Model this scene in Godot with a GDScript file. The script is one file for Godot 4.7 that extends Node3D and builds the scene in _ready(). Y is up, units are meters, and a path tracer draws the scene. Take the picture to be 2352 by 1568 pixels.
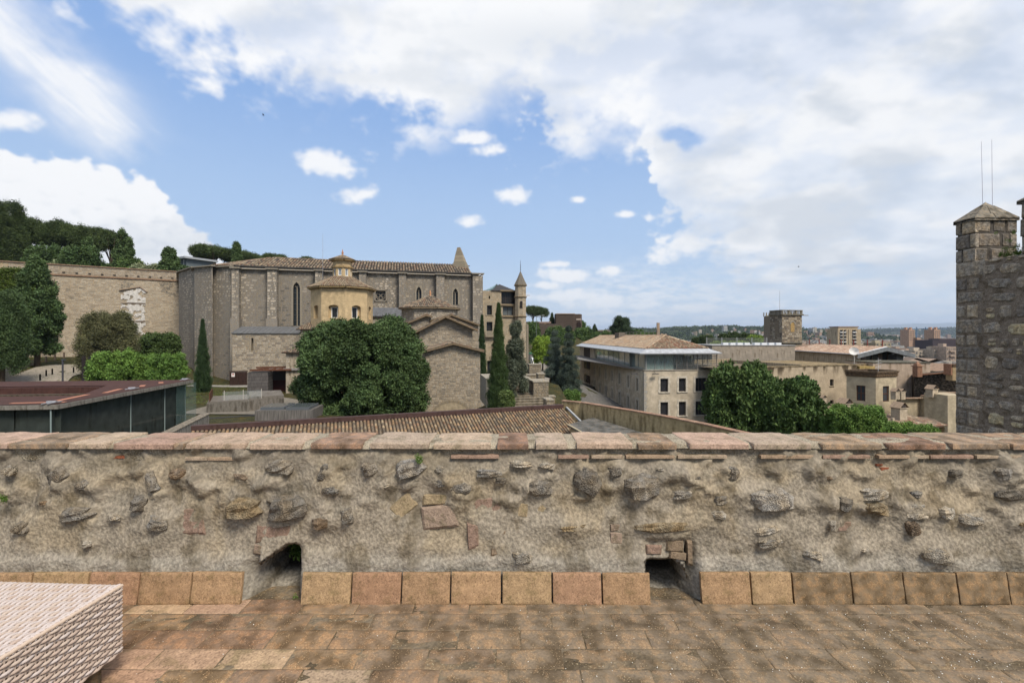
extends Node3D
const F := 1075.0
const UP := Vector3(0, 1, 0)
static func T0(p: Vector3) -> Transform3D: return Transform3D(Basis.IDENTITY, p)
const FLOOR := -1.6
var rng := RandomNumberGenerator.new()
var tx := {}
var mt := {}
var shapes := {}
class MB:
	var v := PackedVector3Array()
	var n := PackedVector3Array()
	var c := PackedColorArray()
	var i := PackedInt32Array()
	var col := Color(1, 1, 1)
	func vert(p: Vector3, nn: Vector3) -> int:
		v.append(p); n.append(nn); c.append(col)
		return v.size() - 1
	func tri(a: Vector3, b: Vector3, d: Vector3) -> void:
		var nn := (b - a).cross(d - a).normalized()
		var k := v.size()
		vert(a, nn); vert(b, nn); vert(d, nn)
		i.append(k); i.append(k + 2); i.append(k + 1)
	func quad(a: Vector3, b: Vector3, d: Vector3, e: Vector3) -> void:
		var nn := (d - a).cross(e - b).normalized()
		var k := v.size()
		vert(a, nn); vert(b, nn); vert(d, nn); vert(e, nn)
		i.append_array(PackedInt32Array([k, k + 2, k + 1, k, k + 3, k + 2]))
	func box(t: Transform3D, s: Vector3) -> void:
		var h := s * 0.5
		var p: Array[Vector3] = []
		for k in 8:
			p.append(t * Vector3(h.x if k & 1 else -h.x, h.y if k & 2 else -h.y, h.z if k & 4 else -h.z))
		quad(p[4], p[5], p[7], p[6]); quad(p[1], p[0], p[2], p[3]); quad(p[5], p[1], p[3], p[7])
		quad(p[0], p[4], p[6], p[2]); quad(p[6], p[7], p[3], p[2]); quad(p[0], p[1], p[5], p[4])
	func bar(a: Vector3, b: Vector3, w: float, h: float, up := UP) -> void:
		var d := b - a
		var z := d.normalized()
		if absf(z.dot(up)) > 0.99: up = Vector3.RIGHT
		var x := up.cross(z).normalized()
		box(Transform3D(Basis(x, z.cross(x), z), (a + b) * 0.5), Vector3(w, h, d.length()))
	func prism(poly: PackedVector2Array, y0: float, y1: float, cap := true) -> void:
		var area := 0.0
		for k in poly.size():
			var a := poly[k]
			var b := poly[(k + 1) % poly.size()]
			area += a.x * b.y - b.x * a.y
		var pl := poly.duplicate()
		if area > 0: pl.reverse()
		for k in pl.size():
			var a := pl[k]
			var b := pl[(k + 1) % pl.size()]
			quad(Vector3(a.x, y0, a.y), Vector3(b.x, y0, b.y), Vector3(b.x, y1, b.y), Vector3(a.x, y1, a.y))
		if cap:
			var t := Geometry2D.triangulate_polygon(pl)
			for k in range(0, t.size(), 3):
				var a := Vector3(pl[t[k]].x, y1, pl[t[k]].y)
				var b := Vector3(pl[t[k + 1]].x, y1, pl[t[k + 1]].y)
				var d := Vector3(pl[t[k + 2]].x, y1, pl[t[k + 2]].y)
				if (b - a).cross(d - a).y > 0: tri(a, b, d)
				else: tri(a, d, b)
	func slab(poly: PackedVector2Array, o: Vector3, u: Vector3, w: Vector3, depth: float) -> void:
		var nn := u.cross(w).normalized()
		var pl := poly.duplicate()
		if Geometry2D.is_polygon_clockwise(pl): pl.reverse()
		var t := Geometry2D.triangulate_polygon(pl)
		for k in range(0, t.size(), 3):
			var q: Array[Vector3] = []
			for m in 3: q.append(o + u * pl[t[k + m]].x + w * pl[t[k + m]].y)
			if (q[1] - q[0]).cross(q[2] - q[0]).dot(nn) < 0:
				var s := q[1]
				q[1] = q[2]; q[2] = s
			tri(q[0], q[1], q[2])
			var bk := -nn * depth
			tri(q[0] + bk, q[2] + bk, q[1] + bk)
		for k in pl.size():
			var a := o + u * pl[k].x + w * pl[k].y
			var b := o + u * pl[(k + 1) % pl.size()].x + w * pl[(k + 1) % pl.size()].y
			quad(a - nn * depth, b - nn * depth, b, a)
	func grid(rows: Array, cols: Array = [], smooth := true) -> void:
		var k0 := v.size()
		var nr := rows.size()
		var nc: int = rows[0].size()
		for r in nr:
			for q in nc:
				v.append(rows[r][q]); n.append(Vector3.ZERO)
				c.append(cols[r][q] if cols.size() else col)
		for r in nr - 1:
			for q in nc - 1:
				var a := k0 + r * nc + q
				var b := a + 1
				var d := a + nc + 1
				var e := a + nc
				var nn := (v[d] - v[a]).cross(v[e] - v[b])
				n[a] += nn; n[b] += nn; n[d] += nn; n[e] += nn
				i.append_array(PackedInt32Array([a, d, b, a, e, d]))
		for k in range(k0, v.size()):
			n[k] = n[k].normalized() if n[k].length_squared() > 1e-18 else UP
	func tube(pts: Array, rad: Array, sides := 6) -> void:
		var rows := []
		for k in pts.size():
			var d: Vector3 = (pts[mini(k + 1, pts.size() - 1)] - pts[maxi(k - 1, 0)]).normalized()
			var x := d.cross(Vector3(0.31, 0.2, 0.93) if absf(d.y) > 0.8 else UP).normalized()
			var y := x.cross(d)
			var row := PackedVector3Array()
			for s in sides + 1:
				var a := TAU * s / sides
				row.append(pts[k] + (x * cos(a) - y * sin(a)) * rad[k])
			rows.append(row)
		grid(rows)
	func lathe(o: Vector3, prof: Array, sides := 12, turn := 0.0, smooth := true) -> void:
		if smooth:
			var rows := []
			for p in prof:
				var row := PackedVector3Array()
				for s in sides + 1:
					var a := turn - TAU * s / sides
					row.append(o + Vector3(cos(a) * p.x, p.y, sin(a) * p.x))
				rows.append(row)
			grid(rows)
		else:
			for k in prof.size() - 1:
				for s in sides:
					var a := turn - TAU * s / sides
					var b := turn - TAU * (s + 1) / sides
					var p: Vector2 = prof[k]
					var q: Vector2 = prof[k + 1]
					quad(o + Vector3(cos(a) * p.x, p.y, sin(a) * p.x), o + Vector3(cos(b) * p.x, p.y, sin(b) * p.x), o + Vector3(cos(b) * q.x, q.y, sin(b) * q.x), o + Vector3(cos(a) * q.x, q.y, sin(a) * q.x))
	func facade(o: Vector3, u: Vector3, up: Vector3, w: float, h: float, holes: Array, dp: float) -> void:
		var nn := u.cross(up).normalized()
		var xs := [0.0, w]
		var ys := [0.0, h]
		for r: Rect2 in holes:
			for x in [r.position.x, r.end.x]:
				if x > 0.0 and x < w and not xs.has(x): xs.append(x)
			for y in [r.position.y, r.end.y]:
				if y > 0.0 and y < h and not ys.has(y): ys.append(y)
		xs.sort(); ys.sort()
		for a in xs.size() - 1:
			for b in ys.size() - 1:
				var m := Vector2((xs[a] + xs[a + 1]) * 0.5, (ys[b] + ys[b + 1]) * 0.5)
				var hit := false
				for r: Rect2 in holes:
					if r.has_point(m): hit = true
				if not hit:
					quad(o + u * xs[a] + up * ys[b], o + u * xs[a + 1] + up * ys[b], o + u * xs[a + 1] + up * ys[b + 1], o + u * xs[a] + up * ys[b + 1])
		for r: Rect2 in holes:
			var p := [o + u * r.position.x + up * r.position.y, o + u * r.end.x + up * r.position.y, o + u * r.end.x + up * r.end.y, o + u * r.position.x + up * r.end.y]
			for k in 4:
				var a: Vector3 = p[k]
				var b: Vector3 = p[(k + 1) % 4]
				quad(a, a - nn * dp, b - nn * dp, b)
	func face_up() -> void:
		var up := 0
		for q in n: up += 1 if q.y > 0 else -1
		if up < 0:
			for k in n.size(): n[k] = -n[k]
			i.reverse()
	func mesh() -> ArrayMesh:
		var m := ArrayMesh.new()
		if v.is_empty(): return m
		var a := []
		a.resize(Mesh.ARRAY_MAX)
		a[Mesh.ARRAY_VERTEX] = v; a[Mesh.ARRAY_NORMAL] = n; a[Mesh.ARRAY_COLOR] = c; a[Mesh.ARRAY_INDEX] = i
		m.add_surface_from_arrays(Mesh.PRIMITIVE_TRIANGLES, a)
		return m
func at(px: float, py: float, d: float) -> Vector3:
	return Vector3((px - 1176.0) / F * d, (771.0 - py) / F * d, -d)
func hgt(py: float, d: float) -> float:
	return (771.0 - py) / F * d
func along(px: float, a: Vector3, u: Vector3) -> float:
	var k := (px - 1176.0) / F
	return (-a.z * k - a.x) / (u.x + u.z * k)
func tag(o: Node, label := "", category := "", group := "", kind := "") -> Node:
	if label: o.set_meta("label", label)
	if category: o.set_meta("category", category)
	if group: o.set_meta("group", group)
	if kind: o.set_meta("kind", kind)
	return o
var used := {}
func numbered(called: String, under: Node) -> String:
	var key := str(under.get_instance_id()) + called
	var k: int = used.get(key, 0)
	used[key] = k + 1
	return called if k == 0 else "%s_%03d" % [called, k]
func thing(called: String, label: String, category: String, base := Vector3.ZERO, group := "") -> Node3D:
	var o := Node3D.new()
	o.name = numbered(called, self)
	o.position = base
	add_child(o, true)
	tag(o, label, category, group)
	return o
func part(called: String, shape, m: Material, parent: Node3D, label := "", kind := "") -> MeshInstance3D:
	var o := MeshInstance3D.new()
	o.name = numbered(called, parent)
	o.mesh = shape.mesh() if shape is MB else shape
	o.material_override = m
	parent.add_child(o, true)
	if parent != self and parent.get_parent() == self and not parent is MeshInstance3D: o.position = -parent.position
	tag(o, label, "", "", kind)
	return o
func solo(called: String, shape, m: Material, label: String, category: String, group := "") -> MeshInstance3D:
	var o := part(called, shape, m, self)
	tag(o, label, category, group)
	return o
func struct(called: String, shape, m: Material) -> MeshInstance3D:
	var o := part(called, shape, m, self)
	o.set_meta("kind", "structure")
	return o
func placed(called: String, shape: Mesh, m: Material, parent: Node3D, t: Transform3D) -> MeshInstance3D:
	var o := part(called, shape, m, parent)
	o.transform = Transform3D(t.basis, t.origin + o.position)
	return o
func many(called: String, shape: Mesh, m: Material, parent: Node3D, ts: Array, cs: Array, kind := "stuff") -> MultiMeshInstance3D:
	var mm := MultiMesh.new()
	mm.transform_format = MultiMesh.TRANSFORM_3D
	mm.use_colors = cs.size() > 0
	mm.mesh = shape
	mm.instance_count = ts.size()
	for k in ts.size():
		mm.set_instance_transform(k, ts[k])
		if cs.size(): mm.set_instance_color(k, cs[k])
	var o := MultiMeshInstance3D.new()
	o.name = numbered(called, parent)
	o.multimesh = mm
	o.material_override = m
	parent.add_child(o, true)
	if parent != self and parent.get_parent() == self and not parent is MeshInstance3D: o.position = -parent.position
	tag(o, "", "", "", kind)
	return o
func vary(c: Color, a: float) -> Color:
	var k := 1.0 + rng.randf_range(-a, a)
	var w := rng.randf_range(-a, a) * 0.25
	return Color(c.r * k * (1.0 + w), c.g * k, c.b * k * (1.0 - w))
func layer(s: int, freq: float, oct := 4, w := 512, h := 512, kind := FastNoiseLite.TYPE_SIMPLEX_SMOOTH) -> PackedByteArray:
	var f := FastNoiseLite.new()
	f.seed = s; f.frequency = freq; f.fractal_octaves = oct; f.noise_type = kind
	var im := f.get_seamless_image(w, h, false, false, 0.15)
	im.convert(Image.FORMAT_L8)
	if w != 512 or h != 512: im.resize(512, 512, Image.INTERPOLATE_CUBIC)
	return im.get_data()
func grey_tex(d: PackedByteArray) -> ImageTexture:
	return ImageTexture.create_from_image(Image.create_from_data(512, 512, false, Image.FORMAT_L8, d))
func blend_tex(fn: Callable) -> ImageTexture:
	var d := PackedByteArray()
	d.resize(512 * 512 * 3)
	for k in 512 * 512:
		var c: Color = fn.call(k)
		d[k * 3] = clampi(int(c.r * 255.0), 0, 255); d[k * 3 + 1] = clampi(int(c.g * 255.0), 0, 255); d[k * 3 + 2] = clampi(int(c.b * 255.0), 0, 255)
	return ImageTexture.create_from_image(Image.create_from_data(512, 512, false, Image.FORMAT_RGB8, d))
func textures() -> void:
	var fine := layer(1, 0.09, 4)
	var mid := layer(2, 0.022, 5)
	var big := layer(3, 0.007, 5)
	var dots := layer(4, 0.06, 2)
	var spec := layer(8, 0.16, 2)
	var drip := layer(5, 0.018, 5, 512, 90)
	var drip2 := layer(6, 0.008, 4, 512, 180)
	var wood := layer(7, 0.05, 4, 512, 24)
	tx.fine = grey_tex(fine)
	tx.mid = grey_tex(mid)
	tx.wood = blend_tex(func(k): var a = 0.6 + 0.4 * wood[k] / 255.0; return Color(a, a, a))
	tx.plain = blend_tex(func(k):
		var a = 0.84 + 0.10 * (fine[k] / 255.0 - 0.5) + 0.22 * (big[k] / 255.0 - 0.5) + 0.10 * (mid[k] / 255.0 - 0.5)
		return Color(a, a, a))
	tx.stone = blend_tex(func(k):
		var g = mid[k] / 255.0
		var b = big[k] / 255.0
		var a = 0.80 + 0.34 * (fine[k] / 255.0 - 0.5) + 0.40 * (g - 0.5)
		if dots[k] < 70: a *= 0.72
		return Color(a * (1.0 + 0.10 * (b - 0.5)), a, a * (1.0 - 0.16 * (b - 0.5))))
	tx.mortar = blend_tex(func(k):
		var a = 0.85 + 0.34 * (fine[k] / 255.0 - 0.5) + 0.16 * (spec[k] / 255.0 - 0.5) + 0.16 * (mid[k] / 255.0 - 0.5)
		var st = smoothstep(0.52, 0.75, big[k] / 255.0 * 0.65 + mid[k] / 255.0 * 0.35)
		return Color(a, a, a).lerp(Color(0.66, 0.64, 0.60) * a, st * 0.7))
	tx.terra = blend_tex(func(k):
		var a = 0.86 + 0.26 * (fine[k] / 255.0 - 0.5) + 0.22 * (mid[k] / 255.0 - 0.5)
		var c = Color(a, a, a)
		c = c.lerp(Color(0.72, 0.74, 0.70) * a, smoothstep(0.50, 0.72, big[k] / 255.0 * 0.6 + mid[k] / 255.0 * 0.4) * 0.7)
		if dots[k] < 66: c = c * 0.84
		if spec[k] > 206 and mid[k] > 130: c = Color(0.95, 0.95, 0.92)
		return c)
	tx.dirty = blend_tex(func(k):
		var m = mid[k] / 255.0
		var a = 0.80 + 0.34 * (fine[k] / 255.0 - 0.5) + 0.28 * (m - 0.5)
		var c = Color(a, a, a).lerp(Color(0.66, 0.635, 0.57) * a, smoothstep(0.25, 0.80, m * 0.5 + fine[k] / 255.0 * 0.5) * 0.6)
		c = c.lerp(Color(0.42, 0.40, 0.36), smoothstep(0.32, 0.80, big[k] / 255.0 * 0.75 + m * 0.25) * 0.75)
		c = c.lerp(Color(1.0, 0.90, 0.80) * a * 1.06, smoothstep(0.44, 0.66, m * 0.5 + (1.0 - big[k] / 255.0) * 0.4 + 0.1 * fine[k] / 255.0) * 0.40)
		if spec[k] > 192 and m > 0.45: c = Color(0.97, 0.97, 0.93)
		return c)
	tx.streak = blend_tex(func(k):
		var a = 0.86 + 0.12 * (fine[k] / 255.0 - 0.5) + 0.16 * (mid[k] / 255.0 - 0.5)
		var s = smoothstep(0.42, 0.85, drip[k] / 255.0 * 0.6 + drip2[k] / 255.0 * 0.4)
		return Color(a, a, a).lerp(Color(0.42, 0.40, 0.36), s * 0.62))
	tx.soft_streak = blend_tex(func(k):
		var a = 0.86 + 0.10 * (fine[k] / 255.0 - 0.5) + 0.18 * (big[k] / 255.0 - 0.5)
		var s = smoothstep(0.55, 0.85, drip[k] / 255.0 * 0.5 + drip2[k] / 255.0 * 0.5)
		return Color(a, a, a).lerp(Color(0.55, 0.52, 0.47), s * 0.6))
	tx.rain = blend_tex(func(k):
		var a = 0.86 + 0.12 * (fine[k] / 255.0 - 0.5) + 0.16 * (mid[k] / 255.0 - 0.5)
		var x = k % 512
		var y = (k / 512 - 168) / 38.0
		var len = 0.4 + 3.4 * pow(drip2[x + 512 * 40] / 255.0, 2.0) * (0.4 + drip[x + 512 * 90] / 255.0)
		var s = smoothstep(len, 0.0, y) * smoothstep(0.38, 0.68, drip[k] / 255.0 * 0.7 + drip2[x + 512 * 200] / 255.0 * 0.3) if y > -0.4 else 0.0
		return Color(a, a, a).lerp(Color(0.27, 0.25, 0.22), s * 0.85))
	tx.grass = blend_tex(func(k):
		var a = 0.62 + 0.7 * (fine[k] / 255.0 - 0.5) + 0.3 * (mid[k] / 255.0 - 0.5)
		return Color(a, a, a).lerp(Color(1.0, 0.86, 0.66) * (a + 0.12), smoothstep(0.48, 0.70, big[k] / 255.0 * 0.5 + mid[k] / 255.0 * 0.5)))
func M(lin: Color, rough := 0.9, t := "", s := 0.5, bump := 0.0, vc := false, bt := "mid", bs := 0.0) -> StandardMaterial3D:
	var key := "%s|%s|%s|%s|%s|%s|%s" % [lin, rough, t, s, bump, vc, bt]
	if mt.has(key): return mt[key]
	var m := StandardMaterial3D.new()
	m.albedo_color = lin.linear_to_srgb()
	m.roughness = rough
	m.metallic_specular = 0.3
	m.vertex_color_use_as_albedo = vc
	if t:
		m.albedo_texture = tx[t]
	if bump > 0.0:
		m.heightmap_enabled = true
		m.heightmap_texture = tx[bt]
		m.heightmap_scale = bump
	if t or bump > 0.0:
		m.uv1_triplanar = true; m.uv1_world_triplanar = true
		m.uv1_scale = Vector3.ONE * s
		m.uv1_triplanar_sharpness = 4.0
	mt[key] = m
	return m
func metal(lin: Color, rough := 0.4) -> StandardMaterial3D:
	var m := M(lin, rough)
	m.metallic = 0.8
	return m
func glass(tint: Color, alpha: float) -> StandardMaterial3D:
	var m := StandardMaterial3D.new()
	m.transparency = BaseMaterial3D.TRANSPARENCY_ALPHA
	m.albedo_color = Color(tint.r, tint.g, tint.b, alpha)
	m.roughness = 0.05
	return m
func leaf_mat(back := 0.35) -> StandardMaterial3D:
	var key := "leaf%s" % back
	if mt.has(key): return mt[key]
	var m := StandardMaterial3D.new()
	m.vertex_color_use_as_albedo = true
	m.albedo_color = Color(1, 1, 1)
	m.roughness = 0.6
	m.metallic_specular = 0.25
	m.backlight_enabled = true
	m.backlight = Color(back, back, back)
	mt[key] = m
	return m
# a few sprays joined into one small plant
func plant(called: String, shape: Mesh, ts: Array, c: Color, label: String, cat := "plant") -> void:
	var st := SurfaceTool.new()
	for t in ts: st.append_from(shape, 0, t)
	solo(called, st.commit(), leaf_tint(c), label, cat)
func leaf_tint(c: Color) -> StandardMaterial3D:
	var m: StandardMaterial3D = leaf_mat().duplicate()
	m.albedo_color = c.linear_to_srgb()
	return m
func _ready() -> void:
	rng.seed = 20240611
	var cam := Camera3D.new()
	cam.name = "camera"
	cam.projection = Camera3D.PROJECTION_FRUSTUM
	cam.keep_aspect = Camera3D.KEEP_HEIGHT
	cam.near = 0.1
	cam.far = 60000.0
	cam.size = 0.1 * 1568.0 / F
	cam.frustum_offset = Vector2(0.0, -0.1 * 13.0 / F)
	add_child(cam)
	cam.current = true
	var env := Environment.new()
	env.background_mode = Environment.BG_SKY
	env.tonemap_mode = Environment.TONE_MAPPER_LINEAR
	env.tonemap_exposure = EXPO
	env.sdfgi_enabled = true; env.ssao_enabled = true; env.ssil_enabled = true
	env.fog_enabled = true
	env.fog_density = 0.00005
	env.fog_light_color = Color(0.80, 0.87, 0.97)
	var sm := PanoramaSkyMaterial.new()
	sm.panorama = sky_picture()
	env.sky = Sky.new()
	env.sky.sky_material = sm
	var we := WorldEnvironment.new()
	we.name = "world_environment"
	we.environment = env
	add_child(we)
	var sun := DirectionalLight3D.new()
	sun.name = "sun"
	sun.light_energy = 0.5
	sun.light_angular_distance = 20.0
	sun.light_color = Color(1.0, 0.96, 0.90)
	sun.shadow_enabled = true
	sun.basis = Basis.looking_at(-Vector3(0.42, 0.88, 0.58).normalized())
	add_child(sun)
	textures()
	shapes_once()
	slab_tiles()
	terrain()
	hills()
	city()
	old_town_right()
	pale_building()
	square_tower()
	hillside_houses()
	university()
	church()
	chapels()
	ochre_tower()
	old_wall()
	convent_yard()
	street()
	glass_pavilion()
	tiled_house()
	corner_tower()
	parapet()
	terrace()
	wicker_table()
	trees()
	small_things()
const EXPO := 3.1
var n1 := FastNoiseLite.new()
var n2 := FastNoiseLite.new()
var n3 := FastNoiseLite.new()
const EDGE := [[-900, -150], [60, -120], [200, 10], [380, 88], [480, 132], [560, 190], [640, 214], [730, 235], [800, 212], [880, 245], [960, 292], [1040, 300], [1120, 262], [1200, 250], [1260, 335], [1350, 348], [1440, 325], [1500, 350], [1515, 480], [1560, 575], [1650, 630], [1800, 680], [2352, 705], [3600, 700]]
const HEAP := [[-900, 300], [-100, 315], [0, 335], [60, 358], [150, 368], [240, 384], [300, 412], [340, 418], [385, 462], [425, 508], [470, 536], [508, 565], [525, 640], [560, 800], [900, 1200]]
const PUFFS := [[760, 372, 78, 30], [790, 390, 50, 20], [826, 448, 46, 21], [1120, 345, 46, 17], [1085, 318, 50, 18], [1178, 448, 38, 16], [1075, 510, 30, 14], [1330, 458, 16, 8], [1435, 492, 32, 9], [35, 270, 66, 28], [1290, 632, 62, 17], [1405, 622, 34, 16], [1278, 606, 34, 9], [1300, 680, 90, 16], [1390, 694, 100, 20], [1250, 655, 50, 14], [1480, 700, 60, 12], [1600, 706, 80, 10]]
func poly_at(t: Array, x: float) -> float:
	for k in range(1, t.size()):
		if x < t[k][0]:
			return lerpf(t[k - 1][1], t[k][1], clampf((x - t[k - 1][0]) / float(t[k][0] - t[k - 1][0]), 0.0, 1.0))
	return t[-1][1]
func sky_at(d: Vector3) -> Color:
	var el := maxf(d.y, 0.0)
	var air := Color(0.60, 0.72, 0.84).lerp(Color(0.41, 0.575, 0.825), smoothstep(0.0, 0.22, el)).lerp(Color(0.245, 0.415, 0.75), smoothstep(0.18, 0.50, el)).lerp(Color(0.18, 0.32, 0.66), smoothstep(0.5, 1.0, el))
	var lay := Vector2(d.x, d.z) / (el + 0.10)
	var a := n1.get_noise_2d(lay.x * 62.0, lay.y * 62.0)
	var b := n2.get_noise_3d(d.x * 10.0, d.y * 15.0, d.z * 10.0)
	var w := n3.get_noise_3d(d.x * 34.0, d.y * 50.0, d.z * 34.0)
	var dens := 0.0
	var shade := 0.0
	var ahead := smoothstep(0.10, 0.45, -d.z)
	var far := smoothstep(-0.12, 0.30, a * 0.9 + b * 0.35 + 0.10)
	if ahead > 0.0:
		var px := 1176.0 + F * d.x / -d.z
		var py := 771.0 - F * d.y / -d.z
		var wob := b * 95.0 + a * 30.0 + w * 20.0
		var m := smoothstep(-60.0, 90.0, poly_at(EDGE, px + b * 150.0 + w * 28.0) - py + wob)
		m *= 1.0 - 0.9 * smoothstep(1.15, 0.5, Vector2((px - 1566) / 62.0, (py - 308 + wob * 0.3) / 30.0).length())
		var thin := smoothstep(-0.35, 0.30, a + b * 0.6)
		dens = m * (0.72 + 0.28 * thin)
		var hp := smoothstep(-7.0, 9.0, py - poly_at(HEAP, px) + b * 30.0 + w * 26.0)
		var q := Vector2(px - 120.0, py - 165.0).rotated(-0.72)
		var ci := n3.get_noise_2d(q.x * 0.006, q.y * 0.05)
		var band := exp(-pow((q.y + b * 40.0) / 70.0, 2.0)) * smoothstep(330.0, 120.0, q.x + b * 90.0)
		dens = maxf(dens, clampf(band * (0.92 + 0.30 * ci + 0.25 * b), 0.0, 0.9))
		var wisp := exp(-pow((py - 268.0 - (px - 250.0) * 0.32) / 11.0, 2.0)) * exp(-pow((px - 250.0) / 95.0, 2.0))
		dens = maxf(dens, clampf(wisp * (0.55 + 0.7 * ci), 0.0, 0.7))
		for p in PUFFS:
			var r := Vector2((px - p[0]) / p[2], (py - p[1]) / p[3]).length() + b * 0.9 + w * 0.5
			if r < 1.3: dens = maxf(dens, smoothstep(1.25, 0.25, r) * 0.95)
		var low := smoothstep(560.0, 720.0, py) * smoothstep(1180.0, 1420.0, px)
		var rows := n2.get_noise_2d(px * 0.010, py * 0.045) + 0.6 * n3.get_noise_2d(px * 0.03, py * 0.10)
		dens = maxf(dens, low * clampf(0.42 + rows * 1.0, 0.0, 0.85))
		shade = 0.8 * smoothstep(-0.35, 0.65, n1.get_noise_2d(px * 0.12 + 300.0, py * 0.28) * 1.3 + 0.30 * b + 0.18 * w) * (0.55 + 0.25 * smoothstep(1300.0, 1900.0, px)) * smoothstep(60.0, 200.0, poly_at(EDGE, px) - py + 120.0) + 0.10 * smoothstep(1400.0, 1800.0, px)
		shade = maxf(shade, smoothstep(450.0, 640.0, py) * smoothstep(1480.0, 1700.0, px) * (0.45 + 0.9 * n2.get_noise_2d(px * 0.006, py * 0.03)))
		shade = maxf(shade, exp(-pow((px - 1310.0) / 330.0, 2.0) - pow((py - 95.0) / 62.0, 2.0)) * 0.42)
		if hp > dens:
			shade = clampf(smoothstep(470.0, 545.0, py - absf(px - 330.0) * 0.12 + w * 40.0) * smoothstep(640.0, 560.0, py) * 0.42 + 0.20 * smoothstep(0.05, 0.4, w + b * 0.5) * smoothstep(20.0, 90.0, py - poly_at(HEAP, px)), 0.0, 0.6)
			dens = hp
		dens = lerpf(far, dens, ahead)
	else:
		dens = far
		shade = smoothstep(0.0, 0.5, a) * 0.45
	var cloud := Color(0.945, 0.95, 0.965).lerp(Color(0.56, 0.62, 0.70), clampf(shade, 0.0, 1.0))
	cloud = cloud.lerp(Color(0.80, 0.85, 0.90), smoothstep(0.14, 0.02, el) * 0.6)
	return air.lerp(cloud, dens) * (SKY / EXPO)
const SKY := 1.06
func sky_picture() -> ImageTexture:
	for n in [n1, n2, n3]:
		n.noise_type = FastNoiseLite.TYPE_SIMPLEX_SMOOTH
		n.fractal_octaves = 5
		n.frequency = 0.02
	n1.seed = 11; n2.seed = 12; n3.seed = 13
	n2.fractal_gain = 0.58; n2.frequency = 1.0; n2.fractal_octaves = 6
	n3.frequency = 1.0
	var w := 3072
	var h := 1536
	var sw := 384
	var small := Image.create(sw, sw / 2, false, Image.FORMAT_RGBF)
	for y in sw / 2:
		var el := (0.5 - (y + 0.5) / (sw / 2)) * PI
		for x in sw:
			var az := (x + 0.5) / sw * TAU
			small.set_pixel(x, y, sky_at(Vector3(sin(az) * cos(el), sin(el), -cos(az) * cos(el))))
	small.resize(w, h, Image.INTERPOLATE_BILINEAR)
	var x0 := int(w * 51.0 / 360.0)
	var y0 := int(h * (0.5 - 39.0 / 180.0))
	for y in range(y0, h / 2 + 4):
		var el := (0.5 - (y + 0.5) / h) * PI
		for k in range(-x0, x0):
			var az := (k + 0.5) / w * TAU
			small.set_pixel(posmod(k, w), y, sky_at(Vector3(sin(az) * cos(el), sin(el), -cos(az) * cos(el))))
	return ImageTexture.create_from_image(small)
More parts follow.
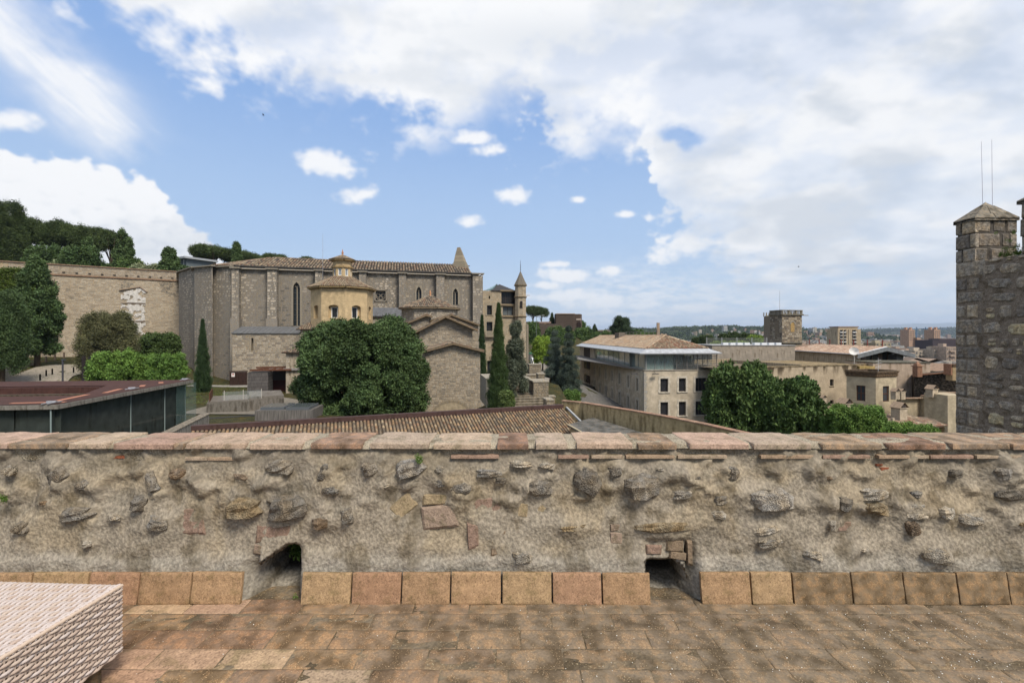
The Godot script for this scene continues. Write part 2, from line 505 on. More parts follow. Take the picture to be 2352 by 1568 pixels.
func shapes_once() -> void:
	var st := []
	for k in 5:
		var m := MB.new()
		var f: Array[Vector3] = []
		var e: Array[Vector3] = []
		var j := 0.02 + 0.025 * k
		for q in [[-1, -1], [1, -1], [1, 1], [-1, 1]]:
			var p := Vector3(q[0] * 0.5 - q[0] * rng.randf() * j, q[1] * 0.5 - q[1] * rng.randf() * j, -0.3)
			e.append(p)
			f.append(Vector3(p.x - q[0] * 0.07, p.y - q[1] * 0.10, rng.randf_range(-0.18, 0.0)))
		m.quad(f[0], f[1], f[2], f[3])
		for q in 4:
			var r := (q + 1) % 4
			m.quad(e[q], e[r], f[r], f[q])
			m.quad(e[q] + Vector3(0, 0, -0.7), e[r] + Vector3(0, 0, -0.7), e[r], e[q])
		st.append(m.mesh())
	shapes.stone = st
	var rb := []
	for k in 6:
		var m := MB.new()
		var c := 7 + k % 3
		var o: Array[Vector3] = []
		for q in c:
			var a := TAU * (q + rng.randf_range(-0.25, 0.25)) / c
			var r := 0.5 * rng.randf_range(0.86, 1.12)
			var x := clampf(cos(a) * r * 1.25, -0.5, 0.5)
			var y := clampf(sin(a) * r * 1.25, -0.5, 0.5)
			o.append(Vector3(x, y, -0.45))
		var top := Vector3(rng.randf_range(-0.1, 0.1), rng.randf_range(-0.1, 0.1), 0.0)
		for q in c:
			var a := o[q]
			var b := o[(q + 1) % c]
			var ai := Vector3(a.x * 0.72, a.y * 0.72, -0.06 - rng.randf() * 0.02)
			var bi := Vector3(b.x * 0.72, b.y * 0.72, -0.06)
			m.quad(a, b, bi, Vector3(a.x * 0.72, a.y * 0.72, -0.06))
			m.tri(Vector3(a.x * 0.72, a.y * 0.72, -0.06), bi, top)
			m.quad(a + Vector3(0, 0, -0.55), b + Vector3(0, 0, -0.55), b, a)
		rb.append(m.mesh())
	shapes.rubble = rb
	var t := MB.new()
	var rows := []
	for z in [0.0, -1.0]:
		var row := PackedVector3Array()
		for s in 7:
			var a := PI * s / 6.0
			var r := 0.5 if z == 0.0 else 0.42
			row.append(Vector3(-cos(a) * r, sin(a) * r, z))
		rows.append(row)
	t.grid([rows[1], rows[0]])
	for s in 6:
		var a := PI * s / 6.0
		var b := PI * (s + 1) / 6.0
		t.quad(Vector3(-cos(b) * 0.5, sin(b) * 0.5, 0), Vector3(-cos(a) * 0.5, sin(a) * 0.5, 0), Vector3(-cos(a) * 0.40, sin(a) * 0.40 - 0.05, 0), Vector3(-cos(b) * 0.40, sin(b) * 0.40 - 0.05, 0))
	shapes.tile = t.mesh()
	# leaf sprays
	shapes.broad = leaf_spray(30, 0.30, 0.15, 0.0)
	shapes.fine = leaf_spray(42, 0.20, 0.085, 0.0)
	shapes.needle = leaf_spray(40, 0.34, 0.035, 0.2)
	shapes.upright = leaf_spray(30, 0.36, 0.06, 0.9)
	shapes.hang = leaf_spray(34, 0.34, 0.05, -0.5)
	shapes.coarse = leaf_spray(16, 0.46, 0.26, 0.0)
	var lumps := []
	for k in 7:
		var f := FastNoiseLite.new()
		f.seed = 40 + k; f.frequency = 0.55; f.fractal_octaves = 4
		var m := MB.new()
		var rr := []
		for y in 8:
			var row := PackedVector3Array()
			for x in 11:
				var el := PI * (y / 7.0 - 0.5)
				var az := TAU * x / 10.0
				var d := Vector3(cos(el) * sin(az), sin(el), cos(el) * cos(az))
				var q := (d * 2.2 + Vector3.ONE * k * 3.0)
				var r := 0.95 + f.get_noise_3d(q.x, q.y, q.z) * 0.5 + absf(f.get_noise_3d(q.x * 2.4, q.y * 3.6, q.z * 2.4)) * 0.4
				var box := 0.62 + 0.38 / maxf(absf(d.x), maxf(absf(d.y), absf(d.z))) * 0.9
				row.append(d * r * box * 0.5)
			rr.append(row)
		for y in 7:
			for x in 10:
				m.tri(rr[y][x], rr[y][x + 1], rr[y + 1][x + 1]); m.tri(rr[y][x], rr[y + 1][x + 1], rr[y + 1][x])
		lumps.append(m.mesh())
	shapes.lump = lumps
func leaf_spray(count: int, ln: float, wd: float, rise: float) -> ArrayMesh:
	var m := MB.new()
	for k in count:
		var p := Vector3(rng.randfn(), rng.randfn(), rng.randfn()).normalized() * pow(rng.randf(), 0.45) * 0.5
		var d := (p.normalized() * 0.6 + Vector3(rng.randfn(), rng.randfn(), rng.randfn()) * 0.5 + UP * rise * 1.6).normalized()
		var s := d.cross(Vector3(rng.randfn(), rng.randfn(), rng.randfn())).normalized()
		var nn := s.cross(d)
		var g := rng.randf_range(0.78, 1.22)
		m.col = Color(g, g, g * rng.randf_range(0.85, 1.1))
		var a := p - d * ln * 0.5
		var b := p + d * ln * 0.5
		var mid := p + nn * ln * 0.08
		m.tri(a, mid + s * wd * 0.5, b)
		m.tri(a, b, mid - s * wd * 0.5)
	return m.mesh()
func masonry(o: Vector3, u: Vector3, up: Vector3, w: float, h: float, ch: Vector2, bw: Vector2, tones: int, inside = null, joint := 0.02, tone_at = null) -> Array:
	var out := []
	var n := u.cross(up).normalized()
	var b := Basis(u, up, n)
	var y := 0.0
	while y < h - 0.03:
		var hh := minf(rng.randf_range(ch.x, ch.y), h - y)
		var x := -rng.randf() * bw.x * 0.5
		while x < w - 0.03:
			var ww := rng.randf_range(bw.x, bw.y)
			var x0 := maxf(x, 0.0)
			var x1 := minf(x + ww, w)
			x += ww
			if x1 - x0 < bw.x * 0.35: continue
			if inside != null and not (inside.call(x0, y) and inside.call(x1, y) and inside.call(x0, y + hh) and inside.call(x1, y + hh)): continue
			var c := o + u * ((x0 + x1) * 0.5) + up * (y + hh * 0.5)
			var tone: int = rng.randi() % tones if tone_at == null else tone_at.call(c)
			out.append([c, b, x1 - x0 - joint, hh - joint, clampi(tone, 0, tones - 1)])
		y += hh
	return out
func lay(parent: Node3D, stones: Array, kind: String, proud: float, tones: Array, limit := 300, called := "stone") -> void:
	var meshes: Array = shapes[kind]
	stones.sort_custom(func(a, b): return a[2] * a[3] / a[0].length_squared() > b[2] * b[3] / b[0].length_squared())
	var ms := []
	for t in tones: ms.append(M(t, 0.95, "stone", 0.9, 1.2))
	var ts := []
	var cs := []
	for k in stones.size():
		var s = stones[k]
		var bs: Basis = s[1]
		var pr := proud * rng.randf_range(0.6, 1.3)
		var tr := Transform3D(Basis(bs.x * s[2], bs.y * s[3], bs.z * maxf(proud * 3.0, 0.1)), s[0] + bs.z * pr)
		if k < limit:
			placed(called, meshes[rng.randi() % meshes.size()], ms[s[4]], parent, tr)
		else:
			ts.append(tr); cs.append(vary(tones[s[4]], 0.10))
	if ts.size():
		many("stonework", meshes[1], M(Color(1, 1, 1), 0.95, "stone", 0.9, 1.2, true), parent, ts, cs)
func tile_roof(parent: Node3D, a: Vector3, b: Vector3, c: Vector3, d: Vector3, pitch: float, ln: float, tones: Array, bed: Color, store: Array) -> void:
	var u := (b - a).normalized()
	var up := (d - a) - u * (d - a).dot(u)
	if up.length() < 0.01: up = (c - b) - u * (c - b).dot(u)
	up = up.normalized()
	var n := u.cross(up).normalized()
	var m := MB.new()
	if c.distance_to(d) < 0.02: m.slab(PackedVector2Array([Vector2(0, 0), Vector2((b - a).dot(u), 0), Vector2((c - a).dot(u), (c - a).dot(up))]), a, u, up, 0.10)
	else: m.slab(PackedVector2Array([Vector2(0, 0), Vector2((b - a).dot(u), 0), Vector2((c - a).dot(u), (c - a).dot(up)), Vector2((d - a).dot(u), (d - a).dot(up))]), a, u, up, 0.10)
	part("roof_bed", m, M(bed, 0.95, "stone", 0.8), parent)
	var l := (b - a).dot(u)
	var s := (d - a).dot(up)
	var du := (d - a).dot(u)
	var cu := (c - a).dot(u)
	var x := pitch * 0.5
	var bs := Basis(u, n, -up)
	while x < l:
		var top := s
		if du > 0.01 and x < du: top = minf(top, s * x / du)
		if cu < l - 0.01 and x > cu: top = minf(top, s * (l - x) / (l - cu))
		var y := -0.06
		while y < top - ln * 0.3:
			var len := minf(ln * 1.1, top - y + 0.05)
			var p := a + u * (x + rng.randf_range(-0.03, 0.03) * pitch) + up * y + n * (0.02 + rng.randf() * 0.015)
			store.append([Transform3D(Basis(u * pitch * 0.74, n * pitch * 0.62, -up * len), p), tones[rng.randi() % tones.size()]])
			y += ln
		x += pitch
func ridge(a: Vector3, b: Vector3, size: float, tones: Array, store: Array) -> void:
	var d := b - a
	var len := d.length()
	var z := d / len
	var x := z.cross(UP).normalized()
	var k := 0.0
	while k < len:
		store.append([Transform3D(Basis(x * size, x.cross(z) * size * 0.6, -z * 0.5), a + z * (k + 0.45) + UP * 0.03), tones[rng.randi() % tones.size()]])
		k += 0.42
func lay_tiles(parent: Node3D, store: Array, limit := 0) -> void:
	if limit > 0:
		store.sort_custom(func(p, q): return p[0].origin.length_squared() < q[0].origin.length_squared())
	var ts := []
	var cs := []
	for k in store.size():
		if k < limit: placed("roof_tile", shapes.tile, M(store[k][1], 0.9, "terra", 1.1), parent, store[k][0])
		else:
			ts.append(store[k][0]); cs.append(vary(store[k][1], 0.22))
	if ts.size(): many("roof_tiles", shapes.tile, M(Color(1, 1, 1), 0.9, "terra", 1.1, 0.0, true), parent, ts, cs)
func window(parent: Node3D, o: Vector3, u: Vector3, up: Vector3, r: Rect2, set: float, frame: Material, cols := 2, rows := 1, fw := 0.07, pane: Material = null, called := "window") -> Node3D:
	var n := u.cross(up).normalized()
	var bs := Basis(u, up, n)
	var c := o - n * set
	var m := MB.new()
	for k in cols + 1:
		m.box(Transform3D(bs, c + u * lerpf(r.position.x + fw * 0.5, r.end.x - fw * 0.5, k / float(cols)) + up * r.get_center().y), Vector3(fw, r.size.y, 0.07))
	for k in rows + 1:
		m.box(Transform3D(bs, c + u * r.get_center().x + up * lerpf(r.position.y + fw * 0.5, r.end.y - fw * 0.5, k / float(rows)) + n * 0.003), Vector3(r.size.x - 0.006, fw, 0.07))
	var f := part(called, m, frame, parent)
	var p := MB.new()
	p.box(Transform3D(bs, c + u * r.get_center().x + up * r.get_center().y - n * 0.02), Vector3(r.size.x - 0.02, r.size.y - 0.02, 0.02))
	part("pane", p, pane if pane else M(Color(0.018, 0.021, 0.024), 0.08), f)
	return f
func surround(parent: Node3D, o: Vector3, u: Vector3, up: Vector3, r: Rect2, w: float, m: Material, sill := true) -> void:
	var n := u.cross(up).normalized()
	var bs := Basis(u, up, n)
	var b := MB.new()
	b.box(Transform3D(bs, o + u * r.get_center().x + up * (r.end.y + w * 0.6) + n * 0.01), Vector3(r.size.x + w * 2.0, w * 1.2, 0.06))
	for s in [-1.0, 1.0]:
		var e: float = r.position.x - w * 0.5 if s < 0 else r.end.x + w * 0.5
		var q := 0.0
		var k := 0
		while q < r.size.y - 0.05:
			var hh := minf(0.42, r.size.y - q)
			var ex := 0.10 if k % 3 == 0 else 0.0
			b.box(Transform3D(bs, o + u * (e + s * ex * 0.5) + up * (r.position.y + q + hh * 0.5) + n * (0.008 + 0.004 * (k % 2))), Vector3(w + ex, hh, 0.06))
			q += hh; k += 1
	if sill: b.box(Transform3D(bs, o + u * r.get_center().x + up * (r.position.y - 0.07) + n * 0.04), Vector3(r.size.x + w * 2.2, 0.14, 0.16))
	part("window_surround", b, m, parent)
const GROUND := [
	[0, 4, -6], [-12, -8, -8], [12, -8, -9], [-10, -30, -11], [5, -38, -8], [-28, -27, -8.6], [-29, -42, -8.3], [-45, -48, -8.4], [-20, -46, -8.2],
	[-60, -62, -8.3], [-52, -70, -8.2], [-40, -60, -8.3], [-40, -75, -8.5], [-48, -82, -8.5], [-30, -86, -9], [-68, -66, -7.8], [-72, -76, -6.4], [-85, -82, -5.2], [-62, -84, -7.0],
	[-100, -92, -4.2], [-85, -99, -4.4], [-76, -104, -4.6], [-66, -94, -6.0], [-110, -70, -5], [-90, -60, -7], [-110, -115, 8], [-80, -125, 8], [-140, -150, 14], [-90, -165, 14], [-140, -210, 24], [-60, -190, 14],
	[-30, -118, -5], [-40, -150, 4], [-30, -200, 9], [-20, -66, -9.8], [-8, -64, -10.4], [-8, -74, -10.4], [-2, -90, -9.0], [-18, -58, -9.6],
	[-3, -46, -9.6], [-4, -53, -9.8], [1.2, -42, -7.4], [1.5, -47, -6.8], [2.4, -52, -5.5], [6.5, -46, -11], [9, -53, -12], [14, -50, -17], [17, -60, -17], [11, -60, -13], [4, -60, -5.2], [5, -80, -6.2], [6, -100, -7.2], [8, -134, -8.9], [13, -215, -4.0], [20, -180, -6],
	[9, -74, -10], [12, -66, -13], [13, -95, -13], [13, -120, -14], [25, -56, -17], [40, -48, -17], [52, -58, -17.4], [62, -80, -18], [30, -80, -17], [10, -30, -13], [16, -24, -13], [24, -34, -15], [12, -10, -9.5],
	[12, -262, 6], [32, -300, 2], [70, -330, -5], [-20, -262, 12], [60, -200, -20], [40, -160, -14], [60, -120, -20], [100, -120, -25], [150, -105, -29], [110, -300, -28], [120, -220, -30], [180, -260, -33], [230, -350, -35], [200, -500, -35]]
func land(x: float, z: float) -> float:
	var s := 0.0
	var t := 0.0
	for g in GROUND:
		var dx: float = x - g[0]
		var dz: float = z - g[1]
		var w := dx * dx + dz * dz + 6.0
		w = 1.0 / (w * w)
		s += w; t += w * g[2]
	var y := t / s
	var r := sqrt(x * x + z * z) + 0.01
	return lerpf(y, lerpf(-36.0, 22.0, smoothstep(0.05, -0.35, x / r)), smoothstep(320.0, 700.0, r))
func spaced(lo: float, a: float, b: float, hi: float, step: float) -> Array:
	var out := []
	var x := a
	while x <= b:
		out.append(x); x += step
	var k := step
	while x < hi:
		k *= 1.25
		x += k
		out.append(minf(x, hi))
	x = a
	k = step
	while x > lo:
		k *= 1.25
		x -= k
		out.push_front(maxf(x, lo))
	return out
func terrain() -> void:
	var xs := spaced(-30000.0, -132.0, 90.0, 40000.0, 3.0)
	var zs := spaced(-45000.0, -150.0, 6.0, 3000.0, 3.0)
	zs.reverse()
	var rows := []
	var f := FastNoiseLite.new()
	f.frequency = 0.05
	for z in zs:
		var row := PackedVector3Array()
		for x in xs:
			row.append(Vector3(x, land(x, z) + f.get_noise_2d(x, z) * 0.12, z))
		rows.append(row)
	var m := MB.new()
	rows.reverse()
	m.grid(rows)
	m.face_up()
	struct("ground", m, M(Color(0.105, 0.105, 0.042), 0.95, "grass", 0.11))
func sheet(called: String, le: Array, ri: Array, lift: float, m: Material) -> MeshInstance3D:
	var rows := []
	for k in le.size() - 1:
		var steps := maxi(1, int(Vector2(le[k][0], le[k][1]).distance_to(Vector2(le[k + 1][0], le[k + 1][1])) / 1.5))
		for q in steps + (1 if k == le.size() - 2 else 0):
			var t := q / float(steps)
			var row := PackedVector3Array()
			for e in 9:
				var a := Vector2(le[k][0], le[k][1]).lerp(Vector2(le[k + 1][0], le[k + 1][1]), t)
				var b := Vector2(ri[k][0], ri[k][1]).lerp(Vector2(ri[k + 1][0], ri[k + 1][1]), t)
				var p := a.lerp(b, e / 8.0)
				row.append(Vector3(p.x, land(p.x, p.y) + lift, p.y))
			rows.append(row)
	var mb := MB.new()
	mb.grid(rows)
	mb.face_up()
	return struct(called, mb, m)
func hill(called: String, sky: Array, d: float, run: float, foot: float, m: Material, rough: float, woods: int, tree: float) -> void:
	var rows := []
	var f := FastNoiseLite.new()
	f.seed = int(d); f.frequency = 14.0 / d; f.fractal_octaves = 4
	var px0: float = sky[0][0]
	var px1: float = sky[-1][0]
	var w := 70
	for r in 11:
		var t := r / 9.0
		var row := PackedVector3Array()
		for k in w + 1:
			var px := lerpf(px0, px1, k / float(w))
			var x := (px - 1176.0) / F * d
			var top := hgt(poly_at(sky, px), d)
			var z := -(d - run * (1.0 - t))
			var y := lerpf(foot, top, smoothstep(0.0, 1.0, minf(t, 1.0))) + f.get_noise_2d(x, z) * rough * minf(t, 1.0)
			if r == 10:
				z = -(d + run * 0.6); y = foot
			row.append(Vector3(x, y, z))
		rows.append(row)
	var mb := MB.new()
	mb.grid(rows)
	mb.face_up()
	struct(called, mb, m)
	if woods:
		var ts := []
		var cs := []
		for k in woods:
			var t := pow(rng.randf(), 0.8)
			var px := rng.randf_range(px0, px1)
			var x := (px - 1176.0) / F * d
			var z := -(d - run * (1.0 - t))
			if f.get_noise_2d(x * 1.5 + 900.0, z * 1.5) < -0.02 and t < 0.86: continue
			var y := lerpf(foot, hgt(poly_at(sky, px), d), smoothstep(0.0, 1.0, t)) + f.get_noise_2d(x, z) * rough * t
			var s := tree * rng.randf_range(0.6, 1.35)
			ts.append(Transform3D(Basis(UP, rng.randf() * TAU).scaled(Vector3(s, s * 0.8, s)), Vector3(x, y + s * 0.25, z)))
			cs.append(vary(Color(0.052, 0.075, 0.03), 0.3))
		tag(many("woodland", shapes.coarse, leaf_mat(), self, ts, cs), "dark green woods covering the far hills", "woodland")
func hills() -> void:
	var green := M(Color(0.07, 0.09, 0.035), 0.95, "grass", 0.02)
	hill("hills", [[1330, 772], [1400, 762], [1455, 759], [1490, 760], [1530, 757], [1575, 755], [1620, 754], [1680, 754], [1720, 755], [1770, 756], [1810, 762], [1850, 770]], 2600.0, 1250.0, -36.0, green, 14.0, 5200, 20.0)
	hill("hills", [[1820, 768], [1860, 763], [1885, 760], [1905, 759], [1925, 761], [1950, 764], [2000, 768]], 2400.0, 260.0, -36.0, green, 6.0, 700, 18.0)
	hill("hills", [[1880, 769], [1960, 764], [1990, 762], [2030, 759], [2060, 758], [2090, 761], [2130, 760], [2160, 757], [2200, 757], [2300, 758], [2500, 758]], 5200.0, 500.0, -36.0, green, 8.0, 1800, 44.0)
	hill("mountains", [[1500, 770], [1700, 766], [1800, 760], [1850, 754], [1905, 749], [1950, 751], [2000, 748], [2060, 744], [2130, 742], [2200, 741], [2400, 743], [2700, 750]], 26000.0, 6000.0, -36.0, M(Color(0.10, 0.12, 0.09)), 60.0, 0, 0.0)
func house_kind(called: String, w: float, h: float, dp: float, roof: int, wall: Color, rc: Color) -> Node3D:
	var o := Node3D.new()
	o.name = called
	var m := MB.new()
	m.prism(PackedVector2Array([Vector2(-w / 2, -dp / 2), Vector2(w / 2, -dp / 2), Vector2(w / 2, dp / 2), Vector2(-w / 2, dp / 2)]), -6.0, h, roof == 0)
	part("wall", m, M(wall, 0.9, "plain", 0.08), o)
	var r := MB.new()
	if roof == 0:
		r.box(T0(Vector3(w * 0.18, h + 1.1, 0)), Vector3(w * 0.3, 2.2, dp * 0.4))
		r.box(T0(Vector3(0, h + 0.30, dp / 2 - 0.1)), Vector3(w, 0.6, 0.25))
		r.box(T0(Vector3(0, h + 0.30, -dp / 2 + 0.1)), Vector3(w, 0.6, 0.25))
	else:
		var e := 0.5
		var t := h + w * 0.13
		r.quad(Vector3(-w / 2 - e, h, dp / 2 + e), Vector3(w / 2 + e, h, dp / 2 + e), Vector3(w / 2 + e, t, 0), Vector3(-w / 2 - e, t, 0))
		r.quad(Vector3(w / 2 + e, h, -dp / 2 - e), Vector3(-w / 2 - e, h, -dp / 2 - e), Vector3(-w / 2 - e, t, 0), Vector3(w / 2 + e, t, 0))
		r.tri(Vector3(w / 2, h, dp / 2), Vector3(w / 2, h, -dp / 2), Vector3(w / 2, t - 0.3, 0))
		r.tri(Vector3(-w / 2, h, -dp / 2), Vector3(-w / 2, h, dp / 2), Vector3(-w / 2, t - 0.3, 0))
	part("roof", r, M(rc, 0.9, "terra", 0.12), o)
	var win := MB.new()
	var bal := MB.new()
	var y := 1.6
	while y < h - 1.2:
		var n := int(w / 3.0)
		for k in n:
			var x := (k + 0.5) * w / n - w / 2
			var ww := 1.3 if (k + int(y)) % 3 else 1.9
			for s in [-1, 1]:
				win.box(T0(Vector3(x, y, s * dp / 2)), Vector3(ww, 1.7, 0.12))
				if k % 3 == 1: bal.box(T0(Vector3(x, y - 1.0, s * (dp / 2 + 0.5))), Vector3(2.6, 0.9, 1.0))
		var nd := int(dp / 4.0)
		for k in nd:
			var z := (k + 0.5) * dp / nd - dp / 2
			for s in [-1, 1]: win.box(T0(Vector3(s * w / 2, y, z)), Vector3(0.12, 1.7, 1.2))
		y += 3.1
	part("window_rows", win, M(Color(0.05, 0.055, 0.06), 0.3), o, "", "stuff")
	if bal.v.size(): part("balconies", bal, M(wall * 0.85, 0.9), o, "", "stuff")
	return o
const FAR_LABELS := ["cream apartment block in the distant city", "pale grey apartment block in the distant city", "brick orange apartment block in the distant city", "white town building with low red roof in the distant city", "sand coloured town house with red roof in the distant city", "pinkish town house with orange roof in the distant city", "light brown apartment building in the distant city", "grey flat roofed building in the distant city"]
func city() -> void:
	var kinds := [
		house_kind("apartment_block", 22, 19, 13, 0, Color(0.62, 0.55, 0.44), Color(0.48, 0.43, 0.37)), house_kind("slab_block", 26, 21, 13, 0, Color(0.50, 0.50, 0.48), Color(0.36, 0.35, 0.33)),
		house_kind("brick_block", 24, 20, 14, 0, Color(0.50, 0.34, 0.24), Color(0.42, 0.32, 0.25)), house_kind("town_house", 14, 12, 11, 1, Color(0.68, 0.66, 0.62), Color(0.34, 0.20, 0.13)),
		house_kind("row_house", 12, 13, 12, 1, Color(0.52, 0.43, 0.30), Color(0.36, 0.21, 0.13)), house_kind("corner_house", 16, 11, 12, 1, Color(0.54, 0.39, 0.31), Color(0.40, 0.24, 0.15)),
		house_kind("office_block", 30, 17, 14, 0, Color(0.46, 0.39, 0.31), Color(0.40, 0.36, 0.32)), house_kind("commercial_building", 28, 10, 18, 0, Color(0.52, 0.52, 0.51), Color(0.42, 0.42, 0.42))]
	var taken := []
	var count := 0
	for tries in 9000:
		if count >= 620: break
		var px := rng.randf_range(1838.0, 2205.0) if tries % 5 else rng.randf_range(1500.0, 1800.0)
		var py := 772.6 + pow(rng.randf(), 1.7) * (30.0 if px < 2040.0 else 64.0)
		if px < 1640.0: py = rng.randf_range(772.6, 788.0)
		var kk := rng.randi() % kinds.size()
		if rng.randf() < 0.25: kk = 2 if rng.randf() < 0.4 else 0
		var top: float = [19, 21, 20, 14, 15, 13, 17, 10][kk]
		var ground := -35.0
		var d := (-(ground + top)) * F / (py - 771.0)
		if d > 2900.0 or d < 270.0: continue
		var x := (px - 1176.0) / F * d
		var ok := true
		for t in taken:
			if Vector2(x, d).distance_squared_to(t) < 460.0:
				ok = false
				break
		if not ok: continue
		taken.append(Vector2(x, d))
		var o: Node3D = kinds[kk].duplicate()
		o.name = numbered(kinds[kk].name.rstrip("0123456789_"), self)
		add_child(o, true)
		o.position = Vector3(x, ground, -d)
		o.rotation.y = [0.35, 0.35 + PI / 2, -0.2, 0.9][rng.randi() % 4] + rng.randf_range(-0.08, 0.08)
		o.scale = Vector3(1, rng.randf_range(0.9, 1.06), 1)
		var zone: String = ["left of square tower", "left of high rise", "above grey gable", "below orange towers", "by corner tower"][clampi(int(px > 1770.0) + int(px > 1950.0) + int(px > 2050.0) + int(px > 2130.0), 0, 4)]
		var dist := "near" if d < 480.0 else "middle distance" if d < 1100.0 else "far off"
		tag(o, FAR_LABELS[kk].replace("in the distant city", "").strip_edges() + ", " + dist + " " + zone, "building", "distant city, %s %s, kind %d" % [dist, zone, kk])
		count += 1
	for k in 120:
		var px := rng.randf_range(1485.0, 1770.0)
		var t := rng.randf_range(0.05, 0.62)
		var d := 2600.0 - 1250.0 * (1.0 - t)
		var kk: int = [3, 0, 5, 2, 4, 1, 3][rng.randi() % 7]
		var o: Node3D = kinds[kk].duplicate()
		o.name = numbered(kinds[kk].name.rstrip("0123456789_"), self)
		add_child(o, true)
		o.position = Vector3((px - 1176.0) / F * 2600.0, lerpf(-36.0, 55.0, smoothstep(0.0, 1.0, t)), -d)
		o.rotation.y = rng.randf() * 3.0
		o.scale = Vector3.ONE * rng.randf_range(0.55, 0.9)
		tag(o, FAR_LABELS[kk].replace("distant city", "suburb on the hill") + ["", ", low down"][int(t < 0.38)], "building", "hillside suburb, kind %d%s" % [kk, "" if t >= 0.38 else " low"])
	for k in 130:
		var px := rng.randf_range(1850.0, 2195.0)
		var py := rng.randf_range(768.0, 775.0)
		var d := rng.randf_range(3000.0, 4400.0)
		var kk: int = [3, 0, 7, 2, 4, 1, 5, 6][rng.randi() % 8]
		var o: Node3D = kinds[kk].duplicate()
		o.name = numbered(kinds[kk].name.rstrip("0123456789_"), self)
		add_child(o, true)
		var s := rng.randf_range(1.0, 1.7)
		o.position = Vector3((px - 1176.0) / F * d, -36.0 + maxf(0.0, hgt(py, d) + 36.0 - 20.0 * s), -d)
		o.rotation.y = rng.randf() * 3.0
		o.scale = Vector3.ONE * s
		tag(o, FAR_LABELS[kk].replace("distant city", "hazy outer district"), "building", "hazy outer district, kind %d" % kk)
	for k in kinds: k.free()
	var ts := []
	var cs := []
	for k in 130:
		var d := rng.randf_range(300.0, 2400.0)
		var x := (rng.randf_range(1500.0, 2230.0) - 1176.0) / F * d
		var s := rng.randf_range(7.0, 13.0)
		ts.append(Transform3D(Basis(UP, rng.randf() * TAU).scaled(Vector3.ONE * s), Vector3(x, -35.0 + s * 0.55, -d)))
		cs.append(vary(Color(0.06, 0.085, 0.03), 0.3))
	tag(many("city_greenery", shapes.coarse, leaf_mat(), self, ts, cs), "dark green trees scattered between the distant city buildings", "trees")
	high_rise()
	brick_tower(2085.0, 700.0, "orange brick tower block left of the cranes, twin chimneys on top")
	brick_tower(2142.0, 640.0, "orange brick tower block right of the cranes, above the dark hall")
	var b := at(2157.0, 790.0, 560.0)
	var h := thing("dark_hall", "large dark brown windowless building at the right of the distant city", "building", Vector3(b.x, -35, b.z))
	var m := MB.new()
	m.box(T0(Vector3(b.x, -20.0, b.z)), Vector3(36, 30, 24))
	part("wall", m, M(Color(0.045, 0.035, 0.04), 0.8), h)
	m = MB.new()
	m.box(T0(Vector3(b.x + 4, -4.2, b.z)), Vector3(20, 1.6, 14))
	part("roof_hut", m, M(Color(0.06, 0.045, 0.045), 0.8), h)
	crane(2106.0, 900.0, "blue tower crane on the left, among the distant orange tower blocks")
	crane(2127.0, 900.0, "blue tower crane on the right, among the distant orange tower blocks")
	near_block(2102.0, 2146.0, 805.0, 330.0, Color(0.46, 0.40, 0.32), "grey beige apartment block with side windows below the dark hall", 5)
	near_block(2146.0, 2176.0, 803.0, 322.0, Color(0.40, 0.34, 0.27), "brown apartment block with wide balconies beside the stone corner tower", 5)
	near_block(2175.0, 2200.0, 796.0, 315.0, Color(0.42, 0.33, 0.26), "tall brick apartment block half hidden by the stone corner tower", 6)
	near_block(2078.0, 2100.0, 812.0, 300.0, Color(0.66, 0.65, 0.62), "white house with small square windows behind the grey gable", 3)
	near_block(1968.0, 1995.0, 789.0, 420.0, Color(0.58, 0.50, 0.38), "cream building with plain side wall right of the high rise", 3)
	near_block(2012.0, 2048.0, 787.0, 400.0, Color(0.40, 0.35, 0.25), "olive brown building with long balconies behind the grey gable", 4)
func near_block(px0: float, px1: float, top: float, d: float, c: Color, label: String, cols: int) -> void:
	var x0 := (px0 - 1176.0) / F * d
	var x1 := (px1 - 1176.0) / F * d
	var y1 := hgt(top, d)
	var t := thing("apartment_block", label, "building", Vector3((x0 + x1) * 0.5, -36, -d))
	var m := MB.new()
	var holes := []
	var fl := int((y1 + 30.0) / 3.1)
	for r in mini(fl, 6):
		for k in cols:
			var w := (x1 - x0) / cols
			holes.append(Rect2(k * w + w * 0.28, y1 + 36.0 - 2.6 - r * 3.1, w * 0.42, 1.6))
	m.facade(Vector3(x0, -36, -d), Vector3.RIGHT, UP, x1 - x0, y1 + 36.0, holes, 0.3)
	m.facade(Vector3(x0, -36, -d - 14.0), Vector3.BACK, UP, 14.0, y1 + 36.0, [], 0.3)
	m.facade(Vector3(x1, -36, -d), Vector3.FORWARD, UP, 14.0, y1 + 36.0, [], 0.3)
	m.quad(Vector3(x0, y1, -d), Vector3(x1, y1, -d), Vector3(x1, y1, -d - 14.0), Vector3(x0, y1, -d - 14.0))
	part("wall", m, M(c, 0.9, "plain", 0.1), t)
	for h in holes: window(t, Vector3(x0, -36, -d), Vector3.RIGHT, UP, h, 0.28, M(Color(0.5, 0.5, 0.5)), 2, 1, 0.1)
	for r in mini(fl, 6):
		var b := MB.new()
		b.box(T0(Vector3(lerpf(x0, x1, 0.5), y1 - 3.0 - r * 3.1, -d + 0.55)), Vector3((x1 - x0) * 0.5, 0.9, 1.1))
		part("balcony", b, M(c * 0.8, 0.9), t)
	var r := MB.new()
	r.box(T0(Vector3(lerpf(x0, x1, 0.35), y1 + 1.0, -d - 6)), Vector3((x1 - x0) * 0.3, 2.0, 4))
	part("roof_hut", r, M(c * 0.9, 0.9), t)
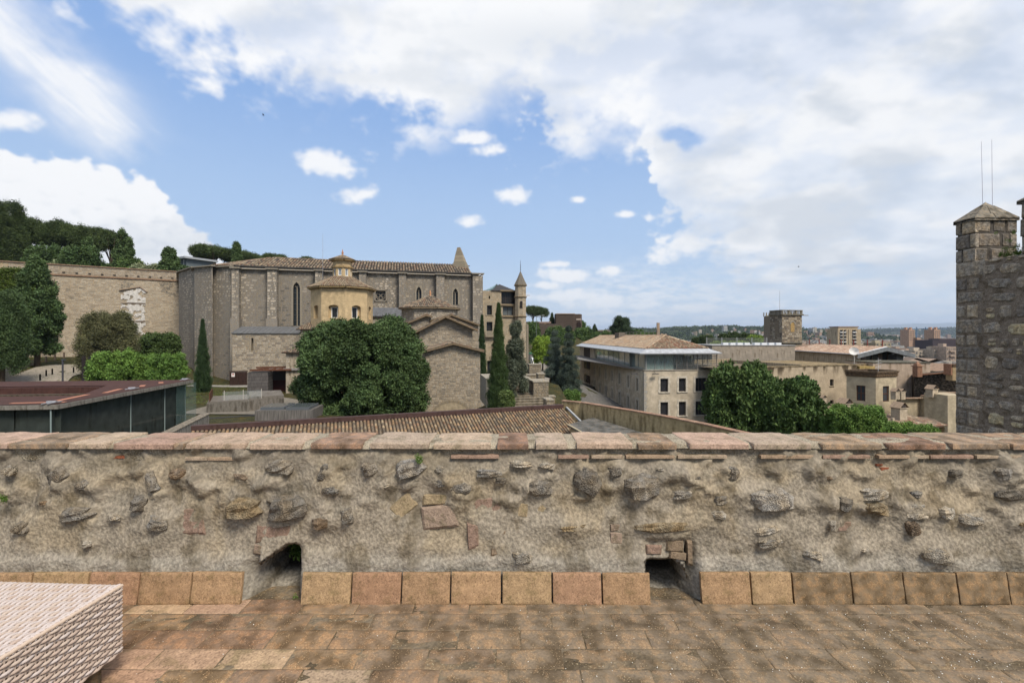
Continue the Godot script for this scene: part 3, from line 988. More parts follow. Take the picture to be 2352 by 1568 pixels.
func high_rise() -> void:
	var d := 400.0
	var x0 := (1925.0 - 1176.0) / F * d
	var x1 := (1978.0 - 1176.0) / F * d
	var y1 := hgt(756.0, d)
	var c := Color(0.50, 0.40, 0.27)
	var t := thing("high_rise", "tall beige apartment tower with balcony columns rising above the distant city", "building", Vector3((x0 + x1) * 0.5, -36, -d))
	var m := MB.new()
	var w := x1 - x0
	var holes := []
	var bays := [[0.09, 0.13], [0.25, 0.10], [0.50, 0.0], [0.63, 0.16]]
	for r in 12:
		for b in bays:
			if b[1] > 0.0: holes.append(Rect2(b[0] * w, y1 + 36.0 - 2.5 - r * 2.75, b[1] * w, 1.9))
	m.facade(Vector3(x0, -36, -d), Vector3.RIGHT, UP, w, y1 + 36.0, holes, 1.0)
	m.facade(Vector3(x0, -36, -d - 14.0), Vector3.BACK, UP, 14.0, y1 + 36.0, [], 0.3)
	m.facade(Vector3(x1, -36, -d), Vector3.FORWARD, UP, 14.0, y1 + 36.0, [], 0.3)
	m.quad(Vector3(x0, y1, -d), Vector3(x1, y1, -d), Vector3(x1, y1, -d - 14.0), Vector3(x0, y1, -d - 14.0))
	for k in [0.22, 0.37, 0.47, 0.80]: m.box(T0(Vector3(x0 + w * k, y1 * 0.5 - 18.0, -d + 0.2)), Vector3(0.5, y1 + 36.0, 0.5))
	part("wall", m, M(c, 0.9, "soft_streak", 0.06), t)
	for h in holes: window(t, Vector3(x0, -36, -d), Vector3.RIGHT, UP, h, 0.95, M(Color(0.55, 0.56, 0.57)), 2, 1, 0.12)
	for r in 12:
		for b in bays:
			if b[1] > 0.0:
				var q := MB.new()
				q.box(T0(Vector3(x0 + (b[0] + b[1] * 0.5) * w, y1 - 2.55 - r * 2.75, -d + 0.35)), Vector3(b[1] * w, 0.75, 0.7))
				part("balcony", q, M(Color(0.42, 0.40, 0.36) if r % 3 else Color(0.62, 0.62, 0.6), 0.9), t)
	var r := MB.new()
	r.box(T0(Vector3(x0 + w * 0.5, y1 + 0.8, -d - 7)), Vector3(w * 0.84, 1.6, 11))
	part("penthouse", r, M(c * 0.8, 0.9), t)
	r = MB.new()
	r.box(T0(Vector3(x0 + w * 0.5, y1 + 2.1, -d - 7)), Vector3(w * 0.9, 0.8, 12))
	part("roof_slab", r, M(Color(0.25, 0.19, 0.15), 0.9), t)
func brick_tower(px: float, d: float, label: String) -> void:
	var p := at(px, 771, d)
	var t := thing("tower_block", label, "building", Vector3(p.x, -36, -d))
	var m := MB.new()
	var top := hgt(757.0, d)
	m.box(Transform3D(Basis(UP, 0.3), Vector3(p.x, (top - 36) * 0.5, -d)), Vector3(12, top + 36, 12))
	m.box(Transform3D(Basis(UP, 0.3), Vector3(p.x + 9, (top - 48) * 0.5, -d + 3)), Vector3(8, top + 24, 10))
	part("wall", m, M(Color(0.46, 0.31, 0.215), 0.9, "plain", 0.1), t)
	for s in [-2.5, 4.5]:
		m = MB.new()
		m.box(Transform3D(Basis(UP, 0.3), Vector3(p.x + s, top + 1.6, -d)), Vector3(2.6, 3.6, 3))
		part("chimney", m, M(Color(0.42, 0.26, 0.18), 0.9), t)
	for r in 5:
		for k in 3:
			m = MB.new()
			m.box(Transform3D(Basis(UP, 0.3), Vector3(p.x, top - 3 - r * 3.0, -d) + Basis(UP, 0.3) * Vector3(-3.6 + k * 3.6, 0, 6.0)), Vector3(1.6, 1.7, 0.2))
			part("window", m, M(Color(0.06, 0.06, 0.065), 0.3), t)
func crane(px: float, d: float, label: String) -> void:
	var p := at(px, 756, d)
	var t := thing("tower_crane", label, "crane", Vector3(p.x, -36, -d))
	var blue := M(Color(0.10, 0.16, 0.24), 0.6)
	var m := MB.new()
	m.bar(Vector3(p.x, -36, -d), Vector3(p.x, p.y + 4, -d), 1.5, 1.5)
	part("mast", m, blue, t)
	m = MB.new()
	m.bar(Vector3(p.x - 14, p.y, -d), Vector3(p.x + 42, p.y + 1, -d), 1.0, 1.2)
	part("jib", m, blue, t)
	m = MB.new()
	m.box(T0(Vector3(p.x - 12, p.y - 1, -d)), Vector3(4, 2.5, 1.6))
	part("counterweight", m, M(Color(0.3, 0.3, 0.3)), t)
const STONES := [Color(0.671, 0.586, 0.47), Color(0.57, 0.5, 0.4), Color(0.47, 0.415, 0.34), Color(0.376, 0.336, 0.28), Color(0.287, 0.262, 0.227), Color(0.209, 0.193, 0.171)]
const TILES := [Color(0.316, 0.253, 0.179), Color(0.253, 0.195, 0.142), Color(0.179, 0.147, 0.116), Color(0.379, 0.295, 0.2), Color(0.264, 0.168, 0.116), Color(0.126, 0.105, 0.0897)]
const ALONG := Vector3(0.9707, 0, -0.2402)
const OUT := Vector3(0.2402, 0, 0.9707)
var church_root: Node3D
func plan(px: float, d: float) -> Vector3:
	return Vector3((px - 1176.0) / F * d, 0, -d)
func lancet(parent: Node3D, o: Vector3, u: Vector3, x: float, y0: float, w: float, h: float, deep: float) -> void:
	var n := u.cross(UP)
	var bs := Basis(u, UP, n)
	var light := M(Color(0.42, 0.37, 0.29), 0.9, "stone", 0.8)
	var c := o + u * (x + w * 0.5) + UP * y0
	var sp := h - w * 0.95
	var m := MB.new()
	var arc := []
	for k in 9:
		var a := k / 8.0 * 1.047
		arc.append(Vector2(w * 0.5 - w * (1.0 - cos(a)), sp + sin(a) * w))
	for s in [-1.0, 1.0]:
		var poly := PackedVector2Array()
		for p in arc: poly.append(Vector2(p.x * s, minf(p.y, h)))
		poly.append(Vector2(s * 0.001, h + 0.02)); poly.append(Vector2(s * w * 0.5, h + 0.02))
		m.slab(poly, c - n * 0.02, u, UP, deep)
		for k in 8:
			var a: Vector2 = arc[k]
			var b: Vector2 = arc[k + 1]
			m.bar(c + u * a.x * s + UP * a.y + n * 0.03, c + u * b.x * s + UP * b.y + n * 0.03, 0.34, 0.20, n)
		m.box(Transform3D(bs, c + u * s * (w * 0.5 + 0.02) + UP * sp * 0.5 + n * 0.03), Vector3(0.34, sp, 0.20))
	part("window_surround", m, light, parent)
	m = MB.new()
	var g := c - n * deep * 0.55
	m.box(Transform3D(bs, g + UP * sp * 0.5), Vector3(0.16, sp, 0.16))
	for s in [-1.0, 1.0]:
		for k in 8:
			var a := Vector2(s * w * 0.25 + cos(PI * k / 8.0) * w * 0.24, sp - 0.1 + sin(PI * k / 8.0) * w * 0.30)
			var b := Vector2(s * w * 0.25 + cos(PI * (k + 1) / 8.0) * w * 0.24, sp - 0.1 + sin(PI * (k + 1) / 8.0) * w * 0.30)
			m.bar(g + u * a.x + UP * a.y, g + u * b.x + UP * b.y, 0.13, 0.15, n)
	for k in 12:
		var a := TAU * k / 12.0
		var b := TAU * (k + 1) / 12.0
		m.bar(g + u * cos(a) * w * 0.2 + UP * (sp + w * 0.44 + sin(a) * w * 0.2), g + u * cos(b) * w * 0.2 + UP * (sp + w * 0.44 + sin(b) * w * 0.2), 0.12, 0.15, n)
	var f := part("window", m, light, parent)
	m = MB.new()
	m.box(Transform3D(bs, g - n * 0.12 + UP * (h * 0.5)), Vector3(w + 0.3, h, 0.04))
	part("pane", m, M(Color(0.022, 0.027, 0.03), 0.12), f)
	m = MB.new()
	var y := 1.0
	while y < sp:
		m.box(Transform3D(bs, g - n * 0.02 + UP * y), Vector3(w, 0.05, 0.05))
		y += 1.05
	part("glazing_bar", m, M(Color(0.08, 0.08, 0.08)), f)
func church() -> void:
	var a := plan(480, 84)
	var len := along(1110, a, ALONG)
	var wall := a - OUT * 1.4
	var top := 12.3
	var bot := -10.5
	var h := top - bot
	var c := thing("church", "long grey stone gothic church with buttresses, lancet windows and a tiled roof", "church", Vector3(-30, -9, -92))
	church_root = c
	var mortar := M(Color(0.335, 0.298, 0.245), 0.95, "stone", 0.5)
	var f := FastNoiseLite.new()
	f.seed = 5; f.frequency = 0.05; f.fractal_octaves = 4
	var tone := func(p: Vector3) -> int:
		var q := f.get_noise_3d(p.x * 2.2, p.y * 0.22, p.z * 1.4) * 5.0
		var damp := smoothstep(11.5, 3.0, p.y) * 1.5 * smoothstep(-20.0, -40.0, p.x) + 0.5
		return int(round(1.2 + q + damp + rng.randf_range(-0.8, 0.8)))
	var lit := func(p: Vector3) -> int:  # paler stone choice, light on the buttress faces put into the tones
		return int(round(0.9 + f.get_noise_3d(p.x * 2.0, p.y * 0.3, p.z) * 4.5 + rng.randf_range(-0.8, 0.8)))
	var wins := []
	for w in [[681.0, 748.0, 644.0, 1.5], [962.0, 691.0, 655.0, 1.3], [1046.0, 700.0, 659.0, 1.3]]:
		var t := along(w[0], wall, ALONG)
		var d: float = -(wall + ALONG * t).z
		wins.append(Rect2(t - w[3] * 0.5, hgt(w[1], d) - bot, w[3], hgt(w[2], d) - hgt(w[1], d)))
	var tq := along(874.0, wall, ALONG)
	var dq: float = -(wall + ALONG * tq).z
	var rose := Rect2(tq - 0.95, hgt(690, dq) - bot, 1.9, 2.0)
	var m := MB.new()
	var t0 := along(531, wall, ALONG)
	var holes := []
	for w in wins + [rose]: holes.append(Rect2(w.position - Vector2(t0, 0), w.size))
	m.facade(wall + ALONG * t0 + UP * bot, ALONG, UP, len - t0, h, holes, 0.9)
	part("wall", m, mortar, c)
	var clear := func(x, y):
		for r: Rect2 in holes:
			if r.grow(0.16).has_point(Vector2(x, y)): return false
		return true
	var stones := masonry(wall + ALONG * t0 + UP * bot, ALONG, UP, len - t0, h, Vector2(0.36, 0.52), Vector2(0.5, 1.25), 6, clear, 0.03, tone)
	for w in wins: lancet(c, wall + UP * bot, ALONG, w.position.x, w.position.y, w.size.x, w.size.y, 0.9)
	var bs := Basis(ALONG, UP, OUT)
	var rc := wall + ALONG * tq + UP * (bot + rose.get_center().y)
	m = MB.new()
	for k in 4:
		var v: Vector3 = [ALONG, UP, -ALONG, Vector3.DOWN][k]
		m.box(Transform3D(bs, rc + v * 1.1 + OUT * 0.02), Vector3(0.3 if k % 2 == 0 else 2.5, 2.5 if k % 2 == 0 else 0.3, 0.2))
		for q in 10:
			var e := rc - OUT * 0.5 + v * 0.42
			m.bar(e + ALONG * cos(TAU * q / 10) * 0.36 + UP * sin(TAU * q / 10) * 0.36, e + ALONG * cos(TAU * (q + 1) / 10) * 0.36 + UP * sin(TAU * (q + 1) / 10) * 0.36, 0.1, 0.12, OUT)
	for q in 16: m.bar(rc - OUT * 0.5 + ALONG * cos(TAU * q / 16) * 0.88 + UP * sin(TAU * q / 16) * 0.88, rc - OUT * 0.5 + ALONG * cos(TAU * (q + 1) / 16) * 0.88 + UP * sin(TAU * (q + 1) / 16) * 0.88, 0.14, 0.14, OUT)
	var rw := part("rose_window", m, M(Color(0.36, 0.32, 0.26), 0.9, "stone", 0.8), c)
	m = MB.new()
	m.box(Transform3D(bs, rc - OUT * 0.65), Vector3(2, 2.2, 0.04))
	part("pane", m, M(Color(0.02, 0.025, 0.03), 0.12), rw)
	var butt := [[531.0, 547.6], [613.0, 635.0], [723.0, 739.0], [824.0, 841.0], [916.0, 932.6], [1002.0, 1021.0], [1086.0, 1109.0]]
	var sill := MB.new()
	for k in butt.size():
		var s0 := along(butt[k][0], a, ALONG)
		var s1 := along(butt[k][1], a, ALONG)
		var b := MB.new()
		var sh := 0.0 if k < 6 else 0.35
		var yb := bot
		var low := 0.18
		b.box(Transform3D(bs, a + ALONG * (s0 + s1) * 0.5 - OUT * 0.7 + UP * (top + sh + bot) * 0.5), Vector3(s1 - s0, top + sh - bot, 1.4))
		part("buttress", b, mortar, c)
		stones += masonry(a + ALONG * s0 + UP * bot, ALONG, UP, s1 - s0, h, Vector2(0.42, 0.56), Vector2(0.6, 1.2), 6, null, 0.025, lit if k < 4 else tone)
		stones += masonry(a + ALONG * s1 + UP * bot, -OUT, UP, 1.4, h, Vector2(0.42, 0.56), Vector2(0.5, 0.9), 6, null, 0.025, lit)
		stones += masonry(a + ALONG * s0 - OUT * 1.4 + UP * bot, OUT, UP, 1.4, h, Vector2(0.42, 0.56), Vector2(0.5, 0.9), 6, null, 0.025, tone)
		b = MB.new()
		b.box(Transform3D(bs, a + ALONG * (s0 + s1) * 0.5 - OUT * 0.6 + UP * (top + sh + 0.06)), Vector3(s1 - s0 + 0.5, 0.22, 1.9))
		part("buttress_cap", b, M(Color(0.40, 0.36, 0.29), 0.9, "stone", 0.7), c)
		if k < 3:
			b = MB.new()
			b.box(Transform3D(bs, a + ALONG * (s0 + s1) * 0.5 - OUT * 0.6 + UP * (3.2 + bot) * 0.5), Vector3(s1 - s0 + 0.3, 3.2 - bot, 1.7))
			part("buttress_foot", b, M(STONES[3], 0.95, "stone", 0.6, 1.2), c)
	m = MB.new()
	m.box(Transform3D(bs, a + ALONG * (len * 0.5 + 2.0) - OUT * 1.15 + UP * (top + 0.1)), Vector3(len - 4, 0.2, 0.8))
	part("cornice", m, M(Color(0.55, 0.50, 0.42), 0.9, "stone", 0.7), c)
	m = MB.new()
	m.bar(a + ALONG * 4.0 - OUT * 0.75 + UP * (top + 0.5), a + ALONG * (len - 0.5) - OUT * 0.75 + UP * (top + 0.5), 0.22, 0.22)
	part("gutter", m, M(Color(0.05, 0.048, 0.045), 0.5), c)
	m = MB.new()
	m.box(Transform3D(bs, a + ALONG * (len * 0.5 + 2.0) - OUT * 1.6 + UP * (top + 0.4)), Vector3(len - 4.4, 0.55, 0.5))
	part("eaves_board", m, M(Color(0.06, 0.05, 0.045), 0.9), c)
	var pl := [plan(531, 85.6), plan(489, 86.9), plan(487, 85.2), plan(446, 87.2), plan(443, 90.6), plan(410, 97.5), plan(410, 112.0)]
	for k in pl.size() - 1:
		var p: Vector3 = pl[k + 1]
		var q: Vector3 = pl[k]
		var u := (q - p).normalized()
		var l := p.distance_to(q)
		var th := h + (0.9 if k >= 4 else 0.35)
		m = MB.new()
		m.facade(p + UP * bot, u, UP, l, th, [], 0.5)
		m.quad(p + UP * (bot + th), q + UP * (bot + th), q + Vector3(4, bot + th, -14), p + Vector3(4, bot + th, -14))
		part("apse_wall", m, mortar, c)
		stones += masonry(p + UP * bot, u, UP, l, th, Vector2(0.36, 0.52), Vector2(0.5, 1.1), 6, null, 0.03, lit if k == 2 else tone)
		m = MB.new()
		m.box(Transform3D(Basis(u, UP, u.cross(UP)), (p + q) * 0.5 + UP * (bot + th + 0.07)), Vector3(l + 0.5, 0.2, 0.9))
		part("cornice", m, M(Color(0.40, 0.36, 0.29), 0.9, "stone", 0.7), c)
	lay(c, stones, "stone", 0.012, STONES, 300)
	var st := []
	var e0 := a + ALONG * along(531, a, ALONG) - OUT * 0.9 + UP * (top + 0.55)
	var e1 := a + ALONG * (len - 2.2) - OUT * 0.9 + UP * (top + 0.55)
	var r0 := e0 + ALONG * 4.2 - OUT * 8.6 + UP * 3.0
	var r1 := e1 - OUT * 8.6 + UP * 2.7
	tile_roof(c, e0, e1, r1, r0, 0.56, 0.8, TILES, Color(0.045, 0.038, 0.03), st)
	tile_roof(c, e1 - OUT * 17.2, e0 - OUT * 17.2, r0, r1, 0.6, 1.2, TILES, Color(0.13, 0.105, 0.08), st)
	var e2 := plan(487, 86.6) + UP * (top + 0.75)
	var e3 := plan(462, 92.5) + UP * (top + 0.95)
	var e4 := plan(470, 104.0) + UP * (top + 0.95)
	tile_roof(c, e2, e0, r0, r0, 0.5, 0.75, TILES, Color(0.15, 0.115, 0.075), st)
	tile_roof(c, e3, e2, r0, r0, 0.5, 0.75, TILES, Color(0.15, 0.115, 0.075), st)
	tile_roof(c, e4, e3, r0, r0, 0.5, 0.75, TILES, Color(0.15, 0.115, 0.075), st)
	ridge(r0, r1, 0.62, TILES, st)
	lay_tiles(c, st, 300)
	m = MB.new()
	m.box(Transform3D(bs, a + ALONG * (len - 0.6) - OUT * 9.0 + UP * (top + bot) * 0.5), Vector3(1.2, h, 15.2))
	part("end_wall", m, M(STONES[2], 0.95, "stone", 0.5, 1.5), c)
	var sp := a + ALONG * (len - 3.6) - OUT * 6.5
	var spm := [M(Color(0.50, 0.43, 0.31), 0.95, "stone", 0.6, 1.2), M(Color(0.44, 0.37, 0.27), 0.95, "stone", 0.6, 1.2), M(Color(0.38, 0.33, 0.24), 0.95, "stone", 0.6, 1.2)]
	for k in 17:
		var q0 := k / 17.0
		var q1 := (k + 0.94) / 17.0
		m = MB.new()
		var lo4: Array[Vector3] = []
		var hi4: Array[Vector3] = []
		for e in 4:
			var bb: Vector3 = sp + ALONG * [-2.7, 1.5, 3.2, -1.3][e] + OUT * [-0.6, 1.6, -1.2, -3.2][e] + UP * (top - 0.6)
			var tt: Vector3 = sp + ALONG * [-0.85, -0.25, -0.05, -0.7][e] + OUT * [-0.9, -0.5, -1.2, -1.7][e] + UP * 19.3
			var j := rng.randf_range(-0.02, 0.02)
			lo4.append(bb.lerp(tt, q0) + ALONG * j); hi4.append(bb.lerp(tt, q1) + ALONG * j)
		for e in 4: m.quad(lo4[e], lo4[(e + 1) % 4], hi4[(e + 1) % 4], hi4[e])
		m.quad(hi4[0], hi4[1], hi4[2], hi4[3])
		part("spire_course", m, spm[rng.randi() % 3], c)
	var lo := thing("aisle_building", "low beige rubble stone annex with a slit window in front of the church", "annex", Vector3(-42, -9, -80))
	var b0 := plan(533, 79.5)
	var l2 := along(702, b0, ALONG)
	var bh := 0.45 + 10.0
	var slit := Rect2(along(579, b0, ALONG) - 0.17, hgt(806, 79) + 10.0, 0.34, 2.2)
	m = MB.new()
	m.facade(b0 + UP * -10.0, ALONG, UP, l2, bh, [slit], 0.6)
	m.facade(b0 - OUT * 6 + UP * -10.0, OUT, UP, 6, bh, [], 0.5)
	m.box(Transform3D(bs, b0 + ALONG * slit.get_center().x - OUT * 0.75 + UP * (slit.get_center().y - 10)), Vector3(0.5, 2.4, 0.1))
	part("wall", m, M(Color(0.429, 0.364, 0.273), 0.95, "stone", 0.5), lo)
	var s2 := masonry(b0 + UP * -10.0, ALONG, UP, l2, bh, Vector2(0.26, 0.44), Vector2(0.35, 0.95), 4, func(x, y): return not slit.grow(0.1).has_point(Vector2(x, y)), 0.03)
	s2 += masonry(b0 - OUT * 6 + UP * -10.0, OUT, UP, 6, bh, Vector2(0.26, 0.44), Vector2(0.35, 0.95), 4, null, 0.03)
	lay(lo, s2, "stone", 0.04, [Color(0.599, 0.524, 0.416), Color(0.533, 0.463, 0.361), Color(0.454, 0.39, 0.304), Color(0.353, 0.31, 0.256)], 300)
	m = MB.new()
	m.slab(PackedVector2Array([Vector2(-0.2, -0.2), Vector2(l2, -0.2), Vector2(l2, 5.6), Vector2(-0.2, 5.6)]), b0 + UP * 0.5, ALONG, (-OUT * 5 + UP * 1.1).normalized(), 0.12)
	part("metal_roof", m, M(Color(0.17, 0.175, 0.18), 0.5, "soft_streak", 0.3), lo)
	for k in 16:
		m = MB.new()
		m.bar(b0 + ALONG * k * l2 / 16.0 + UP * 0.52 + OUT * 0.1, b0 + ALONG * k * l2 / 16.0 - OUT * 5 + UP * 1.62, 0.05, 0.07)
		part("roof_seam", m, M(Color(0.15, 0.155, 0.16), 0.5), lo)
	var l3 := thing("lean_to", "grey standing seam metal lean-to roof over a stone wall right of the ochre tower", "annex", Vector3(-22, -9, -88))
	var c0 := plan(830, 86.0)
	var w3 := along(926, c0, ALONG)
	m = MB.new()
	m.facade(c0 + UP * -9.0, ALONG, UP, w3, 12.6, [], 0.4)
	part("wall", m, M(STONES[1], 0.95, "stone", 0.5, 1.5), l3)
	m = MB.new()
	m.slab(PackedVector2Array([Vector2(0, -0.3), Vector2(w3, -0.3), Vector2(w3, 3.4), Vector2(0, 3.4)]), c0 + UP * 3.7, ALONG, (-OUT * 3.0 + UP * 1.75).normalized(), 0.12)
	part("metal_roof", m, M(Color(0.15, 0.155, 0.165), 0.45, "soft_streak", 0.3), l3)
	m = MB.new()
	m.bar(c0 + UP * 3.55 + OUT * 0.3, c0 + ALONG * w3 + UP * 3.55 + OUT * 0.3, 0.2, 0.2)
	part("gutter", m, M(Color(0.04, 0.04, 0.04), 0.5), l3)
	for k in 8:
		m = MB.new()
		m.bar(c0 + ALONG * (0.6 + k * w3 / 8.0) + UP * 3.72 + OUT * 0.2, c0 + ALONG * (0.6 + k * w3 / 8.0) - OUT * 2.9 + UP * 5.42, 0.05, 0.07)
		part("roof_seam", m, M(Color(0.12, 0.125, 0.13), 0.5), l3)
	m = MB.new()
	m.tube([at(741, 660, 82.5), at(741, 537, 82.5)], [0.035, 0.02], 5)
	solo("lightning_rod", m, M(Color(0.3, 0.3, 0.32), 0.5), "thin tall metal mast standing before the church roof left of the ochre tower", "mast")
func gabled(called: String, label: String, px0: float, px1: float, d: float, bot: float, ye0: float, ypk: float, ye1: float, pk: float, back: float, over: float, cat := "chapel", rubble := true, parts := 300) -> Node3D:
	var a := plan(px0, d)
	var w := along(px1, a, ALONG)
	var p := along(pk, a, ALONG)
	var t := thing(called, label, cat, a + ALONG * w * 0.5 + UP * bot)
	var m := MB.new()
	m.slab(PackedVector2Array([Vector2(0, bot), Vector2(w, bot), Vector2(w, ye1), Vector2(p, ypk), Vector2(0, ye0)]), a, ALONG, UP, back)
	part("wall", m, M(Color(0.442, 0.37, 0.273), 0.95, "stone", 0.5), t)
	var inside := func(x, y):
		var yy: float = y + bot
		return yy < (lerpf(ye0, ypk, x / p) if x < p else lerpf(ypk, ye1, (x - p) / (w - p))) - 0.03
	var ch := Vector2(0.2, 0.34) if rubble else Vector2(0.3, 0.45)
	var st := masonry(a + UP * bot, ALONG, UP, w, maxf(ypk, maxf(ye0, ye1)) - bot, ch, Vector2(0.28, 0.7), 4, inside, 0.025)
	st += masonry(a - OUT * back + UP * bot, OUT, UP, back, ye0 - bot, ch, Vector2(0.3, 0.8), 4, null, 0.025)
	st += masonry(a + ALONG * w + UP * bot, -OUT, UP, back, ye1 - bot, ch, Vector2(0.3, 0.8), 4, null, 0.025)
	lay(t, st, "stone", 0.03, [Color(0.551, 0.478, 0.374), Color(0.488, 0.421, 0.326), Color(0.425, 0.362, 0.279), Color(0.339, 0.298, 0.24)], parts)
	var rt := []
	var ap := a + ALONG * p + UP * (ypk + 0.22) + OUT * over
	var e0 := a - ALONG * over + UP * (ye0 + 0.2 - over * (ypk - ye0) / p) + OUT * over
	var e1 := a + ALONG * (w + over) + UP * (ye1 + 0.2 - over * (ypk - ye1) / (w - p)) + OUT * over
	var bk := -OUT * (back + over)
	tile_roof(t, e0 + bk, e0, ap, ap + bk, 0.32, 0.45, TILES, Color(0.16, 0.13, 0.09), rt)
	tile_roof(t, e1, e1 + bk, ap + bk, ap, 0.32, 0.45, TILES, Color(0.16, 0.13, 0.09), rt)
	ridge(ap, ap + bk, 0.4, TILES, rt)
	lay_tiles(t, rt, 150)
	m = MB.new()
	m.bar(e0 - UP * 0.16 - OUT * 0.1, ap - UP * 0.16 - OUT * 0.1, over + 0.2, 0.14)
	m.bar(ap - UP * 0.16 - OUT * 0.1, e1 - UP * 0.16 - OUT * 0.1, over + 0.2, 0.14)
	part("eaves", m, M(Color(0.30, 0.22, 0.14), 0.9, "terra", 0.8), t)
	return t
func chapels() -> void:
	var low := gabled("chapel", "lowest rubble stone gabled chapel with a walled up arch at its foot", 977, 1103, 62.0, -11.5, -2.1, -1.15, -2.1, 1040, 7.0, 0.45)
	var a := plan(977, 62.0)
	var ax := along(1036, a, ALONG)
	var m := MB.new()
	var poly := PackedVector2Array()
	for k in 17:
		var g := PI * k / 16.0
		poly.append(Vector2(ax + cos(g) * 2.45, -10.9 + sin(g) * 2.0))
	m.slab(poly, a + OUT * 0.10, ALONG, UP, 0.08)
	part("arch_infill", m, M(Color(0.45, 0.375, 0.263), 0.95, "plain", 0.4), low)
	for k in 15:
		var g0 := PI * k / 15.0
		var g1 := PI * (k + 0.94) / 15.0
		m = MB.new()
		m.slab(PackedVector2Array([Vector2(ax + cos(g0) * 2.45, -10.9 + sin(g0) * 2.0), Vector2(ax + cos(g0) * 2.75, -10.9 + sin(g0) * 2.3), Vector2(ax + cos(g1) * 2.75, -10.9 + sin(g1) * 2.3), Vector2(ax + cos(g1) * 2.45, -10.9 + sin(g1) * 2.0)]), a + OUT * 0.13, ALONG, UP, 0.15)
		part("arch_stone", m, M(Color(0.40, 0.335, 0.24), 0.95, "stone", 0.8), low)
	m = MB.new()
	var q := a + ALONG * along(1103, a, ALONG)
	m.box(Transform3D(Basis(ALONG, UP, OUT), q + ALONG * 0.45 - OUT * 1.2 + UP * -9.6), Vector3(0.9, 4.6, 2.4))
	part("buttress", m, M(STONES[2], 0.95, "stone", 0.6, 1.5), low)
	gabled("chapel", "taller gabled stone chapel just behind the lowest one, its roof edge weathered", 963, 1085, 70.0, -11.0, 0.75, 2.75, 1.0, 1022, 5.0, 0.7)
	gabled("chapel", "stone chapel with the widest gable, directly below the eight sided roof", 955, 1098, 74.5, -11.0, 1.6, 3.25, 1.7, 1036, 6.0, 0.5)
	gabled("chapel", "small stone side chapel with rising roof edge, beside the big round tree", 925, 985, 73.0, -10.0, 1.6, 3.1, 3.0, 978, 4.0, 0.45, "chapel", true, 120)
	var c := plan(988, 82.0)
	var t := thing("domed_chapel", "eight sided stone drum with a pointed tiled tent roof and a tiny arched window", "chapel", c + UP * -9)
	var r := 4.95
	m = MB.new()
	m.lathe(c, [Vector2(r, -9.0), Vector2(r, 4.75)], 8, PI / 8, false)
	part("wall", m, M(Color(0.33, 0.28, 0.21), 0.95, "stone", 0.5), t)
	var st := []
	var rt := []
	for k in 8:
		var a0 := PI / 8 - TAU * k / 8.0
		var a1 := PI / 8 - TAU * (k + 1) / 8.0
		var p := c + Vector3(cos(a0) * r, 0, sin(a0) * r)
		var s := c + Vector3(cos(a1) * r, 0, sin(a1) * r)
		if (p + s).z * 0.5 < c.z - 1.0: pass
		st += masonry(p + UP * 1.0, (s - p).normalized(), UP, p.distance_to(s), 3.7, Vector2(0.22, 0.38), Vector2(0.35, 0.8), 4, null, 0.03)
		var k2 := (r + 0.55) / r
		tile_roof(t, c + (p - c) * k2 + UP * 4.75, c + (s - c) * k2 + UP * 4.75, c + UP * 7.05, c + UP * 7.05, 0.34, 0.45, TILES, Color(0.15, 0.12, 0.09), rt)
		var e := MB.new()
		e.bar(c + (p - c) * (k2 - 0.03) + UP * 4.62, c + (s - c) * (k2 - 0.03) + UP * 4.62, 0.35, 0.16)
		part("eaves", e, M(Color(0.33, 0.25, 0.16), 0.9, "terra", 0.8), t)
	lay(t, st, "stone", 0.04, [STONES[0], STONES[1], STONES[2], STONES[2]], 200)
	lay_tiles(t, rt, 150)
	m = MB.new()
	m.lathe(c + UP * 7.05, [Vector2(0.2, 0), Vector2(0.12, 0.3), Vector2(0.2, 0.5), Vector2(0.03, 0.95)], 8)
	part("finial", m, M(Color(0.42, 0.22, 0.12), 0.9), t)
	m = MB.new()
	var wa := PI * 0.5 - 0.28
	var wn := Vector3(cos(wa), 0, sin(wa))
	var wu := UP.cross(wn)
	var arch := PackedVector2Array([Vector2(-0.5, 0), Vector2(0.5, 0)])
	for k in 9: arch.append(Vector2(cos(PI * k / 8.0) * 0.5, 1.1 + sin(PI * k / 8.0) * 0.5))
	m.slab(arch, c + wn * (r * 0.924 + 0.10) + UP * 2.2 - wn * 0.02, wu, UP, 0.2)
	part("window", m, M(Color(0.03, 0.03, 0.03), 0.3), t)
	m = MB.new()
	for k in 8: m.bar(c + wn * (r * 0.924 + 0.14) + wu * cos(PI * k / 8) * 0.6 + UP * (3.3 + sin(PI * k / 8) * 0.6), c + wn * (r * 0.924 + 0.14) + wu * cos(PI * (k + 1) / 8) * 0.6 + UP * (3.3 + sin(PI * (k + 1) / 8) * 0.6), 0.2, 0.2, wn)
	part("window_surround", m, M(STONES[0], 0.9, "stone", 0.8), t)
	for v in [[689.0, 800.0, 73.5, -9.5, 1.0, 5.0, "stone annex at the foot of the ochre tower with a tiled eave", 2.2], [656.0, 740.0, 70.0, -9.5, -2.5, 3.5, "pale rendered annex with a short tiled roof left of the big round tree", 0.9]]:
		var b := plan(v[0], v[2])
		var w := along(v[1], b, ALONG)
		var x := thing("annex", v[6], "annex", b + ALONG * w * 0.5 + UP * v[3])
		m = MB.new()
		m.facade(b + UP * v[3], ALONG, UP, w, v[4] - v[3], [], 0.3)
		m.facade(b - OUT * v[5] + UP * v[3], OUT, UP, v[5], v[4] - v[3], [], 0.3)
		part("wall", m, M(Color(0.442, 0.377, 0.286), 0.95, "streak", 0.25, 1.5, false, "mid"), x)
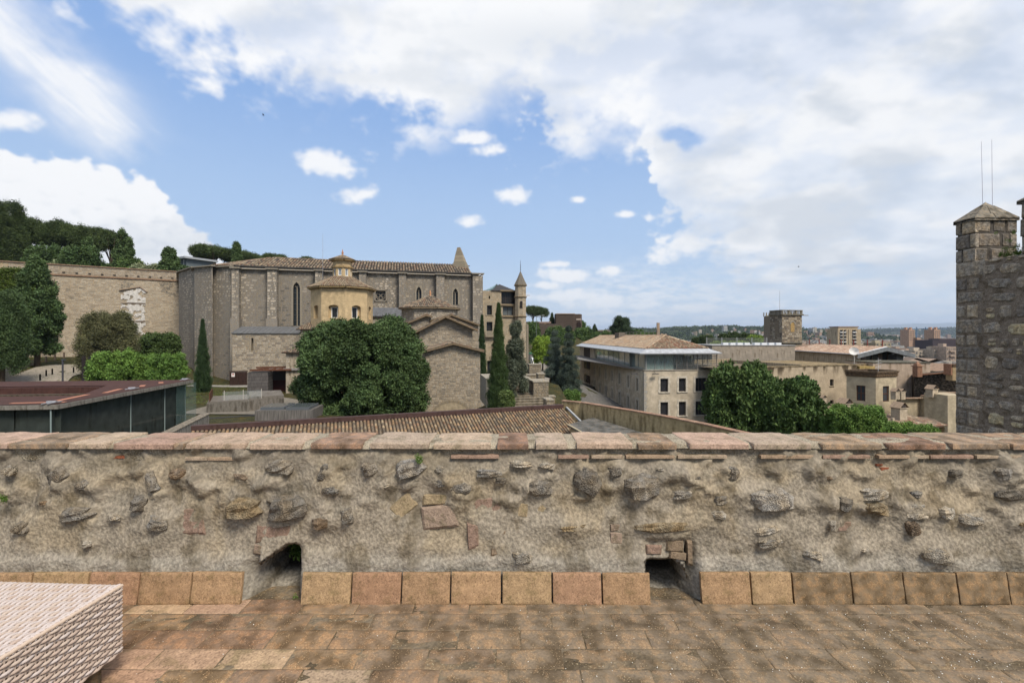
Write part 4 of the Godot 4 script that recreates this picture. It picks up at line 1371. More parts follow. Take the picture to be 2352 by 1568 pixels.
		var ss := masonry(b + UP * v[3], ALONG, UP, minf(w, 4.0), v[4] - v[3], Vector2(0.25, 0.4), Vector2(0.3, 0.8), 3, func(xx, yy): return xx < 0.7, 0.03)
		lay(x, ss, "stone", 0.02, [STONES[0], STONES[1], STONES[1]], 100)
		var rr := []
		var o := 0.5
		tile_roof(x, b - ALONG * o + OUT * o + UP * v[4], b + ALONG * w + OUT * o + UP * v[4], b + ALONG * w - OUT * v[5] + UP * (v[4] + v[7]), b - OUT * v[5] + ALONG * 2.5 + UP * (v[4] + v[7]), 0.34, 0.45, TILES, Color(0.16, 0.12, 0.09), rr)
		tile_roof(x, b - ALONG * o - OUT * v[5] + UP * v[4], b - ALONG * o + OUT * o + UP * v[4], b - OUT * v[5] + ALONG * 2.5 + UP * (v[4] + v[7]), b - OUT * v[5] + ALONG * 2.5 + UP * (v[4] + v[7]), 0.34, 0.45, TILES, Color(0.16, 0.12, 0.09), rr)
		lay_tiles(x, rr, 80)
func ochre_tower() -> void:
	var d := 77.5
	var c := plan(786.5, d)
	var turn := PI / 8 - 0.04
	var t := thing("lantern_tower", "ochre plastered eight sided tower with two tiled tiers and a small lantern", "tower", c + UP * -9)
	var ochre := M(Color(0.66, 0.50, 0.29), 0.9, "plain", 0.25)
	var r := 4.85
	var top := hgt(658, 73)
	var base := 1.0
	var niche := Rect2(0, 0, 0, 0)
	for k in 8:
		var a0 := turn - TAU * (k - 0) / 8.0 + TAU / 8.0
		var a1 := a0 - TAU / 8.0
		var p := c + Vector3(cos(a0) * r, 0, sin(a0) * r)
		var s := c + Vector3(cos(a1) * r, 0, sin(a1) * r)
		var u := (s - p).normalized()
		var l := p.distance_to(s)
		var m := MB.new()
		var nw := 1.55
		niche = Rect2(l * 0.5 - nw * 0.5, 1.75, nw, 2.1)
		m.facade(p + UP * base, u, UP, l, top - base, [niche], 0.55)
		var n := u.cross(UP)
		var g := p + u * l * 0.5 + UP * (base + niche.end.y)
		for sd in [-1.0, 1.0]:
			var poly := PackedVector2Array([Vector2(sd * nw * 0.5, 0.003), Vector2(sd * 0.0, 0.003)])
			for q in 7: poly.append(Vector2(sd * sin(PI * 0.5 * q / 6.0) * nw * 0.5, -0.38 + cos(PI * 0.5 * q / 6.0) * 0.36))
			m.slab(poly, g - n * 0.004, u, UP, 0.54)
		part("wall", m, ochre, t)
		m = MB.new()
		var wr := Rect2(l * 0.5 - 0.5, 1.75, 1.0, 1.75)
		m.facade(p + u * (niche.position.x - 0.01) + UP * (base + 1.75) - n * 0.5, u, UP, nw + 0.02, 2.12, [Rect2(nw * 0.5 - 0.5, 0.05, 1.0, 1.7)], 0.2)
		part("niche", m, ochre, t)
		window(t, p + UP * (base + 0.05), u, UP, wr, 0.62, M(Color(0.74, 0.74, 0.72), 0.6), 1, 1, 0.11)
	var rt := []
	var cream := M(Color(0.46, 0.33, 0.17), 0.9, "terra", 0.6)
	var hr := hgt(634, 75) - top
	for k in 8:
		var a0 := turn - TAU * k / 8.0
		var a1 := a0 - TAU / 8.0
		var v0 := Vector3(cos(a0), 0, sin(a0))
		var v1 := Vector3(cos(a1), 0, sin(a1))
		var cc := c + UP * (top + 0.1)
		tile_roof(t, cc + v0 * (r + 0.62), cc + v1 * (r + 0.62), cc + v1 * 1.6 + UP * hr, cc + v0 * 1.6 + UP * hr, 0.34, 0.5, [TILES[0], TILES[3], TILES[3], TILES[1], TILES[4]], Color(0.20, 0.16, 0.11), rt)
		var m := MB.new()
		m.bar(cc + v0 * (r + 0.34) + UP * -0.12, cc + v1 * (r + 0.34) + UP * -0.12, 0.5, 0.18)
		part("eaves", m, cream, t)
		for q in 10:
			m = MB.new()
			var e := (cc + v0 * (r + 0.16)).lerp(cc + v1 * (r + 0.16), (q + 0.5) / 10.0) + UP * -0.3
			m.box(Transform3D(Basis.looking_at((v0 + v1).normalized()), e), Vector3(0.2, 0.18, 0.34))
			part("corbel", m, cream, t)
		var lt := top + hr
		var lr := 1.52
		var p := c + v0 * lr + UP * (lt - 0.3)
		var s := c + v1 * lr + UP * (lt - 0.3)
		var u := (s - p).normalized()
		var l := p.distance_to(s)
		m = MB.new()
		var wr := Rect2(l * 0.5 - 0.27, 0.55, 0.54, 1.15)
		m.facade(p, u, UP, l, 3.2, [wr], 0.15)
		part("lantern_wall", m, ochre, t)
		window(t, p, u, UP, wr, 0.12, M(Color(0.74, 0.74, 0.72), 0.6), 1, 1, 0.09, M(Color(0.22, 0.25, 0.28), 0.1))
		m = MB.new()
		m.bar(c + v0 * 1.62 + UP * (lt + 1.72), c + v1 * 1.62 + UP * (lt + 1.72), 0.22, 0.24)
		part("lantern_cornice", m, cream, t)
		m = MB.new()
		m.bar(c + v0 * 1.8 + UP * (lt + 2.82), c + v1 * 1.8 + UP * (lt + 2.82), 0.5, 0.16)
		part("eaves", m, cream, t)
		var lc := c + UP * (lt + 2.95)
		tile_roof(t, lc + v0 * 2.12, lc + v1 * 2.12, lc + UP * 0.85, lc + UP * 0.85, 0.3, 0.45, [TILES[0], TILES[3], TILES[1]], Color(0.20, 0.16, 0.11), rt)
		if k == 0:
			m = MB.new()
			m.lathe(lc + UP * 0.85, [Vector2(0.22, -0.1), Vector2(0.10, 0.16), Vector2(0.22, 0.34), Vector2(0.12, 0.52), Vector2(0.03, 0.95)], 8)
			part("finial", m, M(Color(0.35, 0.17, 0.10), 0.8), t)
	lay_tiles(t, rt, 260)
	var m := MB.new()
	m.lathe(c, [Vector2(5.4, -9.5), Vector2(5.4, 1.05), Vector2(4.6, 1.3)], 8, turn, false)
	part("plinth", m, M(Color(0.45, 0.33, 0.18), 0.95, "plain", 0.3), t)
func old_wall() -> void:
	var a := at(-160, 590, 86.0)
	var b := at(425, 622, 106.5)
	var u := Vector3(b.x - a.x, 0, b.z - a.z)
	var l := u.length()
	u = u.normalized()
	var n := u.cross(UP)
	var bot := -9.0
	var top := 14.4
	a.y = 0.0
	var t := thing("town_wall", "high beige rubble stone town wall with patches of old white plaster", "wall", a + u * l * 0.5 + UP * -4.5)
	var m := MB.new()
	m.facade(a + UP * bot, u, UP, l, top - bot, [], 0.5)
	m.quad(a + UP * top, a + u * l + UP * top, a + u * l - n * 2 + UP * top, a - n * 2 + UP * top)
	m.quad(a + u * l - n * 2 + UP * bot, a - n * 2 + UP * bot, a - n * 2 + UP * top, a + u * l - n * 2 + UP * top)
	part("wall", m, M(Color(0.546, 0.442, 0.305), 0.95, "stone", 0.35), t)
	var f := FastNoiseLite.new()
	f.seed = 9; f.frequency = 0.09; f.fractal_octaves = 3
	var tone := func(p: Vector3) -> int:
		var e := smoothstep(6.5, 11.0, p.y) * smoothstep(0.05, 0.35, f.get_noise_2d(p.x * 1.6, p.y * 0.35)) * 2.4
		return int(round(rng.randf_range(-0.4, 2.1) + e + f.get_noise_3d(p.x, p.y, p.z)))
	var st := masonry(a + u * 10.0 + UP * -6.0, u, UP, l - 10.0, top + 6.0 - 2.2, Vector2(0.22, 0.40), Vector2(0.32, 0.95), 5, null, 0.03, tone)
	lay(t, st, "stone", 0.03, [Color(0.642, 0.555, 0.428), Color(0.567, 0.485, 0.372), Color(0.48, 0.407, 0.31), Color(0.336, 0.297, 0.238), Color(0.213, 0.194, 0.165)], 300)
	m = MB.new()
	m.box(Transform3D(Basis(u, UP, n), a + u * l * 0.5 + UP * (top - 2.0) + n * 0.06), Vector3(l, 0.28, 0.3))
	part("brick_band", m, M(Color(0.33, 0.21, 0.14), 0.95, "terra", 0.4), t)
	m = MB.new()
	m.box(Transform3D(Basis(u, UP, n), a + u * l * 0.5 + UP * (top + 0.10) - n * 0.9), Vector3(l, 0.2, 2.2))
	part("wall_cap", m, M(Color(0.34, 0.23, 0.16), 0.95, "terra", 0.4), t)
	var s2 := masonry(a + u * 10.0 + UP * (top - 1.8), u, UP, l - 10.0, 1.8, Vector2(0.25, 0.36), Vector2(0.35, 0.8), 3, null, 0.03)
	lay(t, s2, "stone", 0.04, [Color(0.557, 0.479, 0.381), Color(0.492, 0.414, 0.322), Color(0.418, 0.35, 0.272)], 0)
	for k in 26:
		m = MB.new()
		m.box(Transform3D(Basis(u, UP, n), a + u * (12.0 + k * 2.0) + UP * (top - 1.45)), Vector3(0.42, 0.22, 0.26))
		part("putlog_hole", m, M(Color(0.04, 0.035, 0.03)), t)
	var g := FastNoiseLite.new()
	g.seed = 21; g.frequency = 0.55; g.fractal_octaves = 4
	var w0 := along(277.0, a, u)
	var w1 := along(333.0, a, u)
	var d0: float = -(a + u * w0).z
	for pt in [[0, 659.0, 694.0], [1, 698.0, 736.0], [2, 740.0, 768.0]]:
		m = MB.new()
		var y0 := hgt(pt[2], d0)
		var y1 := hgt(pt[1], d0)
		var step := 0.14
		var x := w0
		while x < w1:
			var y := y0
			while y < y1:
				var gable: float = y1 - absf(x - (w0 + w1) * 0.52) * 0.42 if pt[0] == 0 else y1
				var v := g.get_noise_2d(x * 1.2, y * 1.2) + (0.24 if pt[0] == 0 else 0.10) - (0.35 if pt[0] == 2 and x < (w0 + w1) * 0.5 else 0.0) - smoothstep(0.6, 0.0, minf(x - w0, w1 - x)) * 0.3
				if y < gable and v > 0.0:
					m.box(Transform3D(Basis(u, UP, n), a + u * (x + step * 0.5) + UP * (y + step * 0.5) + n * 0.07), Vector3(step + 0.004, step + 0.004, 0.10))
				y += step
			x += step
		if m.v.size(): part("plaster_patch", m, M(Color(0.74, 0.71, 0.66), 0.9, "plain", 0.4), t, "patch of white plaster left by a demolished house")
	for e in [[w0 - 0.3, (w0 + w1) * 0.52, 666.0, 657.0], [(w0 + w1) * 0.52, w1 + 0.3, 657.0, 668.0]]:
		m = MB.new()
		m.bar(a + u * e[0] + UP * hgt(e[2], d0) + n * 0.16, a + u * e[1] + UP * hgt(e[3], d0) + n * 0.16, 0.3, 0.22)
		part("roof_scar", m, M(Color(0.25, 0.19, 0.14), 0.95), t)
	for y in [696.0, 738.0]:
		m = MB.new()
		m.box(Transform3D(Basis(u, UP, n), a + u * (w0 + w1) * 0.5 + UP * hgt(y, d0) + n * 0.12), Vector3(w1 - w0, 0.16, 0.12))
		part("floor_scar", m, M(Color(0.20, 0.155, 0.12), 0.95), t)
	var hb := at(437, 606, 150.0)
	var h := thing("hill_house", "modern house with flat grey roof and glass front behind the town wall", "house", Vector3(hb.x, 12, hb.z))
	m = MB.new()
	m.box(Transform3D(Basis(UP, -0.5), hb + Vector3(0, -1.6, 0)), Vector3(11, 4.6, 8))
	part("wall", m, M(Color(0.10, 0.12, 0.13), 0.2), h)
	m = MB.new()
	m.box(Transform3D(Basis(UP, -0.5), hb + Vector3(0, 1.0, 0)), Vector3(13, 0.6, 10))
	part("roof", m, M(Color(0.30, 0.32, 0.34), 0.5), h)
	for k in 4:
		m = MB.new()
		m.box(Transform3D(Basis(UP, -0.5), hb + Vector3(0, -0.9, 0) + Basis(UP, -0.5) * Vector3(-4.2 + k * 2.8, 0, 4.06)), Vector3(0.2, 3.0, 0.12))
		part("mullion", m, M(Color(0.45, 0.45, 0.45), 0.5), h)
func convent_yard() -> void:
	struct_sheet("lawn", [[-60, -58], [-60, -70], [-62, -80]], [[-44, -58], [-44, -70], [-46, -80]], 0.05, M(Color(0.115, 0.12, 0.04), 0.95, "grass", 0.3))
	sheet("path", [[-70, -50], [-72, -62], [-79, -74], [-82, -84], [-72, -91]], [[-58, -50], [-62.5, -62], [-69.5, -74], [-74, -82], [-68, -87]], 0.10, M(Color(0.36, 0.32, 0.26), 0.95, "plain", 0.4))
	sheet("pavement", [[-53, -75], [-44, -76.2], [-32, -77.5]], [[-53, -79], [-44, -80], [-32, -81]], 0.12, M(Color(0.36, 0.34, 0.30), 0.9, "plain", 0.5))
	sheet("gravel_court", [[-36, -50], [-36, -58], [-37, -66]], [[-21, -50], [-21, -58], [-22, -66]], 0.10, M(Color(0.25, 0.225, 0.185), 0.95, "plain", 0.5))
	var bm := M(Color(0.115, 0.09, 0.08), 0.7)
	var names := ["nearest to the red roof edge, only its top showing", "nearest one fully in view, at the lawn's lower corner", "second along the lawn edge", "third along the lawn edge", "fourth along the lawn edge", "fifth, where the path begins to bend", "standing alone farther right, beside the dark panel"]
	var bl := [[43, 63.0], [103, 65.5], [131, 68.0], [158, 71.0], [182, 73.5], [207, 76.2], [292, 79.5]]
	for k in bl.size():
		bl[k][0] = [43, 60, 76.5, 91, 105, 119, 168][k]
	for k in bl.size():
		var p := plan(bl[k][0], bl[k][1])
		var y := land(p.x, p.z)
		var m := MB.new()
		m.lathe(Vector3(p.x, y, p.z), [Vector2(0.0, 1.06), Vector2(0.085, 1.06), Vector2(0.10, 1.02), Vector2(0.10, -0.2)], 10)
		m.i.reverse()
		var t := thing("bollard", "rusty brown bollard beside the path, " + names[k], "bollard", Vector3(p.x, y, p.z), "bollards along the path")
		part("post", m, bm, t)
		m = MB.new()
		m.box(T0(Vector3(p.x, y + 0.04, p.z)), Vector3(0.4, 0.12, 0.4))
		part("footing", m, M(Color(0.35, 0.33, 0.29), 0.9), t)
	for k in 3:
		var p := plan([105, 125, 146][k] , [88.0, 90.5, 93.0][k])
		var m := MB.new()
		m.bar(Vector3(p.x, land(p.x, p.z) - 0.2, p.z), Vector3(p.x, land(p.x, p.z) + 1.2, p.z), 0.2, 0.2)
		solo("wooden_post", m, M(Color(0.15, 0.11, 0.08), 0.9), ["left wooden post on the grass bank below the town wall", "middle wooden post on the grass bank below the town wall", "right wooden post on the grass bank below the town wall"][k], "post", "wooden posts on the grass bank")
	var lp := plan(143, 63.5)
	var m := MB.new()
	m.tube([Vector3(lp.x, -8.6, lp.z), Vector3(lp.x, hgt(826, 63.5), lp.z)], [0.11, 0.11], 8)
	var lt := thing("lamp_post", "slim dark lamp post on the lawn with a small flat head", "lamp post", Vector3(lp.x, -8.3, lp.z))
	part("post", m, M(Color(0.05, 0.05, 0.06), 0.5), lt)
	m = MB.new()
	m.box(T0(Vector3(lp.x + 0.1, hgt(826, 63.5), lp.z)), Vector3(0.45, 0.10, 0.24))
	part("lamp_head", m, M(Color(0.06, 0.07, 0.09), 0.5), lt)
	var r0 := at(-60, 838, 62.0)
	var r1 := at(78, 822, 82.0)
	var u := Vector3(r1.x - r0.x, 0, r1.z - r0.z)
	var l := u.length()
	u = u.normalized()
	var n := u.cross(UP)
	var rw := thing("retaining_wall", "pale board marked concrete retaining wall beside the path, yellowed below", "wall", Vector3(r0.x, -8, r0.z))
	m = MB.new()
	m.slab(PackedVector2Array([Vector2(0, -9), Vector2(l, -7), Vector2(l, r1.y - 0.3), Vector2(l * 0.62, r1.y), Vector2(0, r0.y - 0.6)]), Vector3(r0.x, 0, r0.z), u, UP, 0.4)
	part("wall", m, M(Color(0.52, 0.48, 0.40), 0.9, "soft_streak", 0.3), rw)
	for k in 5:
		m = MB.new()
		m.bar(Vector3(r0.x, 0, r0.z) + u * (l * 0.2 * k + 1.0) + n * 0.012 + UP * -8.5, Vector3(r0.x, 0, r0.z) + u * (l * 0.2 * k + 1.0) + n * 0.012 + UP * (r0.y - 0.9), 0.05, 0.03, n)
		part("joint", m, M(Color(0.25, 0.23, 0.2)), rw)
	var dp := at(240, 840, 70.0)
	var pn := thing("steel_screen", "tall dark weathered steel panel standing behind the bushes", "screen", Vector3(dp.x, -8, dp.z))
	m = MB.new()
	m.box(Transform3D(Basis(UP, -0.2), Vector3(dp.x + 0.3, -5.5, dp.z)), Vector3(6.6, 4.7, 0.25))
	part("panel", m, M(Color(0.045, 0.045, 0.05), 0.6, "soft_streak", 0.3), pn)
	m = MB.new()
	m.box(Transform3D(Basis(UP, -0.2), Vector3(dp.x - 2.9, -5.5, dp.z + 0.3)), Vector3(0.24, 4.9, 0.4))
	part("edge_post", m, M(Color(0.03, 0.025, 0.025), 0.6), pn)
	var g0 := plan(528, 79.2)
	var gw := along(568, g0, ALONG)
	var bs := Basis(ALONG, UP, OUT)
	var gate := thing("steel_gate", "dark brown steel double gate with a small white sign under the annex", "gate", g0 + ALONG * gw * 0.5 + UP * -8.7)
	for k in 2:
		m = MB.new()
		m.box(Transform3D(bs, g0 + ALONG * (gw * (0.25 + 0.5 * k)) + OUT * 0.25 + UP * -7.45), Vector3(gw * 0.5 - 0.03, 2.7, 0.12))
		part("gate_leaf", m, M(Color(0.045, 0.025, 0.02), 0.6, "soft_streak", 0.5), gate)
	m = MB.new()
	m.box(Transform3D(bs, g0 + ALONG * gw * 0.5 + OUT * 0.2 + UP * -6.0), Vector3(gw + 0.2, 0.14, 0.3))
	part("lintel", m, M(Color(0.06, 0.045, 0.04), 0.7), gate)
	m = MB.new()
	m.box(Transform3D(bs, g0 + ALONG * 0.55 + OUT * 0.33 + UP * -6.6), Vector3(0.5, 0.62, 0.03))
	part("sign", m, M(Color(0.62, 0.58, 0.55), 0.5), gate)
	m = MB.new()
	m.box(Transform3D(bs, g0 + ALONG * 0.55 + OUT * 0.35 + UP * -6.5), Vector3(0.24, 0.2, 0.02))
	part("sign_mark", m, M(Color(0.35, 0.05, 0.04), 0.5), gate)
	var s0 := plan(568, 67.0)
	var sw := along(614, s0, ALONG)
	var yb := hgt(923, 67)
	var yt := hgt(855, 67)
	var sb := thing("slatted_kiosk", "tall box clad in grey horizontal timber slats beside the dark doorway", "kiosk", s0 + ALONG * sw * 0.5 + UP * yb)
	m = MB.new()
	m.box(Transform3D(bs, s0 + ALONG * sw * 0.5 - OUT * 1.4 + UP * (yb + yt) * 0.5), Vector3(sw - 0.1, yt - yb, 2.6))
	part("core", m, M(Color(0.05, 0.048, 0.046)), sb)
	var k := 0
	var y := yb + 0.1
	while y < yt:
		for f in 2:
			m = MB.new()
			if f == 0: m.box(Transform3D(bs, s0 + ALONG * sw * 0.5 + OUT * 0.0 + UP * y), Vector3(sw + 0.06, 0.135, 0.07))
			else: m.box(Transform3D(bs, s0 + ALONG * (sw + 0.0) - OUT * 1.42 + UP * y), Vector3(0.07, 0.135, 2.75))
			part("slat", m, M([Color(0.17, 0.155, 0.15), Color(0.145, 0.135, 0.13), Color(0.19, 0.175, 0.165)][k % 3], 0.85, "wood", 0.7), sb)
		y += 0.16; k += 1
	var rust := M(Color(0.17, 0.075, 0.045), 0.8, "terra", 0.8)
	var cn := thing("canopy", "rust brown steel canopy frame above the dark red doorway", "canopy", s0 + ALONG * sw + UP * yt)
	for q in 4:
		m = MB.new()
		m.bar(s0 + ALONG * (sw * 0.3 + q * 0.95) + OUT * 0.1 + UP * (yt + 0.28), s0 + ALONG * (sw * 0.9 + q * 0.95) - OUT * 4.0 + UP * (yt + 0.5), 0.12, 0.2)
		part("beam", m, rust, cn)
	for q in 2:
		m = MB.new()
		m.bar(s0 + ALONG * 0.3 + OUT * (0.1 - q * 3.2) + UP * (yt + 0.3 + q * 0.18), s0 + ALONG * (sw + 3.2) + OUT * (0.1 - q * 3.2) + UP * (yt + 0.3 + q * 0.18), 0.14, 0.24)
		part("beam", m, rust, cn)
	var d0 := plan(620, 70.5)
	var dw := along(700, d0, ALONG)
	var dr := thing("entrance", "dark recessed entrance with a deep red door and grey lintel", "doorway", d0 + ALONG * dw * 0.5 + UP * -9.0)
	m = MB.new()
	m.box(Transform3D(bs, d0 + ALONG * dw * 0.5 - OUT * 1.5 + UP * -7.2), Vector3(dw, 4.2, 0.2))
	part("back_wall", m, M(Color(0.06, 0.055, 0.055), 0.8), dr)
	m = MB.new()
	m.box(Transform3D(bs, d0 + ALONG * dw * 0.5 + UP * -5.0), Vector3(dw, 0.3, 3.0))
	part("lintel", m, M(Color(0.34, 0.32, 0.30), 0.85, "plain", 0.5), dr)
	m = MB.new()
	m.box(Transform3D(bs, d0 + ALONG * dw * 0.5 - OUT * 1.2 + UP * -8.0), Vector3(dw - 0.3, 2.4, 0.1))
	part("door", m, M(Color(0.05, 0.013, 0.011), 0.5), dr)
	m = MB.new()
	m.box(Transform3D(bs, d0 + ALONG * dw * 0.5 + OUT * 0.8 + UP * -9.35), Vector3(dw, 0.3, 2.4))
	part("step", m, M(Color(0.36, 0.35, 0.33), 0.85, "plain", 0.5), dr)
	var t0 := at(474, 935, 51.0)
	var t1 := at(572, 935, 53.0)
	var tu := Vector3(t1.x - t0.x, 0, t1.z - t0.z)
	var tl := tu.length()
	tu = tu.normalized()
	var tn := tu.cross(UP)
	var tb := Basis(tu, UP, tn)
	var to := Vector3(t0.x, 0, t0.z)
	var tc := thing("concrete_terrace", "low stained concrete terrace with paved top in the convent yard", "terrace", to + tu * tl * 0.5 + UP * -9)
	m = MB.new()
	m.box(Transform3D(tb, to + tu * tl * 0.5 - tn * 3.0 + UP * -8.4), Vector3(tl, 2.1, 6.0))
	part("wall", m, M(Color(0.20, 0.185, 0.16), 0.9, "streak", 0.35), tc)
	m = MB.new()
	m.box(Transform3D(tb, to + tu * (tl + 1.8) - tn * 4.0 + UP * -8.2), Vector3(3.6, 2.3, 6.0))
	part("wall", m, M(Color(0.22, 0.20, 0.175), 0.9, "streak", 0.35), tc)
	m = MB.new()
	m.box(Transform3D(tb, to + tu * tl * 0.5 - tn * 3.0 + UP * -7.31), Vector3(tl - 0.3, 0.12, 5.8))
	part("paving", m, M(Color(0.20, 0.18, 0.155), 0.9, "plain", 0.5), tc)
	for q in 6:
		m = MB.new()
		m.box(Transform3D(Basis(tn, UP, -tu), to + tu * 0.25 - tn * (0.5 + q * 0.85) + UP * -6.75), Vector3(0.72, 1.0, 0.06))
		part("rust_panel", m, rust, tc)
	for q in 3:
		m = MB.new()
		m.box(Transform3D(tb, to + tu * (1.6 + q * 1.85) - tn * 1.0 + UP * -6.72), Vector3(0.07, 1.1, 0.07))
		part("rail_post", m, M(Color(0.36, 0.34, 0.31), 0.5), tc)
	m = MB.new()
	m.box(Transform3D(tb, to + tu * 3.4 - tn * 1.0 + UP * -6.78), Vector3(3.9, 0.95, 0.02))
	part("glass_rail", m, glass(Color(0.8, 0.85, 0.85), 0.08), tc)
	var f0 := at(586, 968, 46.0)
	var fb := thing("roof_light_box", "low box of board marked concrete with dark glazed lids", "roof light", Vector3(f0.x + 2, -9, f0.z))
	m = MB.new()
	m.box(Transform3D(Basis(UP, 0.1), Vector3(f0.x + 2.7, -8.6, f0.z - 1.6)), Vector3(5.4, 2.6, 3.6))
	part("body", m, M(Color(0.21, 0.195, 0.18), 0.85, "wood", 0.4), fb)
	for q in 2:
		m = MB.new()
		m.box(Transform3D(Basis(UP, 0.1), Vector3(f0.x + 1.5 + q * 2.5, -7.16, f0.z - 1.5)), Vector3(2.2, 0.26, 3.0))
		part("lid_frame", m, M(Color(0.10, 0.11, 0.12), 0.5), fb)
		m = MB.new()
		m.box(Transform3D(Basis(UP, 0.1), Vector3(f0.x + 1.5 + q * 2.5, -7.03, f0.z - 1.5)), Vector3(2.0, 0.03, 2.8))
		part("pane", m, M(Color(0.07, 0.08, 0.085), 0.12), fb)
	m = MB.new()
	m.box(Transform3D(tb, to + tu * 4.0 + tn * 4.8 + UP * -8.55), Vector3(14, 0.5, 0.7))
	solo("parapet_edge", m, M(Color(0.03, 0.03, 0.03), 0.7), "black metal edge strip across the lower lawn of the yard", "edging")
func struct_sheet(called: String, le: Array, ri: Array, lift: float, m: Material) -> void:
	sheet(called, le, ri, lift, m)
func glass_pavilion() -> void:
	var y := -4.05
	var c := plan(130, 27.6)
	var e := plan(441, 43.0)
	var w := plan(-320, 26.4)
	var side := (e - c)
	side.y = 0
	var sl := side.length()
	side = side.normalized()
	var front := (c - w).normalized()
	var fl := c.distance_to(w)
	var t := thing("glass_pavilion", "glass walled pavilion with a flat dark red metal roof rim", "pavilion", c + UP * -9)
	var red := M(Color(0.088, 0.042, 0.034), 0.85, "soft_streak", 0.3)
	var conc := M(Color(0.27, 0.25, 0.22), 0.9, "streak", 0.5)
	var wid := 5.6
	var inn := -side.cross(UP)
	var back := w + side * sl
	for r in [[c, e, -inn], [w, c, side]]:
		var a: Vector3 = r[0]
		var b: Vector3 = r[1]
		var u := (b - a).normalized()
		var n := u.cross(UP)
		var m := MB.new()
		m.box(Transform3D(Basis(u, UP, n), (a + b) * 0.5 + UP * (y - 0.14) - n * 0.4), Vector3(a.distance_to(b) + (0.2 if r[2] == side else 0.0), 0.26, 1.0))
		part("roof_edge", m, conc, t)
	var m := MB.new()
	var o0 := c + UP * (y + 0.02)
	var o1 := e + UP * (y + 0.02)
	var o2 := e - front * 17.0 + UP * (y + 0.02)
	var o3 := w + UP * (y + 0.02)
	var i0 := c + side * 4.2 - front * 1.6 + UP * (y + 0.02)
	var i1 := e - side * 4.4 - front * 4.4 + UP * (y + 0.02)
	var i2 := i1 - front * 16.0
	var i3 := i0 - front * 16.0
	m.quad(o0, i0, i3, o3); m.quad(o0, o1, i1, i0)
	m.quad(o1, o2, i2, i1)
	part("roof_rim", m, red, t)
	m = MB.new()
	var dn := UP * -0.85
	m.quad(i3 + dn, i0 + dn, i0, i3); m.quad(i0, i0 + dn, i1 + dn, i1); m.quad(i2, i1, i1 + dn, i2 + dn)
	m.quad(i0 + dn, i3 + dn, i2 + dn, i1 + dn)
	part("sunken_roof", m, M(Color(0.075, 0.04, 0.036), 0.7, "soft_streak", 0.3), t)
	m = MB.new()
	m.bar(i0 + side * 3.4 - front * 2.0 + UP * -0.55, i0 + side * 3.4 - front * 17.0 + UP * -0.55, 0.35, 0.6)
	part("kerb", m, M(Color(0.17, 0.14, 0.11), 0.9, "dirty", 0.6), t)
	m = MB.new()
	m.bar(i0 + side * 6.6 - front * 3.0 + UP * -0.45, i0 + side * 6.6 - front * 17.0 + UP * -0.45, 0.25, 0.75)
	part("kerb", m, red, t)
	for s in [[0.06, 0.30], [0.36, 0.52], [0.63, 0.70], [0.80, 0.86]]:
		m = MB.new()
		m.bar(o0.lerp(o1, s[0]) - front * 1.0 + UP * 0.01, o0.lerp(o1, s[1]) - front * 1.5 + UP * 0.01, 0.34, 0.015)
		part("orange_strip", m, M(Color(0.36, 0.165, 0.105), 0.8), t)
	m = MB.new()
	m.bar(o0.lerp(o3, 0.02) + side * 0.9 + UP * 0.01, o0.lerp(o3, 0.30) + side * 0.7 + UP * 0.01, 0.3, 0.015)
	part("orange_strip", m, M(Color(0.36, 0.165, 0.105), 0.8), t)
	for p in [[0.02, "bracket"], [0.50, "bracket"], [0.985, "bracket"]]:
		m = MB.new()
		var q := o0.lerp(o1, p[0]) - front * 0.35
		m.box(Transform3D(Basis(side, UP, -inn), q + UP * 0.06), Vector3(1.0, 0.05, 0.12))
		m.box(Transform3D(Basis(side, UP, -inn), q + UP * 0.05 - front * 0.3), Vector3(1.0, 0.05, 0.12))
		m.box(Transform3D(Basis(side, UP, -inn), q + UP * 0.11 - front * 0.15), Vector3(0.16, 0.10, 0.5))
		part("bracket", m, metal(Color(0.6, 0.6, 0.62), 0.35), t)
	var gm := glass(Color(0.55, 0.68, 0.66), 0.10)
	var gt := M(Color(0.05, 0.06, 0.055), 0.12, "soft_streak", 0.25)
	var cuts := [0.0, 0.47, 0.755, 0.965]
	for k in 3:
		m = MB.new()
		var a := c.lerp(e, cuts[k] + 0.004)
		var b := c.lerp(e, cuts[k + 1] - 0.004)
		m.box(Transform3D(Basis(side, UP, -inn), (a + b) * 0.5 + UP * (y - 2.25) + front * -0.35), Vector3(a.distance_to(b), 3.9, 0.03))
		part("glass_pane", m, gt, t)
	for k in 4:
		m = MB.new()
		var a := c.lerp(w, k * 0.25 + 0.004)
		var b := c.lerp(w, (k + 1) * 0.25 - 0.004)
		m.box(Transform3D(Basis(front, UP, front.cross(UP)), (a + b) * 0.5 + UP * (y - 2.25) + side * 0.35), Vector3(a.distance_to(b), 3.9, 0.03))
		part("glass_pane", m, gt, t)
	for f in [0.0, 0.47, 0.755, 0.965]:
		m = MB.new()
		m.box(Transform3D(Basis(side, UP, -inn), c.lerp(e, f) + UP * (y - 2.25) - front * 0.33), Vector3(0.035, 3.9, 0.07))
		part("glass_joint", m, M(Color(0.20, 0.25, 0.245), 0.3), t)
	m = MB.new()
	var g0 := e + UP * (y - 2.2) - side * 0.6 - front * 0.2
	m.box(Transform3D(Basis(side, UP, -inn), g0), Vector3(3.4, 3.8, 0.03))
	part("glass_pane", m, gm, t)
	m = MB.new()
	var body := PackedVector2Array()
	for p in [c + side * 0.55 - front * 0.6, e - side * 1.6 - front * 0.6, e - side * 1.6 - front * 16.0, w + side * 0.55]: body.append(Vector2(p.x, p.z))
	m.prism(body, -9.6, y - 0.9)
